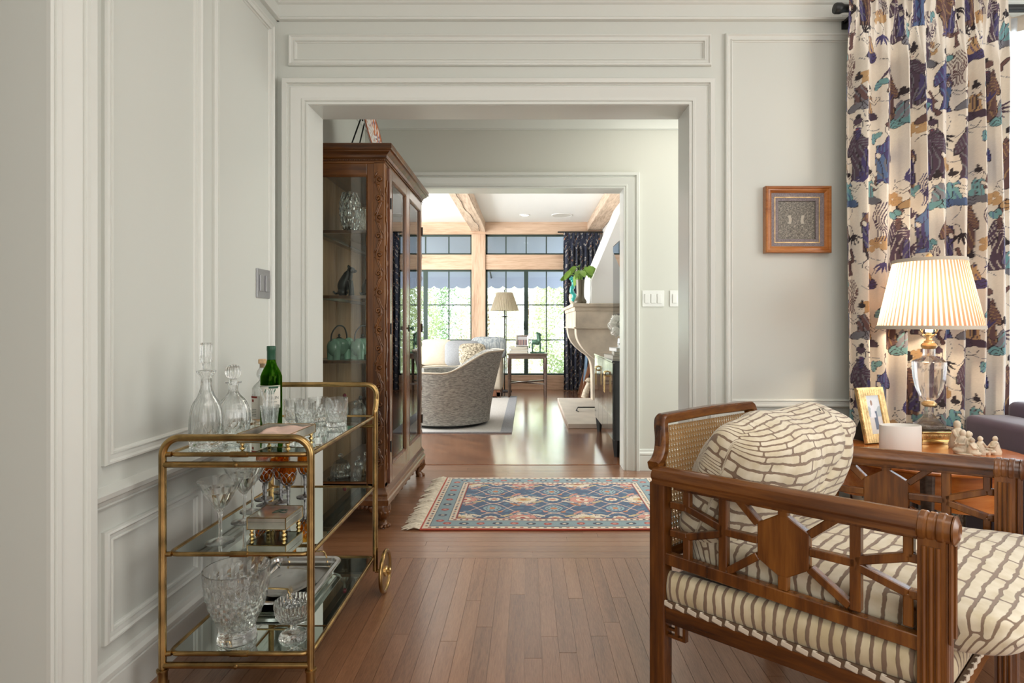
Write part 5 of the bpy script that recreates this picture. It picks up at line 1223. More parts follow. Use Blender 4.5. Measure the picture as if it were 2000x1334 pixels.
def pleated(name, x0, x1, y, z0, z1, nf, amp, cloth, mat, parent, nu=330, nv=520, gather=.12, ph=0, fullness=1.45, lean=0, pscale=1):
    """pinch-pleated curtain panel: folds are full at the hem, pinched at the head"""
    W = x1-x0; H = z1-z0; U = np.linspace(0, 1, nu+1); Vv = np.linspace(0, 1, nv+1)
    u, v = np.meshgrid(U, Vv); dep = 1-v    # v: 0 hem, 1 head
    f = u*nf; wav = np.sin(2*PI*f+ph+.5*np.sin(3*v+u*4)); sharp = np.sign(wav)*np.abs(wav)**.75
    hd = np.clip((v-(1-gather))/gather, 0, 1)
    tri = np.sin(2*PI*f*3+ph)*.35
    A = amp*(1-.35*hd)*(1+.25*np.sin(u*17+v*2))
    yy = y+A*(sharp*(1-hd)+hd*(np.abs(((f+.25+ph/6.28) % 1)-.5)*4-1)*.9+tri*hd*.5)-.012*np.sin(v*PI)
    xx = x0+W*u+.0035*np.sin(4*PI*f+ph)*(1-hd)+lean*(1-v)*(u-.5)+.006*np.sin(v*6+u*12)
    zz = z0+H*v+0*u
    V = np.stack([xx, yy, zz], -1).reshape(-1, 3)
    row = int(nv*.4); seg = np.hypot(np.diff(xx[row]), np.diff(yy[row])); uf = np.tile(np.concatenate([[0], np.cumsum(seg)])*pscale, (nv+1, 1))+0*u ; idx = np.arange((nu+1)*(nv+1)).reshape(nv+1, nu+1)
    F = np.stack([idx[:-1, :-1], idx[:-1, 1:], idx[1:, 1:], idx[1:, :-1]], -1).reshape(-1, 4)
    me = bpy.data.meshes.new(name); off = Vector(parent.location); V = V-np.array(off)
    me.from_pydata(V.tolist(), [], F.tolist())
    if cloth is not None:
        I = ((uf/cloth.w*cloth.nx).astype(int)) % cloth.nx; J = (((zz-z0)*pscale/cloth.h*cloth.ny).astype(int)) % cloth.ny
        c = cloth.a[J, I].reshape(-1, 3); at = me.color_attributes.new('Col', 'FLOAT_COLOR', 'POINT'); arr = np.ones((len(V), 4), np.float32); arr[:, :3] = c; at.data.foreach_set('color', arr.ravel())
    me.materials.append(M[mat]); me.polygons.foreach_set('use_smooth', [True]*len(me.polygons))
    o = bpy.data.objects.new(name, me); COL.objects.link(o); o.parent = parent
    sd = o.modifiers.new('t', 'SOLIDIFY'); sd.thickness = .0015
    return o
cur = thing('figured_curtain', 'tall pleated cream curtain printed with robed figures in plum, indigo and teal', 'curtain', (1.77, 2.6, 0))
pleated('drape', 1.415, 2.115, 2.585, .015, 2.535, 8.5, .034, TR_, 'print', cur, 430, 900, pscale=.86)
m = MB()
for k in range(9):
    x = 1.45+.083*k; m.tube([(x, 2.615, 2.50), (x, 2.625, 2.535), (x, 2.60, 2.54)], .002, 5)
part(cur, 'hook', m, 'black', None, kind='stuff')
rod = thing('curtain_rod', 'black curtain rod with a rounded finial above the figured curtain', 'curtain rod', (2.3, 2.60, 2.50))
part(rod, 'rod', MB().cyl((1.405, 2.625, 2.492), (3.3, 2.625, 2.492), .017), 'black')
part(rod, 'finial', MB().lathe([(0, -.028), (.020, -.027), (.024, -.020), (.024, .0), (.019, .010), (.017, .02)], (1.395, 2.625, 2.492), 20, axis='X'), 'black')
for X in (1.47, 3.2): part(rod, 'bracket', MB().box((X-.008, 2.625, 2.475), (X+.008, 2.73, 2.487)).box((X-.014, 2.722, 2.45), (X+.014, 2.73, 2.51)), 'black', None)
shc = thing('sheer_curtain', 'white translucent sheer curtain at the right edge behind the figured one', 'sheer curtain', (2.7, 2.67, 0))
pleated('drape', 2.09, 3.3, 2.672, .02, 2.47, 13, .016, None, 'sheer', shc, 260, 60)
part(shc, 'header_tape', MB().grid(lambda a, b: (2.09+1.21*a, 2.662+.014*sin(a*82), 2.41+.07*b), 200, 1), 'creamfab', None)

# ------------------------------------------------------------------ knotted rug in the hall
rx0, rx1, ry0, ry1 = -.565, .875, 3.095, 4.145
RW, RH = rx1-rx0, ry1-ry0
NV = srgb(54, 80, 112); SB = srgb(92, 128, 152); CR = srgb(222, 208, 186); PK = srgb(206, 140, 122); RD = srgb(176, 60, 44); TN_ = srgb(204, 180, 130); GB = srgb(128, 150, 156); DK = srgb(34, 38, 62); OR = srgb(190, 116, 66)
rr = Ras(RW, RH, .0029, NV)
bd = np.minimum(np.minimum(rr.X, RW-rr.X), np.minimum(rr.Y, RH-rr.Y))
def band(a, b, c): rr.a[(bd >= a) & (bd < b)] = c
F0 = .178
band(0, .010, RD); band(.010, .042, CR); band(.042, .046, DK); band(.046, .128, GB); band(.128, .132, DK); band(.132, .166, CR*.96); band(.166, .170, RD*.8); band(.170, F0, DK)
fieldmask = bd >= F0
keep = rr.a.copy()
# field: lattice of ogees with palmettes
PX, PY = .36, .345
cxs = [RW/2+PX*k for k in range(-3, 4)]; cys = [RH/2+PY*k*.5 for k in range(-3, 4)]
for c in (SB*.8,):
    x, y = rr.loc(0, 0, 0, 1); rr.a[(np.sin(x*38+3*np.sin(y*26))*np.sin(y*44+2*np.cos(x*31)) > .55)] = c
x, y = rr.loc(RW/2, RH/2, 0, .6)
for sg in (1, -1):
    ph = (x/PX*2*PI); yy = .5*PY*.5*np.cos(ph/1)*sg
    for k in range(-3, 4):
        d = np.abs(y-PY*.5*k*2*.5-yy*.98); rr.a[d < .0058] = CR*.92; rr.a[d < .0024] = PK
def palm(cx, cy, w, h, c1, c2, c3, n=11):
    for k in range(n):
        a = 2*PI*k/n; rr.ell(cx+w*.62*cos(a), cy+h*.62*sin(a), w*.30, h*.34, c1, a, DK, .0012, .3)
    rr.ell(cx, cy, w*.68, h*.66, c1, 0, None); rr.ell(cx, cy, w*.46, h*.48, c2, 0, c3*.7, .0015); rr.ell(cx, cy, w*.2, h*.26, c3)
def rosette(cx, cy, r_, c1, c2):
    rr.ell(cx, cy, r_, r_, c1, 0, DK, .001, .3)
    for k in range(10): rr.ell(cx+r_*.72*cos(k*PI/5), cy+r_*.72*sin(k*PI/5), .006, .006, DK, 0, None)
    rr.ell(cx, cy, r_*.35, r_*.35, c2, 0, DK, .001)
def leafy(cx, cy, L, a, c):
    rr.ell(cx, cy, L, L*.27, c, a, DK, .001, 1.2); rr.ell(cx+L*.4*cos(a), cy+L*.4*sin(a), L*.5, L*.2, c*.85, a+.5)
for i in range(-3, 4):
    for j in range(-3, 4):
        X0, Y0 = RW/2+PX*i, RH/2+PY*j
        for (dx, dy, a, c) in ((.09, .045, .5, TN_), (-.09, .045, -.5, CR), (.09, -.045, -.5, CR), (-.09, -.045, .5, TN_), (.135, .10, .8, PK), (-.13, .10, -.6, SB), (.13, -.1, -.7, OR), (-.135, -.1, .6, PK)): leafy(X0+dx, Y0+dy, .040, a, c)
        if (i+j) % 2: palm(X0+PX/2, Y0, .095, .062, CR, TN_, OR)
        else: palm(X0+PX/2, Y0, .085, .060, PK, CR, RD)
        rosette(X0, Y0+PY*.5, .052, GB*1.25, OR); palm(X0, Y0, .045, .035, CR, PK, OR, 8)
        for (dx, dy, c) in ((.05, .11, OR), (-.05, .11, PK), (.16, .06, CR), (-.16, .06, SB), (.16, -.06, OR), (-.16, -.06, CR)): rr.ell(X0+dx, Y0+dy, .014, .011, c, .4, DK, .001)
rr.a[~fieldmask] = keep[~fieldmask]
def along(k_, off, n, fn):
    for i in range(n):
        t = (i+.5)/n
        fn(off+(RW-2*off)*t, off, i); fn(off+(RW-2*off)*t, RH-off, i+1)
def bordermed(x, y, i):
    c = DK if i % 2 else RD*.85
    rr.ell(x, y, .026 if i % 2 else .022, .019, c, 0, None, warp=.2); rr.ell(x, y, .011, .008, CR if i % 2 else PK, 0, None, warp=.2)
along(0, .087, 14, bordermed)
for i in range(9): bordermed(.087, .13+(RH-.26)*i/8, i); bordermed(RW-.087, .13+(RH-.26)*i/8, i)
for off, s_ in ((.026, .010), (.149, .009)):
    n = int(RW/.042)
    for i in range(n):
        for Y in (off, RH-off): rr.ell(off+(RW-2*off)*(i+.5)/n, Y, s_, .007, DK if i % 2 else RD*.7, 0, None, warp=.1)
    n = int(RH/.042)
    for i in range(n):
        for X in (off, RW-off): rr.ell(X, off+(RH-2*off)*(i+.5)/n, .008, s_, DK if i % 2 else OR*.6, 0, None, warp=.1)
rr.a = rr.a*(.9+.2*np.random.default_rng(2).random(rr.a.shape[:2])[:, :, None])
rug = thing('knotted_rug', 'blue and cream knotted wool rug with red binding in the hall doorway', 'rug', (.155, 3.62, 0))
nu, nv = 430, 310
U, V_ = np.meshgrid(np.linspace(0, 1, nu+1), np.linspace(0, 1, nv+1))
Z = .008+.0012*np.sin(U*23+V_*5)*np.sin(V_*17); Z[V_ < .004] = .002; Z[V_ > .996] = .002
Vt = np.stack([rx0+RW*U-.155+.0, ry0+RH*V_-3.62+.003*np.sin(U*9), Z], -1).reshape(-1, 3); idx = np.arange((nu+1)*(nv+1)).reshape(nv+1, nu+1)
me = bpy.data.meshes.new('pile'); me.from_pydata(Vt.tolist(), [], np.stack([idx[:-1, :-1], idx[:-1, 1:], idx[1:, 1:], idx[1:, :-1]], -1).reshape(-1, 4).tolist())
at = me.color_attributes.new('Col', 'FLOAT_COLOR', 'POINT'); arr = np.ones((len(Vt), 4), np.float32)
arr[:, :3] = rr.a[np.minimum((V_*rr.ny).astype(int), rr.ny-1), np.minimum((U*rr.nx).astype(int), rr.nx-1)].reshape(-1, 3); at.data.foreach_set('color', arr.ravel()); me.materials.append(M['rugprint'])
me.polygons.foreach_set('use_smooth', [True]*len(me.polygons)); o = bpy.data.objects.new('pile', me); COL.objects.link(o); o.parent = rug
part(rug, 'binding', MB().tube([(rx0+RW*i/20, ry0+.003*sin(9*i/20), .005) for i in range(21)], .0055, 6).tube([(rx0, ry0+RH*.0, .005), (rx0, ry0+RH, .005)], .0045, 6), 'redwool', 60, kind='stuff')
g = random.Random(5); m = MB()
for side, X in ((-1, rx0), (1, rx1)):
    n = 95
    for i in range(n):
        y = ry0+RH*(i+.5)/n; L = g.uniform(.065, .105); sk = g.uniform(-.035, .02)
        for k in range(3):
            a = g.uniform(-.3, .3); p = [(X, y+.002*k, .006), (X+side*L*.35, y+sk*.4+.004*k, .012+.004*g.random()), (X+side*L*.7, y+sk*.8+a*.015, .010+.004*g.random()), (X+side*L, y+sk+a*.03, .004)]
            m.tube(p, [.0032, .0042, .004, .0018], 4)
part(rug, 'fringe', m, 'fringe', 60, kind='stuff')
# ================================================================== carved glazed display cabinet in the hall
kx0, kx1, ky0, ky1 = -1.19, -.76, 3.14, 4.22
cab = thing('display_cabinet', 'tall carved mahogany display cabinet with glass doors, against the hall wall', 'display cabinet', (-.975, 3.68, 0))
def K_(nm, m, mat='mahog', sm=35, **kw): return part(cab, nm, m, mat, sm, **kw)
K_('back_panel', MB().box((kx0, ky0+.02, .22), (kx0+.012, ky1-.02, 1.95)), 'mahogint', None)
K_('bottom_panel', MB().box((kx0, ky0, .205), (kx1, ky1, .235)), 'mahogy', None, bevel=.002)
K_('top_panel', MB().box((kx0, ky0, 1.945), (kx1, ky1, 1.975)), 'mahogy', None)
def side(y, s):
    K_('side_rail', MB().box((kx0+.035, y-.0, 1.88), (-.855, y+s*.025, 1.955)).box((kx0+.035, y, .15), (-.855, y+s*.025, .235)), 'mahogx', None, bevel=.003)
    K_('side_stile', MB().box((-.855, y, .15), (-.818, y+s*.025, 1.955)), 'mahog', None, bevel=.003)
    K_('side_stile', MB().box((kx0, y, .15), (kx0+.035, y+s*.025, 1.955)), 'mahog', None, bevel=.003)
    K_('side_pane', MB().box((kx0+.03, y+s*.011, .23), (-.85, y+s*.014, 1.885)), 'pane', None)
    K_('glazing_bead', MB().sweep([(kx0+.035, y, 1.88), (kx0+.035, y, .235), (-.855, y, .235), (-.855, y, 1.88)], [(0, .002), (0, -.0), (.006, -.004), (.008, -.012), (0, -.012)], (0, -1, 0), True), 'mahogx', 30)
    K_('corner_pilaster', MB().box((-.82, y-s*.004, .15), (kx1, y+s*.06, 1.955)), 'mahog', None, bevel=.004)
side(ky0, 1); side(ky1, -1)
# carved trailing vine on the near pilaster
def spiral(c, r0, a0, turns, y, n=18, sg=1): return [(c[0]+r0*(1-.8*i/n)*cos(a0+sg*2*PI*turns*i/n), y, c[1]+r0*(1-.8*i/n)*sin(a0+sg*2*PI*turns*i/n)) for i in range(n+1)]
m = MB(); yv = ky0-.006; xc = -.790; vine = []
z = .30
while z < 1.87: vine.append((xc+.014*sin((z-.3)*2*PI/.20), yv, z)); z += .015
m.tube(vine, .0050, 8)
k = 0; z = .33
while z < 1.86:
    s = 1 if k % 2 == 0 else -1; zc_ = z
    sp_ = spiral((xc-s*.004, zc_+.026), .019, -PI/2, 1.15, yv-.001, sg=s); m.tube(sp_, [.0050+.0018*i/18 for i in range(19)], 6); m.ell(sp_[-1], (.006, .005, .006), 8, 6)
    for q in range(4):
        a = (.15+.35*q)*s; rot = Matrix.Rotation(a, 3, 'Y'); m.ell((xc-s*.008+s*.006*q, yv-.001, zc_-.030+.012*q), (.0045, .006, .017), 8, 6, rot)
    m.ell((xc+s*.016, yv-.001, zc_+.050), (.0048, .006, .020), 8, 6, Matrix.Rotation(-s*.5, 3, 'Y'))
    z += .100; k += 1
K_('carved_vine', m, 'mahog', 60, kind='stuff')
m = MB(); xv = kx1+.003
z = .3; vv = []
while z < 1.87: vv.append((xv, ky0+.028+.008*sin((z-.3)*21), z)); z += .02
m.tube(vv, .0035, 5)
for i in range(20): m.ell((xv+.001, ky0+.028+.012*(-1)**i, .32+.078*i), (.005, .007, .018), 8, 6)
K_('carved_vine', m, 'mahog', 60, kind='stuff')
m = MB(); vv = [(xv, ky1-.030+.008*sin(i*.42), .3+.02*i) for i in range(79)]; m.tube(vv, .0035, 5)
for i in range(20): m.ell((xv+.001, ky1-.030+.012*(-1)**i, .32+.078*i), (.006, .007, .018), 8, 6)
K_('carved_vine', m, 'mahog', 60, kind='stuff')
# crown moulding, rope bead, plinth
CR_ = [(0, 1.94), (-.004, 1.942), (-.004, 1.952), (-.001, 1.955), (-.001, 1.968), (-.010, 1.972), (-.014, 1.985), (-.028, 1.996), (-.034, 1.999), (-.034, 2.006), (-.042, 2.008), (-.046, 2.014), (-.046, 2.036), (-.040, 2.040), (0, 2.040)]
K_('crown_moulding', MB().sweep([(kx0, ky0, 0), (kx1, ky0, 0), (kx1, ky1, 0), (kx0, ky1, 0)], CR_, (0, 0, 1)).box((kx0, ky0, 2.02), (kx1, ky1, 2.038)), 'mahogx', 28)
m = MB(); rot = Matrix.Rotation(.7, 3, 'Y'); n = 46
for i in range(n): m.ell((kx0+.006+(kx1-kx0)*i/n, ky0-.006, 1.960), (.0075, .004, .0028), 8, 5, rot)
rot = Matrix.Rotation(-.7, 3, 'X'); n = 110
for i in range(n): m.ell((kx1+.006, ky0+.004+(ky1-ky0)*i/n, 1.960), (.004, .0075, .0028), 6, 4, rot)
K_('rope_moulding', m, 'mahogx', 60, kind='stuff')
PLN = [(0, .12), (-.022, .122), (-.024, .128), (-.024, .150), (-.018, .156), (-.014, .170), (-.018, .174), (-.018, .182), (-.008, .196), (-.004, .212), (0, .214)]
K_('plinth_moulding', MB().sweep([(kx0, ky0, 0), (kx1, ky0, 0), (kx1, ky1, 0), (kx0, ky1, 0)], PLN, (0, 0, 1)).box((kx0, ky0, .121), (kx1, ky1, .206)), 'mahogy', 28)
# two glazed doors
def door(y0, y1, hinge):
    t = .022; X0, X1 = kx1-.004, kx1+.014; z0, z1 = .218, 1.935; w = .050
    K_('door_stile', MB().box((X0, y0, z0), (X1, y0+w, z1)), 'doorfront', None, bevel=.003); K_('door_stile', MB().box((X0, y1-w, z0), (X1, y1, z1)), 'doorfront', None, bevel=.003)
    K_('door_rail', MB().box((X0, y0+w, z1-.055), (X1, y1-w, z1)), 'doorfront', None, bevel=.003); K_('door_rail', MB().box((X0, y0+w, z0), (X1, y1-w, z0+.095)), 'doorfront', None, bevel=.003)
    K_('glazing_bead', MB().sweep([(X1, y0+w, z1-.055), (X1, y0+w, z0+.095), (X1, y1-w, z0+.095), (X1, y1-w, z1-.055)], [(0, .001), (.004, .002), (.010, -.006), (.012, -.012), (0, -.012)], (1, 0, 0), True), 'mahog', 30)
    K_('door_pane', MB().box((kx1+.001, y0+w-.004, z0+.09), (kx1+.004, y1-w+.004, z1-.05)), 'pane', None)
    for zz in (.42, 1.06, 1.74):
        yy = y0+.003 if hinge < 0 else y1-.003
        K_('hinge', MB().cyl((X1+.004, yy, zz-.03), (X1+.004, yy, zz+.03), .0045, n=8), 'bronze')
ym = (ky0+.062+ky1-.062)/2
door(ky0+.060, ym-.001, -1); door(ym+.001, ky1-.060, 1)
kn = K_('knob', MB().lathe([(0, 0), (.008, 0), (.006, .008), (.005, .014), (.011, .018), (.014, .024), (.011, .031), (0, .034)], (kx1+.014, ym+.026, 1.06), 18, axis='X').ell((kx1+.016, ym+.026, 1.06), (.003, .012, .022), 12, 8), 'patina')
# shelves with glass inset
for z in (.57, .89, 1.24, 1.592):
    s_ = K_('shelf', MB().box((kx0+.012, ky0+.028, z-.016), (kx1-.02, ky0+.055, z)).box((kx0+.012, ky1-.055, z-.016), (kx1-.02, ky1-.028, z)).box((kx1-.06, ky0+.055, z-.016), (kx1-.02, ky1-.055, z)).box((kx0+.012, ky0+.055, z-.016), (kx0+.05, ky1-.055, z)), 'mahogy', None)
    MB().box((kx0+.05, ky0+.055, z-.008), (kx1-.06, ky1-.055, z-.001)).build('shelf_glass', 'pane', s_)
# carved feet
def foot(x, y, sx, sy):
    m = MB().tube(spl([(x, y, .125), (x+.010*sx, y+.010*sy, .10), (x+.018*sx, y+.018*sy, .075), (x+.004*sx, y+.004*sy, .045), (x+.004*sx, y+.004*sy, .028), (x+.012*sx, y+.012*sy, .012), (x+.012*sx, y+.012*sy, .0)], 4), [.042+.0*i if i < 4 else max(.020, .044-.0032*(i-4)) if i < 14 else .018+.0012*(i-14) for i in range(25)], 12)
    for k in range(4):
        a = math.atan2(sy, sx)+(-.9+.6*k); m.ell((x+.012*sx+.026*cos(a), y+.012*sy+.026*sin(a), .010), (.014, .009, .010), 8, 6, Matrix.Rotation(a, 3, 'Z'))
        m.tube([(x+.030*cos(a), y+.030*sin(a), .118), (x+.015*sx+.034*cos(a), y+.015*sy+.034*sin(a), .085), (x+.004*sx+.026*cos(a), y+.004*sy+.026*sin(a), .052)], [.008, .007, .004], 6)
    for s in (0, 1):
        cx_, cy_ = (x-sx*.05, y) if s else (x, y-sy*.05)
        m.ell((cx_, cy_, .095), (.022, .022, .026), 10, 8); m.ell((cx_-(sx*.03 if s else 0), cy_-(0 if s else sy*.03), .108), (.018, .018, .014), 8, 6)
    K_('carved_foot', m, 'mahog', 60)
for x, y, sx, sy in ((kx1-.022, ky0+.022, 1, -1), (kx1-.022, ky1-.022, 1, 1), (kx0+.05, ky0+.022, -1, -1), (kx0+.05, ky1-.022, -1, 1)): foot(x, y, sx, sy)
m = MB()
for i in range(7): m.ell((-.90+.022*(i-3), ky0-.004, .118-.004*abs(i-3)), (.012, .010, .020-.002*abs(i-3)), 8, 6, Matrix.Rotation(.25*(i-3), 3, 'Y'))
for i in range(16): m.ell((kx1+.004, ky0+.12+.056*i, .112-.01*(i % 2)), (.009, .020, .010), 8, 6)
K_('carved_apron', m, 'mahogy', 60)

# ------------------------------------------------------------------ what the cabinet holds
def cuts(n, amp): return lambda t, z, u: 1-amp*abs(sin(t*n+z*48))-amp*abs(sin(t*n-z*48))
def crys(name, label, cat, loc, outer, inner, amp=.06, n=7, seg=64): return vessel(name, label, cat, loc, outer, inner, seg, cuts(n, amp))
VO = [(0, 0), (.034, 0), (.040, .01), (.056, .06), (.064, .12), (.060, .18), (.050, .212), (.047, .22)]; VI = [(0, .02), (.034, .024), (.050, .07), (.057, .12), (.053, .18), (.043, .22)]
crys('crystal_vase', 'barrel-shaped cut crystal vase on the top cabinet shelf, seen through the side glass', 'vase', (-.985, 3.27, 1.592), VO, VI, .13, 6)
crys('crystal_vase', 'narrower cut crystal vase behind the barrel-shaped one on the top shelf', 'vase', (-.955, 3.47, 1.592), [(a*.9, b*.8) for a, b in VO], [(a*.9, b*.8) for a, b in VI])
for i in range(3):
    crys('crystal_goblet', ['cut crystal goblet on the top shelf behind the first glass door', 'cut crystal goblet in the middle behind the first glass door, top shelf', 'cut crystal goblet nearest the meeting doors on the top shelf'][i], 'goblet', (-.86, 3.45+.13*i, 1.592),
         [(0, 0), (.026, 0), (.026, .003), (.005, .01), (.004, .06), (.018, .075), (.028, .10), (.030, .14)], [(0, .072), (.015, .078), (.025, .10), (.027, .14)], .04, 7, 36)
# dark bronze animals
def beast(loc, label, s=1, rz=0, mat='bronze'):
    t = thing('bronze_animal', label, 'figurine', loc, rz)
    m = MB().tube(spl([(-.035*s, 0, .03*s), (-.02*s, 0, .075*s), (.0, 0, .12*s), (.012*s, 0, .150*s)], 4), [.024*s, .030*s, .034*s, .036*s, .036*s, .034*s, .032*s, .030*s, .028*s, .026*s, .022*s, .018*s, .012*s], 12)
    part(t, 'body', m, mat, 60, world=False)
    part(t, 'head', MB().ell((.018*s, 0, .150*s), (.024*s, .020*s, .020*s), 12, 8).ell((.038*s, 0, .145*s), (.014*s, .012*s, .010*s), 10, 6).ell((.006*s, .014*s, .170*s), (.006*s, .004*s, .010*s), 8, 5).ell((.006*s, -.014*s, .170*s), (.006*s, .004*s, .010*s), 8, 5), mat, 60, world=False)
    for y in (-.018, .018):
        part(t, 'leg', MB().tube([(.010*s, y*s, .09*s), (.018*s, y*s, .05*s), (.020*s, y*s, 0)], [.014*s, .011*s, .012*s], 8), mat, 60, world=False)
        part(t, 'leg', MB().ell((-.030*s, y*s, .022*s), (.026*s, .014*s, .022*s), 10, 8), mat, 60, world=False)
    part(t, 'tail', MB().tube(spl([(-.05*s, 0, .02*s), (-.072*s, 0, .015*s), (-.085*s, 0, .028*s)], 4), .006*s, 6), mat, 60, world=False)
beast((-.990, 3.25, 1.24), 'dark bronze seated animal on the second shelf, nearest the side glass', .95, 0)
beast((-.905, 3.36, 1.24), 'dark bronze animal just behind the seated one, second shelf', .78, R(60))
# celadon elephants with looped handles
def elephant(loc, label, s, rz):
    t = thing('celadon_elephant', label, 'figurine', loc, rz, 'celadon elephants in the cabinet')
    part(t, 'body', MB().ell((0, 0, .062*s), (.060*s, .042*s, .044*s), 20, 12).ell((-.030*s, 0, .060*s), (.034*s, .040*s, .044*s), 16, 10), 'celadon', 60, world=False)
    part(t, 'head', MB().ell((.062*s, 0, .078*s), (.030*s, .026*s, .030*s), 14, 10), 'celadon', 60, world=False)
    part(t, 'trunk', MB().tube(spl([(.082*s, 0, .078*s), (.098*s, 0, .055*s), (.100*s, 0, .03*s), (.108*s, 0, .018*s)], 5), [.013*s-.0005*s*i for i in range(16)], 10), 'celadon', 60, world=False)
    for y in (-1, 1):
        part(t, 'ear', MB().ell((.050*s, y*.028*s, .078*s), (.016*s, .006*s, .026*s), 12, 8), 'celadon', 60, world=False)
        for x in (-.034, .034): part(t, 'leg', MB().cyl((x*s, y*.022*s, 0), (x*s, y*.020*s, .05*s), .016*s, .020*s, 14), 'celadon', 60, world=False)
    part(t, 'handle', MB().tube(spl([(-.052*s, 0, .085*s), (-.045*s, 0, .13*s), (-.010*s, 0, .165*s), (.030*s, 0, .160*s), (.048*s, 0, .125*s), (.050*s, 0, .10*s)], 6), .0038*s, 8), 'bronze', 60, world=False)
    part(t, 'lid_knob', MB().lathe([(.014*s, .102*s), (.012*s, .108*s), (.004*s, .112*s), (.007*s, .118*s), (.003*s, .126*s), (0, .127*s)], (0, 0, 0), 14), 'bronze', 60, world=False)
elephant((-1.045, 3.27, .89), 'celadon green elephant pot nearest the side glass, on the left', 1.12, R(60))
elephant((-.925, 3.30, .89), 'celadon green elephant pot just right of the first one', 1.12, R(60))
# blue glass bottles behind the door (third shelf)
M['blueglass'] = glassmat('blue_glass', (.10, .30, .42), .4)
for i, (y, s) in enumerate(((3.42, 1.0), (3.55, .9), (3.70, 1.05), (3.95, .95))):
    vessel('blue_bottle', ['blue glass bottle behind the first door, nearest side', 'smaller blue glass bottle beside it behind the first door', 'taller blue glass bottle near the door knob', 'blue glass bottle behind the second door'][i], 'bottle', (-.86, y, 1.24),
           [(0, 0), (.028*s, 0), (.034*s, .03*s), (.032*s, .06*s), (.010*s, .09*s), (.008*s, .13*s), (.012*s, .135*s)], [(0, .008), (.024*s, .01), (.028*s, .03*s), (.027*s, .06*s), (.006*s, .092*s), (.005*s, .13*s)], 24, None, 'blueglass')
# perfume bottles on the shelf level with the cart top
def perf(loc, label, s, stop, shp):
    t = vessel('perfume_bottle', label, 'perfume bottle', loc, [(0, 0)]+[(a*s, b*s) for a, b in shp], [(0, .006)]+[(a*s*.86, max(.008, b*s)) for a, b in shp], 28, cuts(4, .03))
    part(t, 'stopper', MB().lathe([(0, shp[-1][1]*s-.004), (.006, shp[-1][1]*s), (.010, shp[-1][1]*s+.006), (.011, shp[-1][1]*s+.016), (.007, shp[-1][1]*s+.024), (0, shp[-1][1]*s+.026)], (0, 0, 0), 18, lambda th, z, u: 1-.1*abs(sin(th*4))), stop, 30, world=False)
S1 = [(.026, 0), (.034, .012), (.034, .040), (.020, .058), (.009, .066), (.009, .080)]; S2 = [(.022, 0), (.024, .03), (.020, .06), (.008, .075), (.008, .105)]
perf((-1.015, 3.27, .57), 'tall slim perfume bottle with a red stopper', 1.0, 'redglass', S2)
perf((-.975, 3.34, .57), 'small round clear perfume bottle beside the red-stoppered one', .7, 'crystal', S1)
perf((-.930, 3.28, .57), 'wide clear perfume bottle in the middle of the lower shelf', 1.15, 'bronze', S1)
perf((-.885, 3.36, .57), 'clear perfume bottle nearest the front corner of the cabinet', 1.0, 'crystal', S1)
# cut glass dome and jars at the bottom
t = crys('glass_dome', 'domed cut glass butter dish with a ball knob on the cabinet floor', 'covered dish', (-1.03, 3.25, .235), [(0, 0), (.066, 0), (.070, .008), (.058, .012), (.057, .03), (.052, .065), (.036, .092), (.014, .104), (.006, .108), (.006, .112), (.013, .122), (.013, .13), (.0, .138)],
     [(0, .014), (.052, .014), (.052, .03), (.047, .062), (.030, .086), (0, .094)], .05, 9, 72)
crys('crystal_jar', 'cut glass jar beside the domed dish on the cabinet floor', 'jar', (-.925, 3.23, .235), [(0, 0), (.030, 0), (.033, .02), (.030, .06), (.020, .075), (.024, .085), (.018, .10), (.004, .112), (.009, .122), (0, .13)], [(0, .01), (.026, .012), (.028, .03), (.025, .06), (.012, .08)], .06, 6, 48)
crys('crystal_jar', 'second cut glass jar behind, at the cabinet corner', 'jar', (-.895, 3.33, .235), [(0, 0), (.034, 0), (.037, .02), (.034, .08), (.030, .11), (.034, .125)], [(0, .01), (.030, .012), (.032, .03), (.029, .08), (.028, .125)], .06, 6, 48)
# porcelain plate on a black stand, on top
t = thing('porcelain_plate', 'orange and white painted porcelain plate standing on top of the cabinet', 'plate', (-.925, 3.52, 2.04))
pr = .185; tl = R(14)
def plcol(r_, th):
    k = abs(sin(th*6+r_*30)); b = (.80, .78, .74)
    if r_ > .93: return (.42, .10, .03)
    if r_ > .62: return (.55, .17, .05) if k > .72 else ((.05, .08, .22) if k < .25 and r_ < .85 else b)
    return (.50, .16, .05) if (sin(th*5)*cos(r_*24) > .45) else b
m = MB()
def pf_(a, b):
    th = 2*PI*a; q = b*pr; dx = .022*smoothstep(.55, 1, b); y = q*cos(th); z = q*sin(th)
    return (-.925+dx*cos(tl)-(z+pr)*sin(tl)*.9+.03, 3.52+y, 2.05+(z+pr)*cos(tl)+dx*sin(tl))
m.grid(pf_, 64, 16, None, lambda a, b: plcol(b, 2*PI*a))
o = part(t, 'dish', m, 'plateprint', 60, weld=False); sd = o.modifiers.new('t', 'SOLIDIFY'); sd.thickness = .005
ps = thing('plate_stand', 'black wire easel holding up the painted plate', 'plate stand', (-.97, 3.52, 2.04))
m = MB()
for y in (3.44, 3.60): m.tube([(-.895, y, 2.065), (-.885, y, 2.045), (-1.06, y, 2.045), (-.985, y*.5+1.76, 2.30)], .0045, 6)
m.tube([(-1.03, 3.44, 2.045), (-1.03, 3.60, 2.045)], .004, 6).tube([(-.985, 3.52, 2.30), (-1.0, 3.52, 2.42)], .0045, 6)
part(ps, 'wire_frame', m, 'black', 60)
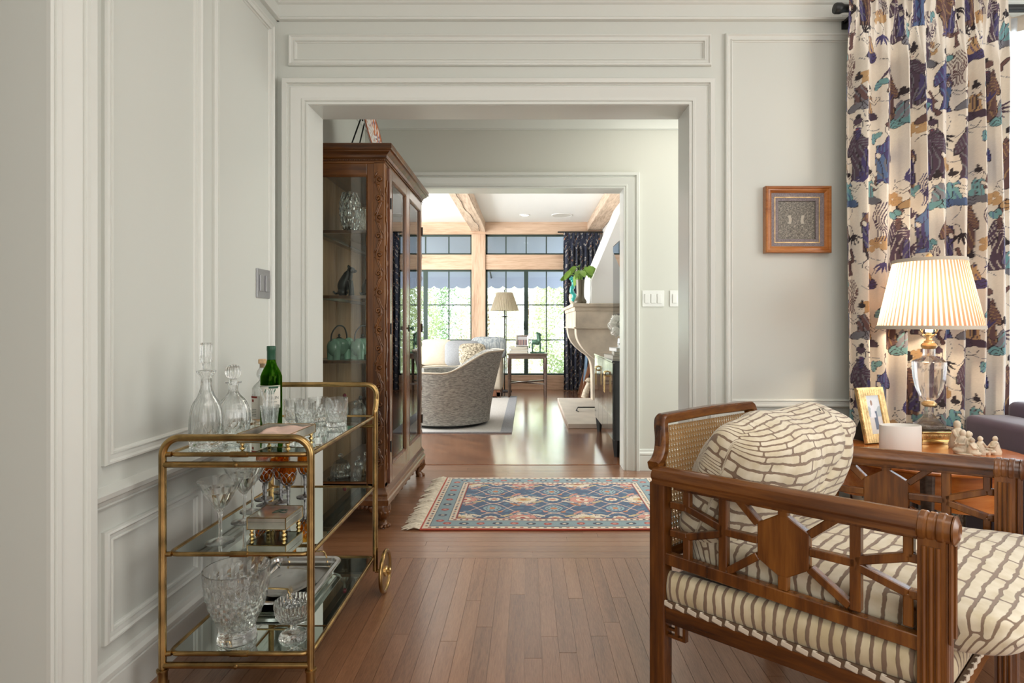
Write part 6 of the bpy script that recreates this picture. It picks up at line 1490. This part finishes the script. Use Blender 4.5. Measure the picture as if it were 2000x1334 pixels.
# ================================================================== living room
def soft2(root, nm, a, b, mat, q=.05, seg=4, sub=0, defo=None, n=10):
    """cushion: rounded, slightly puffed box with real subdivision"""
    a, b = Vector(a), Vector(b); c = (a+b)/2; h = (b-a)/2; m = MB()
    def fn(u, v):
        t = 2*PI*u; f = PI*(v-.5); s_ = lambda x, p: math.copysign(abs(x)**p, x); cb = max(0, cos(f))**.35
        p = Vector((s_(cos(t), .35)*cb*h.x, s_(sin(t), .35)*cb*h.y, s_(sin(f), .45)*h.z))
        if defo: p = defo(p, h)
        return tuple(c+p)
    m.grid(fn, 40, 20); return part(root, nm, m, mat, 80)
lr = thing('living_rug', 'pale woven rug with a grey border under the armchair', 'rug', (-1.6, 7.3, 0))
part(lr, 'pile', MB().box((-3.2, 5.90, .001), (-.27, 8.85, .012)), 'rugl', None); part(lr, 'border', MB().box((-.27, 5.86, .001), (-.155, 8.88, .013)), 'ruggrey', None); part(lr, 'border', MB().box((-3.2, 5.86, .001), (-.27, 5.90, .013)), 'ruggrey', None)
# tub armchair seen from its outer side
tb = thing('tub_armchair', 'grey ripple-woven tub armchair with sloping arms and pale piping', 'armchair', (-.87, 6.46, 0))
def hgt(t):  # angle 0 = back (+x)
    return .575+.215*smoothstep(1.55, .62, abs(t))
def shell(t, v, inn=0):
    top = hgt(t); z = .035+(top-.035)*v; r0 = .455; fl = .135*v**1.4*(smoothstep(2.2, .5, abs(t))*.9+.25)
    r = r0+fl-inn; e = 1.0; x = r*cos(t)*(1.0 if abs(t) < 1.4 else 1.05); y = r*sin(t)*.98
    return (-.87+x, 6.46+y, z)
m = MB(); A0 = 2.45
m.grid(lambda a, b: shell(-A0+2*A0*a, b), 72, 16).grid(lambda a, b: shell(A0-2*A0*a, b, .11 if b > 0 else .11), 72, 16)
m.grid(lambda a, b: shell(-A0+2*A0*a, 1, .11*b), 72, 2).grid(lambda a, b: shell(-A0, a, .11*b), 8, 2).grid(lambda a, b: shell(A0, a, .11*b), 8, 2)
part(tb, 'shell', m, 'tweed', 50)
part(tb, 'piping', MB().tube([Vector(shell(-A0+2*A0*i/60, 1))+Vector((0, 0, .003)) for i in range(61)], .009, 8), 'creamfab', 60)
part(tb, 'seat_base', MB().lathe([(0, .05), (.40, .05), (.41, .10), (.41, .30), (0, .30)], (-.87, 6.46, 0), 40), 'tweed', 40)
soft2(tb, 'seat_cushion', (-1.30, 6.12, .30), (-.56, 6.80, .47), 'tweed')
part(tb, 'swivel_base', MB().lathe([(.38, .0), (.38, .036), (.0, .036)], (-.87, 6.46, .0), 40), 'black')
tb.location.z = .012
# small tray table seen left of the chair is hidden; cream sofa beyond
so2 = thing('cream_sofa', 'long cream linen sofa under the far windows', 'sofa', (-1.5, 9.05, 0))
soft2(so2, 'seat_base', (-2.9, 8.62, .10), (-.40, 9.42, .32), 'creamfab'); soft2(so2, 'backrest', (-2.9, 9.22, .12), (-.40, 9.46, .76), 'creamfab')
soft2(so2, 'seat_cushion', (-1.62, 8.60, .31), (-.56, 9.26, .47), 'creamfab'); soft2(so2, 'seat_cushion', (-2.7, 8.60, .31), (-1.63, 9.26, .47), 'creamfab')
soft2(so2, 'arm', (-.56, 8.62, .10), (-.37, 9.44, .60), 'creamfab'); soft2(so2, 'arm', (-2.95, 8.62, .10), (-2.76, 9.44, .60), 'creamfab')
soft2(so2, 'back_cushion', (-1.60, 9.02, .46), (-.60, 9.26, .80), 'creamfab'); soft2(so2, 'back_cushion', (-2.65, 9.02, .46), (-1.62, 9.26, .80), 'creamfab')
part(so2, 'plinth', MB().box((-2.9, 8.66, .03), (-.40, 9.40, .12)), 'darkwood', None)
for x in (-.42, -2.86):
    for y in (8.69, 9.36): part(so2, 'foot', MB().box((x-.03, y-.03, 0), (x+.03, y+.03, .09)), 'tabledk', None)
def pillow(label, c, w, h, d, mat, rz, tilt, grp=None):
    t = thing('throw_pillow', label, 'pillow', c, rz, grp); m = MB()
    def fn(u, v):
        a = 2*PI*u; f = PI*(v-.5); s_ = lambda x, p: math.copysign(abs(x)**p, x); cb = max(0, cos(f))**.8
        X = s_(cos(a), .45)*cb; Z = s_(sin(a), .45)*cb; rr_ = 1-.10*(1-abs(abs(X)-abs(Z)))*max(abs(X), abs(Z))*0
        p = Vector((X*w/2*(1+.06*abs(X*Z)), sin(f)*d/2*(1-.5*(X*X+Z*Z)/2), Z*h/2*(1+.06*abs(X*Z))+h/2))
        return tuple(Matrix.Rotation(tilt, 3, 'X') @ p)
    m.grid(fn, 40, 20); part(t, 'cover', m, mat, 80, world=False)
    m2 = MB().tube([tuple(Matrix.Rotation(tilt, 3, 'X') @ Vector((math.copysign(abs(cos(a))**.45, cos(a))*w/2*1.0, 0, math.copysign(abs(sin(a))**.45, sin(a))*h/2+h/2))) for a in [2*PI*(i+.5)/48 for i in range(48)]], .006, 6, closed=True)
    part(t, 'piping', m2, mat, 60, world=False)
pillow('cream linen pillow at the left end of the visible sofa', (-1.40, 8.98, .47), .50, .40, .16, 'creamfab', 0, R(-14))
pillow('plain grey pillow leaning in the sofa corner', (-.98, 8.88, .46), .52, .40, .16, 'greyfab', R(6), R(-18))
pillow('grey striped pillow standing highest against the sofa back', (-.60, 9.02, .56), .54, .34, .15, 'stripeg', R(-4), R(-8))
pillow('tan diamond-woven pillow in front of the striped one', (-.80, 8.74, .47), .40, .36, .14, 'tweedp', R(14), R(-24))
# side table by the sofa
stx0, stx1, sty0, sty1 = -.30, .30, 8.68, 9.20
st = thing('side_table', 'square dark wooden side table with crossed stretchers beside the sofa', 'side table', (0, 8.94, 0))
part(st, 'tabletop', MB().box((stx0, sty0, .635), (stx1, sty1, .66)), 'tabledk', None, bevel=.004); part(st, 'apron', MB().box((stx0+.02, sty0+.02, .58), (stx1-.02, sty1-.02, .636)), 'tabledk', None)
cs_ = [(stx0+.03, sty0+.03), (stx1-.03, sty0+.03), (stx1-.03, sty1-.03), (stx0+.03, sty1-.03)]
for (x, y) in cs_: part(st, 'leg', MB().tube([(x, y, 0), (x, y, .60)], [.016, .026], 4), 'tabledk', None)
part(st, 'stretcher', MB().bar((*cs_[0], .22), (*cs_[2], .22), .022, .022).bar((*cs_[1], .205), (*cs_[3], .205), .022, .022), 'tabledk', None)
def book(label, c, w, d, h, rz, mat, grp):
    t = thing('book', label, 'book', c, rz, grp)
    part(t, 'cover', MB().box((-w/2, -d/2, 0), (w/2, d/2, .003)).box((-w/2, -d/2, h-.003), (w/2, d/2, h)).box((-w/2, -d/2, 0), (-w/2+.003, d/2, h)), mat, None, world=False)
    part(t, 'pages', MB().box((-w/2+.003, -d/2+.004, .003), (w/2-.005, d/2-.004, h-.003)), 'page', None, world=False)
book('large pale book at the bottom of the stack on the side table', (-.13, 8.86, .66), .27, .20, .04, 0, 'bookw', 'books on the side table')
book('second pale book on the side table stack', (-.12, 8.86, .70), .25, .19, .03, R(4), 'bookw', 'books on the side table'); book('top book of the side table stack', (-.13, 8.86, .73), .27, .19, .025, R(-3), 'book', 'books on the side table')
t = thing('photo_frame', 'silver photo frame with a group picture standing on the stacked books', 'photo frame', (-.075, 8.88, .755))
fm = lambda d: [(-.17+d, 8.87, .93-d), (-.17+d, 8.87, .757+d), (.02-d, 8.87, .757+d), (.02-d, 8.87, .93-d)]
part(t, 'frame', MB().sweep(fm(0), [(0, -.01), (0, .006), (.008, .008), (.022, .002), (.022, -.01)], (0, -1, 0), True), 'silver', 30)
part(t, 'photograph', MB().grid(lambda a, b: (-.152+.154*a, 8.873, .775+.137*b), 30, 20, None, lambda a, b: (.55, .55, .56) if b > .62 else ((.30, .10, .10) if (a*11) % 1 < .3 else ((.10, .12, .16) if (a*7) % 1 < .5 else (.5, .42, .36)))), 'flatprint', None)
part(t, 'strut', MB().prism([(8.875, .757), (8.93, .757), (8.88, .86)], -.10, -.05, 'YZ'), 'black', None)
# bronze horse
t = thing('horse_sculpture', 'green patinated bronze horse sculpture on the side table', 'sculpture', (.14, 8.86, .66))
part(t, 'base', MB().box((-.10, -.06, 0), (.12, .06, .018)), 'patina', None, world=False, bevel=.004)
part(t, 'body', MB().tube(spl([(-.07, 0, .155), (-.03, 0, .165), (.02, 0, .160), (.05, 0, .175)], 5), [.028+.012*sin(PI*i/15) for i in range(16)], 12), 'patina', 60, world=False)
part(t, 'neck', MB().tube(spl([(.035, 0, .175), (.040, 0, .22), (.025, 0, .27), (.018, 0, .285)], 4), [.032-.0012*i for i in range(13)], 10), 'patina', 60, world=False)
part(t, 'head', MB().tube([(.012, 0, .295), (.045, 0, .283), (.070, 0, .262)], [.017, .018, .011], 10).ell((.012, .008, .312), (.005, .004, .012), 6, 5).ell((.012, -.008, .312), (.005, .004, .012), 6, 5), 'patina', 60, world=False)
part(t, 'mane', MB().tube(spl([(.0, 0, .31), (.008, 0, .26), (.012, 0, .20)], 4), .009, 6), 'patina', 60, world=False)
for x, y, k in ((-.06, .018, -.01), (-.065, -.018, .005), (.05, .018, .01), (.055, -.018, -.006)): part(t, 'leg', MB().tube([(x, y, .15), (x+k, y, .08), (x-k*.4, y, .018)], [.017, .009, .008], 8), 'patina', 60, world=False)
part(t, 'tail', MB().tube(spl([(-.09, 0, .165), (-.11, 0, .13), (-.105, 0, .07)], 4), [.007+.003*sin(i) for i in range(9)], 6), 'patina', 60, world=False)
# floor lamp with cream pleated shade
fl_x, fl_y = -.372, 9.60
t = thing('floor_lamp', 'slim brass floor lamp with cream pleated shade between the sofa and side table', 'lamp', (fl_x, fl_y, 0))
part(t, 'base', MB().lathe([(0, 0), (.12, 0), (.12, .012), (.05, .02), (.012, .03), (0, .03)], (0, 0, 0), 32), 'bronze', world=False)
part(t, 'pole', MB().cyl((0, 0, .02), (0, 0, 1.36), .009).lathe([(.011, .70), (.018, .72), (.011, .74)], (0, 0, 0), 14), 'bronze', world=False)
part(t, 'swing_joint', MB().tube([(-.05, 0, 1.22), (.05, 0, 1.22)], .008, 8).ell((0, 0, 1.22), (.018, .018, .018), 10, 8), 'bronze', 60, world=False)
m = MB(); ns_ = 44*4
m.grid(lambda a, b: ((.232-.105*b+.004*(1 if round(a*ns_) % 4 < 2 else -1))*cos(2*PI*a), (.232-.105*b+.004*(1 if round(a*ns_) % 4 < 2 else -1))*sin(2*PI*a), 1.315+.295*b), ns_, 3, None, lambda a, b: (.66, .58, .45))
part(t, 'lamp_shade', m, 'shade', None, world=False, weld=False)
part(t, 'finial', MB().lathe([(.004, 1.61), (.008, 1.64), (.004, 1.66), (0, 1.665)], (0, 0, 0), 10).cyl((0, 0, 1.36), (0, 0, 1.61), .003), 'bronze', world=False)
# navy print curtain
NB = Ras(.5, .6, .006, srgb(46, 52, 72), True); g = random.Random(3); LT = srgb(196, 190, 180)
for i in range(10):
    x, y = g.uniform(0, .5), .06*i; NB.ell(x, y, .030, .022, LT, g.uniform(0, 3), None); NB.ell(x, y, .020, .013, srgb(46, 52, 72), 0, None)
    x = (x+.25) % .5; NB.stroke([(x+.02*k, y+.02*sin(k*1.7+i)) for k in range(5)], .006, LT*.9); NB.ell((x+.1) % .5, y+.03, .012, .02, srgb(170, 120, 90), .5, None)
nc = thing('navy_curtain', 'navy curtain with a pale trailing print beside the far window', 'curtain', (.88, 9.7, 0))
pleated('drape', .60, 1.20, 9.70, .01, 2.60, 8, .045, NB, 'navyprint', nc, 120, 260)
t = thing('curtain_rod', 'thin black curtain rod over the navy curtain', 'curtain rod', (.9, 9.72, 2.6)); part(t, 'rod', MB().cyl((.5, 9.72, 2.615), (1.25, 9.72, 2.615), .012), 'black')
# fireplace: limestone mantel, white plaster hood, hearth slab
fp = thing('fireplace', 'carved limestone fireplace with scrolled corbels under a tapering white plaster hood', 'fireplace', (.9, 7.45, 0))
mx0, my0, my1 = .53, 6.62, 8.32
part(fp, 'mantel_shelf', MB().box((mx0-.02, my0-.02, 1.285), (1.25, my1+.02, 1.325)).box((mx0, my0, 1.24), (1.25, my1, 1.286)), 'stone', None, bevel=.006)
for j in range(4): part(fp, 'frieze_block', MB().box((mx0+.012, my0+.01+.4225*j, 1.055), (1.25, my0+.01+.4225*(j+1)-.006, 1.24)), 'stone', None, bevel=.004)
part(fp, 'frieze_moulding', MB().box((mx0-.005, my0-.006, 1.04), (1.25, my1+.006, 1.058)), 'stone', None, bevel=.004)
cpf = [(.55, 1.04), (1.25, 1.04), (1.25, 0), (1.13, 0), (1.13, .50)]+[tuple(p[:2]) for p in spl([(1.10, .58, 0), (.98, .66, 0), (.86, .72, 0), (.76, .80, 0), (.66, .88, 0), (.575, .95, 0), (.55, 1.0, 0)], 4)]
cpf2 = [(.55, 1.04)]+[tuple(p[:2]) for p in spl([(.552, .98, 0), (.575, .90, 0), (.64, .80, 0), (.74, .71, 0), (.83, .64, 0), (.87, .55, 0), (.885, .40, 0)], 4)]+[(.89, .05), (1.25, .05), (1.25, 1.04)]
for y in (my0+.03, my1-.27): part(fp, 'corbel', MB().prism(cpf2, y, y+.24, 'XZ'), 'stone', 40, bevel=.006)
part(fp, 'firebox', MB().box((1.10, my0+.27, .05), (1.25, my1-.27, 1.04)), 'black', None)
hv = [(.735, 6.80, 1.325), (1.25, 6.80, 1.325), (1.25, 8.12, 1.325), (.735, 8.12, 1.325), (.745, 6.80, 1.60), (1.25, 6.80, 1.60), (1.25, 8.12, 1.60), (.745, 8.12, 1.60), (1.19, 6.80, 2.66), (1.25, 6.80, 2.66), (1.25, 8.12, 2.66), (1.19, 8.12, 2.66)]
part(fp, 'plaster_hood', MB().add(hv, [(0, 4, 7, 3), (4, 8, 11, 7), (0, 1, 5, 4), (4, 5, 9, 8), (3, 7, 6, 2), (7, 11, 10, 6), (8, 9, 10, 11), (0, 3, 2, 1)]), 'white', None)
part(fp, 'hearth_slab', MB().box((.425, 6.14, 0), (1.25, 8.32, .052)), 'hearth', None, bevel=.006)
# things on the mantel
t = vessel('tall_vase', 'tall grey-brown vase holding green leaves on the mantel', 'vase', (.620, 6.90, 1.325), [(0, 0), (.060, 0), (.074, .02), (.070, .045), (.050, .080), (.045, .13), (.048, .22), (.052, .285)], [(0, .01), (.052, .012), (.062, .03), (.038, .08), (.037, .13), (.040, .22), (.046, .285)], 28, None, pmat('olive_stoneware', (.14, .12, .085), .3, .3))
fo = thing('leafy_branches', 'bunch of broad bright green leaves in the tall vase', 'plant', (.620, 6.90, 1.33)); g = random.Random(9)
for i in range(17):
    a = g.uniform(0, 2*PI); r_ = g.uniform(.05, .16); h_ = g.uniform(.04, .16); base_ = Vector((0, 0, .27)); tip = Vector((r_*cos(a), r_*sin(a), .29+h_)); L_ = g.uniform(.11, .16); w_ = g.uniform(.026, .038)
    dr = Vector((cos(a), sin(a), g.uniform(-.7, .5))).normalized(); sd_ = dr.cross(Vector((g.uniform(-.6, .6), -1, g.uniform(-.2, .8)))).normalized(); m = MB().tube([base_, (base_+tip)/2+Vector((0, 0, .03)), tip], .003, 5)
    def lf(u, v):
        p = tip+dr*(L_*u)+Vector((0, 0, -.06*u*u)); return tuple(p+sd_*((v-.5)*2*w_*sin(PI*min(1, u*.96+.03))**.8)+Vector((0, 0, .012*abs(v-.5))))
    m.grid(lf, 8, 4); part(fo, 'leaf', m, 'leaf', 60, world=False)
t = thing('teal_ornament', 'teal glazed lobed ornament behind the vase on the mantel', 'ornament', (.565, 7.35, 1.325))
part(t, 'stand', MB().lathe([(.035, 0), (.03, .02), (.012, .04), (.010, .06), (0, .06)], (0, 0, 0), 16), 'stone', world=False)
part(t, 'figure', MB().tube(spl([(0, 0, .05), (.02, 0, .12), (-.015, 0, .19), (.015, 0, .26), (.0, 0, .32), (-.03, 0, .35)], 5), [.020+.010*abs(sin(i*.9)) for i in range(26)], 12), 'teal', 60, world=False)
t = thing('stone_urn', 'small pale carved stone urn at the far end of the mantel', 'urn', (.60, 7.7, 1.325)); part(t, 'bowl', MB().lathe([(.03, 0), (.02, .02), (.05, .06), (.06, .12), (.05, .15), (.055, .16), (0, .16)], (0, 0, 0), 20), 'stone', world=False)
# black lacquered console with brass pulls
cn = thing('lacquer_console', 'low black lacquered console with brass pulls right of the far doorway', 'console', (.92, 5.41, 0))
qx0, qx1, qy0, qy1, qz0, qz1 = .692, 1.24, 4.78, 6.05, .14, .79
part(cn, 'carcass', MB().box((qx0+.012, qy0, qz0), (qx1, qy1, qz1-.015)), 'blackgloss', None, bevel=.002); part(cn, 'top', MB().box((qx0-.006, qy0-.006, qz1-.016), (qx1, qy1+.006, qz1)), 'blackgloss', None, bevel=.003)
for k in range(4):
    ya, yb = qy0+.004+.3165*k, qy0+.3165*(k+1); d_ = part(cn, 'door', MB().box((qx0, ya, qz0+.01), (qx0+.012, yb-.002, qz1-.02)), 'blackgloss', None, bevel=.001)
    yy = yb-.03 if k % 2 == 0 else ya+.03
    MB().tube([(qx0, yy, .64), (qx0-.022, yy, .645), (qx0-.026, yy, .66), (qx0-.022, yy, .675), (qx0, yy, .68)], .006, 8).tube([(qx0-.024, yy, .655), (qx0-.026, yy, .50)], .0035, 6).build('pull', 'brassb', d_)
for (x, y) in ((qx0+.04, qy0+.05), (qx0+.04, qy1-.05), (qx1-.05, qy0+.05), (qx1-.05, qy1-.05)): part(cn, 'leg', MB().tube([(x, y, 0), (x, y, .141)], [.020, .036], 4), 'black', None)
book('large tan book under the flowers on the black console', (.83, 5.10, .79), .26, .34, .035, R(5), 'book', 'books on the console'); book('smaller tan book second from the bottom on the console', (.855, 5.12, .825), .22, .28, .03, R(-4), 'book', 'books on the console'); book('small top book of the console stack', (.82, 5.08, .855), .17, .22, .03, R(8), 'bookw', 'books on the console')
t = thing('hydrangea_bunch', 'white hydrangea heads in a glass vase on the console books', 'flowers', (.815, 5.08, .885))
part(t, 'vase', MB().lathe([(0, 0), (.035, 0), (.04, .04), (.035, .08), (.032, .08), (.034, .04), (0, .008)], (0, 0, 0), 20), 'clear', world=False)
g = random.Random(6)
for hx, hy, hz in ((0, 0, .19), (-.055, -.03, .14), (.06, .02, .15), (-.02, .05, .22), (.03, -.06, .22), (-.05, .03, .24), (-.075, 0, .19)):
    m = MB()
    for i in range(70):
        v = Vector((g.gauss(0, 1), g.gauss(0, 1), g.gauss(0, 1))).normalized(); p = Vector((hx, hy, hz))+v*.045; u_ = v.cross(Vector((0, .3, 1))).normalized(); w_ = v.cross(u_); s_ = .011
        m.add([p+u_*s_, p+w_*s_+v*.004, p-u_*s_, p-w_*s_+v*.004], [(0, 1, 2, 3)])
    m.ell((hx, hy, hz), (.040, .040, .040), 10, 8); part(t, 'flower_head', m, 'petal', None, world=False, kind='stuff')
# glossy screen above the console, angled panel on a bracket
t = thing('wall_screen', 'glossy dark framed screen above the console reflecting the windows', 'screen', (.98, 5.9, 1.19))
part(t, 'glass', MB().box((.936, 5.22, 1.20), (.944, 6.43, 1.93)), pmat('dark_mirror_glass', (.30, .33, .36), .03, 1), None); part(t, 'bezel', MB().box((.940, 5.20, 1.185), (.975, 6.45, 1.945)), 'black', None, bevel=.003)
part(t, 'wall_arm', MB().box((.975, 5.7, 1.45), (1.25, 5.95, 1.65)), 'black', None)
# blanket ladder with throws by the navy curtain
t = thing('blanket_ladder', 'dark wooden blanket ladder leaning in the far right corner', 'ladder', (.98, 8.9, 0))
for y in (8.72, 9.12): part(t, 'rail', MB().bar((.80, y, 0), (1.20, y, 1.55), .05, .04, up=(0, 1, 0)), 'darkwood', None, bevel=.004)
for k in range(4): part(t, 'rung', MB().cyl((.80+.4*(.25+.2*k), 8.72, 1.55*(.25+.2*k)), (.80+.4*(.25+.2*k), 9.12, 1.55*(.25+.2*k)), .014), 'darkwood')
th = thing('knit_throw', 'blue and white fringed throw hanging on the blanket ladder', 'blanket', (.93, 8.9, .7))
m = MB().grid(lambda a, b: (.865+.05*b+.012*sin(a*22), 8.75+.34*a, .22+.62*b), 30, 12).grid(lambda a, b: (.965+.012*sin(a*20)+.02*b, 8.75+.34*a, .35+.49*b), 30, 8).grid(lambda a, b: (.915+.05*b, 8.75+.34*a, .84+.01*sin(b*PI)), 30, 2)
o = part(th, 'cloth', m, 'bluethrow', 80); m = MB()
for i in range(60): m.tube([(.865, 8.75+.34*i/60, .23), (.862, 8.75+.34*i/60, .12)], .003, 4)
part(th, 'fringe', m, 'fringe', None, kind='stuff')
t = thing('stone_dog_figure', 'small tan carved seated dog figure at the far corner of the hearth', 'figurine', (.86, 8.52, 0))
part(t, 'body', MB().tube(spl([(-.03, 0, .03), (-.01, 0, .12), (.02, 0, .20), (.03, 0, .25)], 4), [.055-.002*i for i in range(13)], 12), 'ivory', 60, world=False); part(t, 'head', MB().ell((.03, 0, .285), (.045, .035, .035), 12, 8).ell((-.005, 0, .275), (.025, .018, .016), 8, 6), 'ivory', 60, world=False)
for y in (-.025, .025): part(t, 'leg', MB().tube([(.02, y, .15), (-.01, y, .0)], [.02, .018], 8), 'ivory', 60, world=False)
t = thing('fire_tool', 'small black iron andiron on the hearth slab', 'andiron', (.70, 7.0, .052)); part(t, 'bar', MB().tube([(-.12, 0, .008), (-.10, 0, .05), (.18, 0, .05)], .008, 6).tube([(-.10, -.04, .006), (-.10, .04, .006)], .006, 6), 'black', None, world=False)
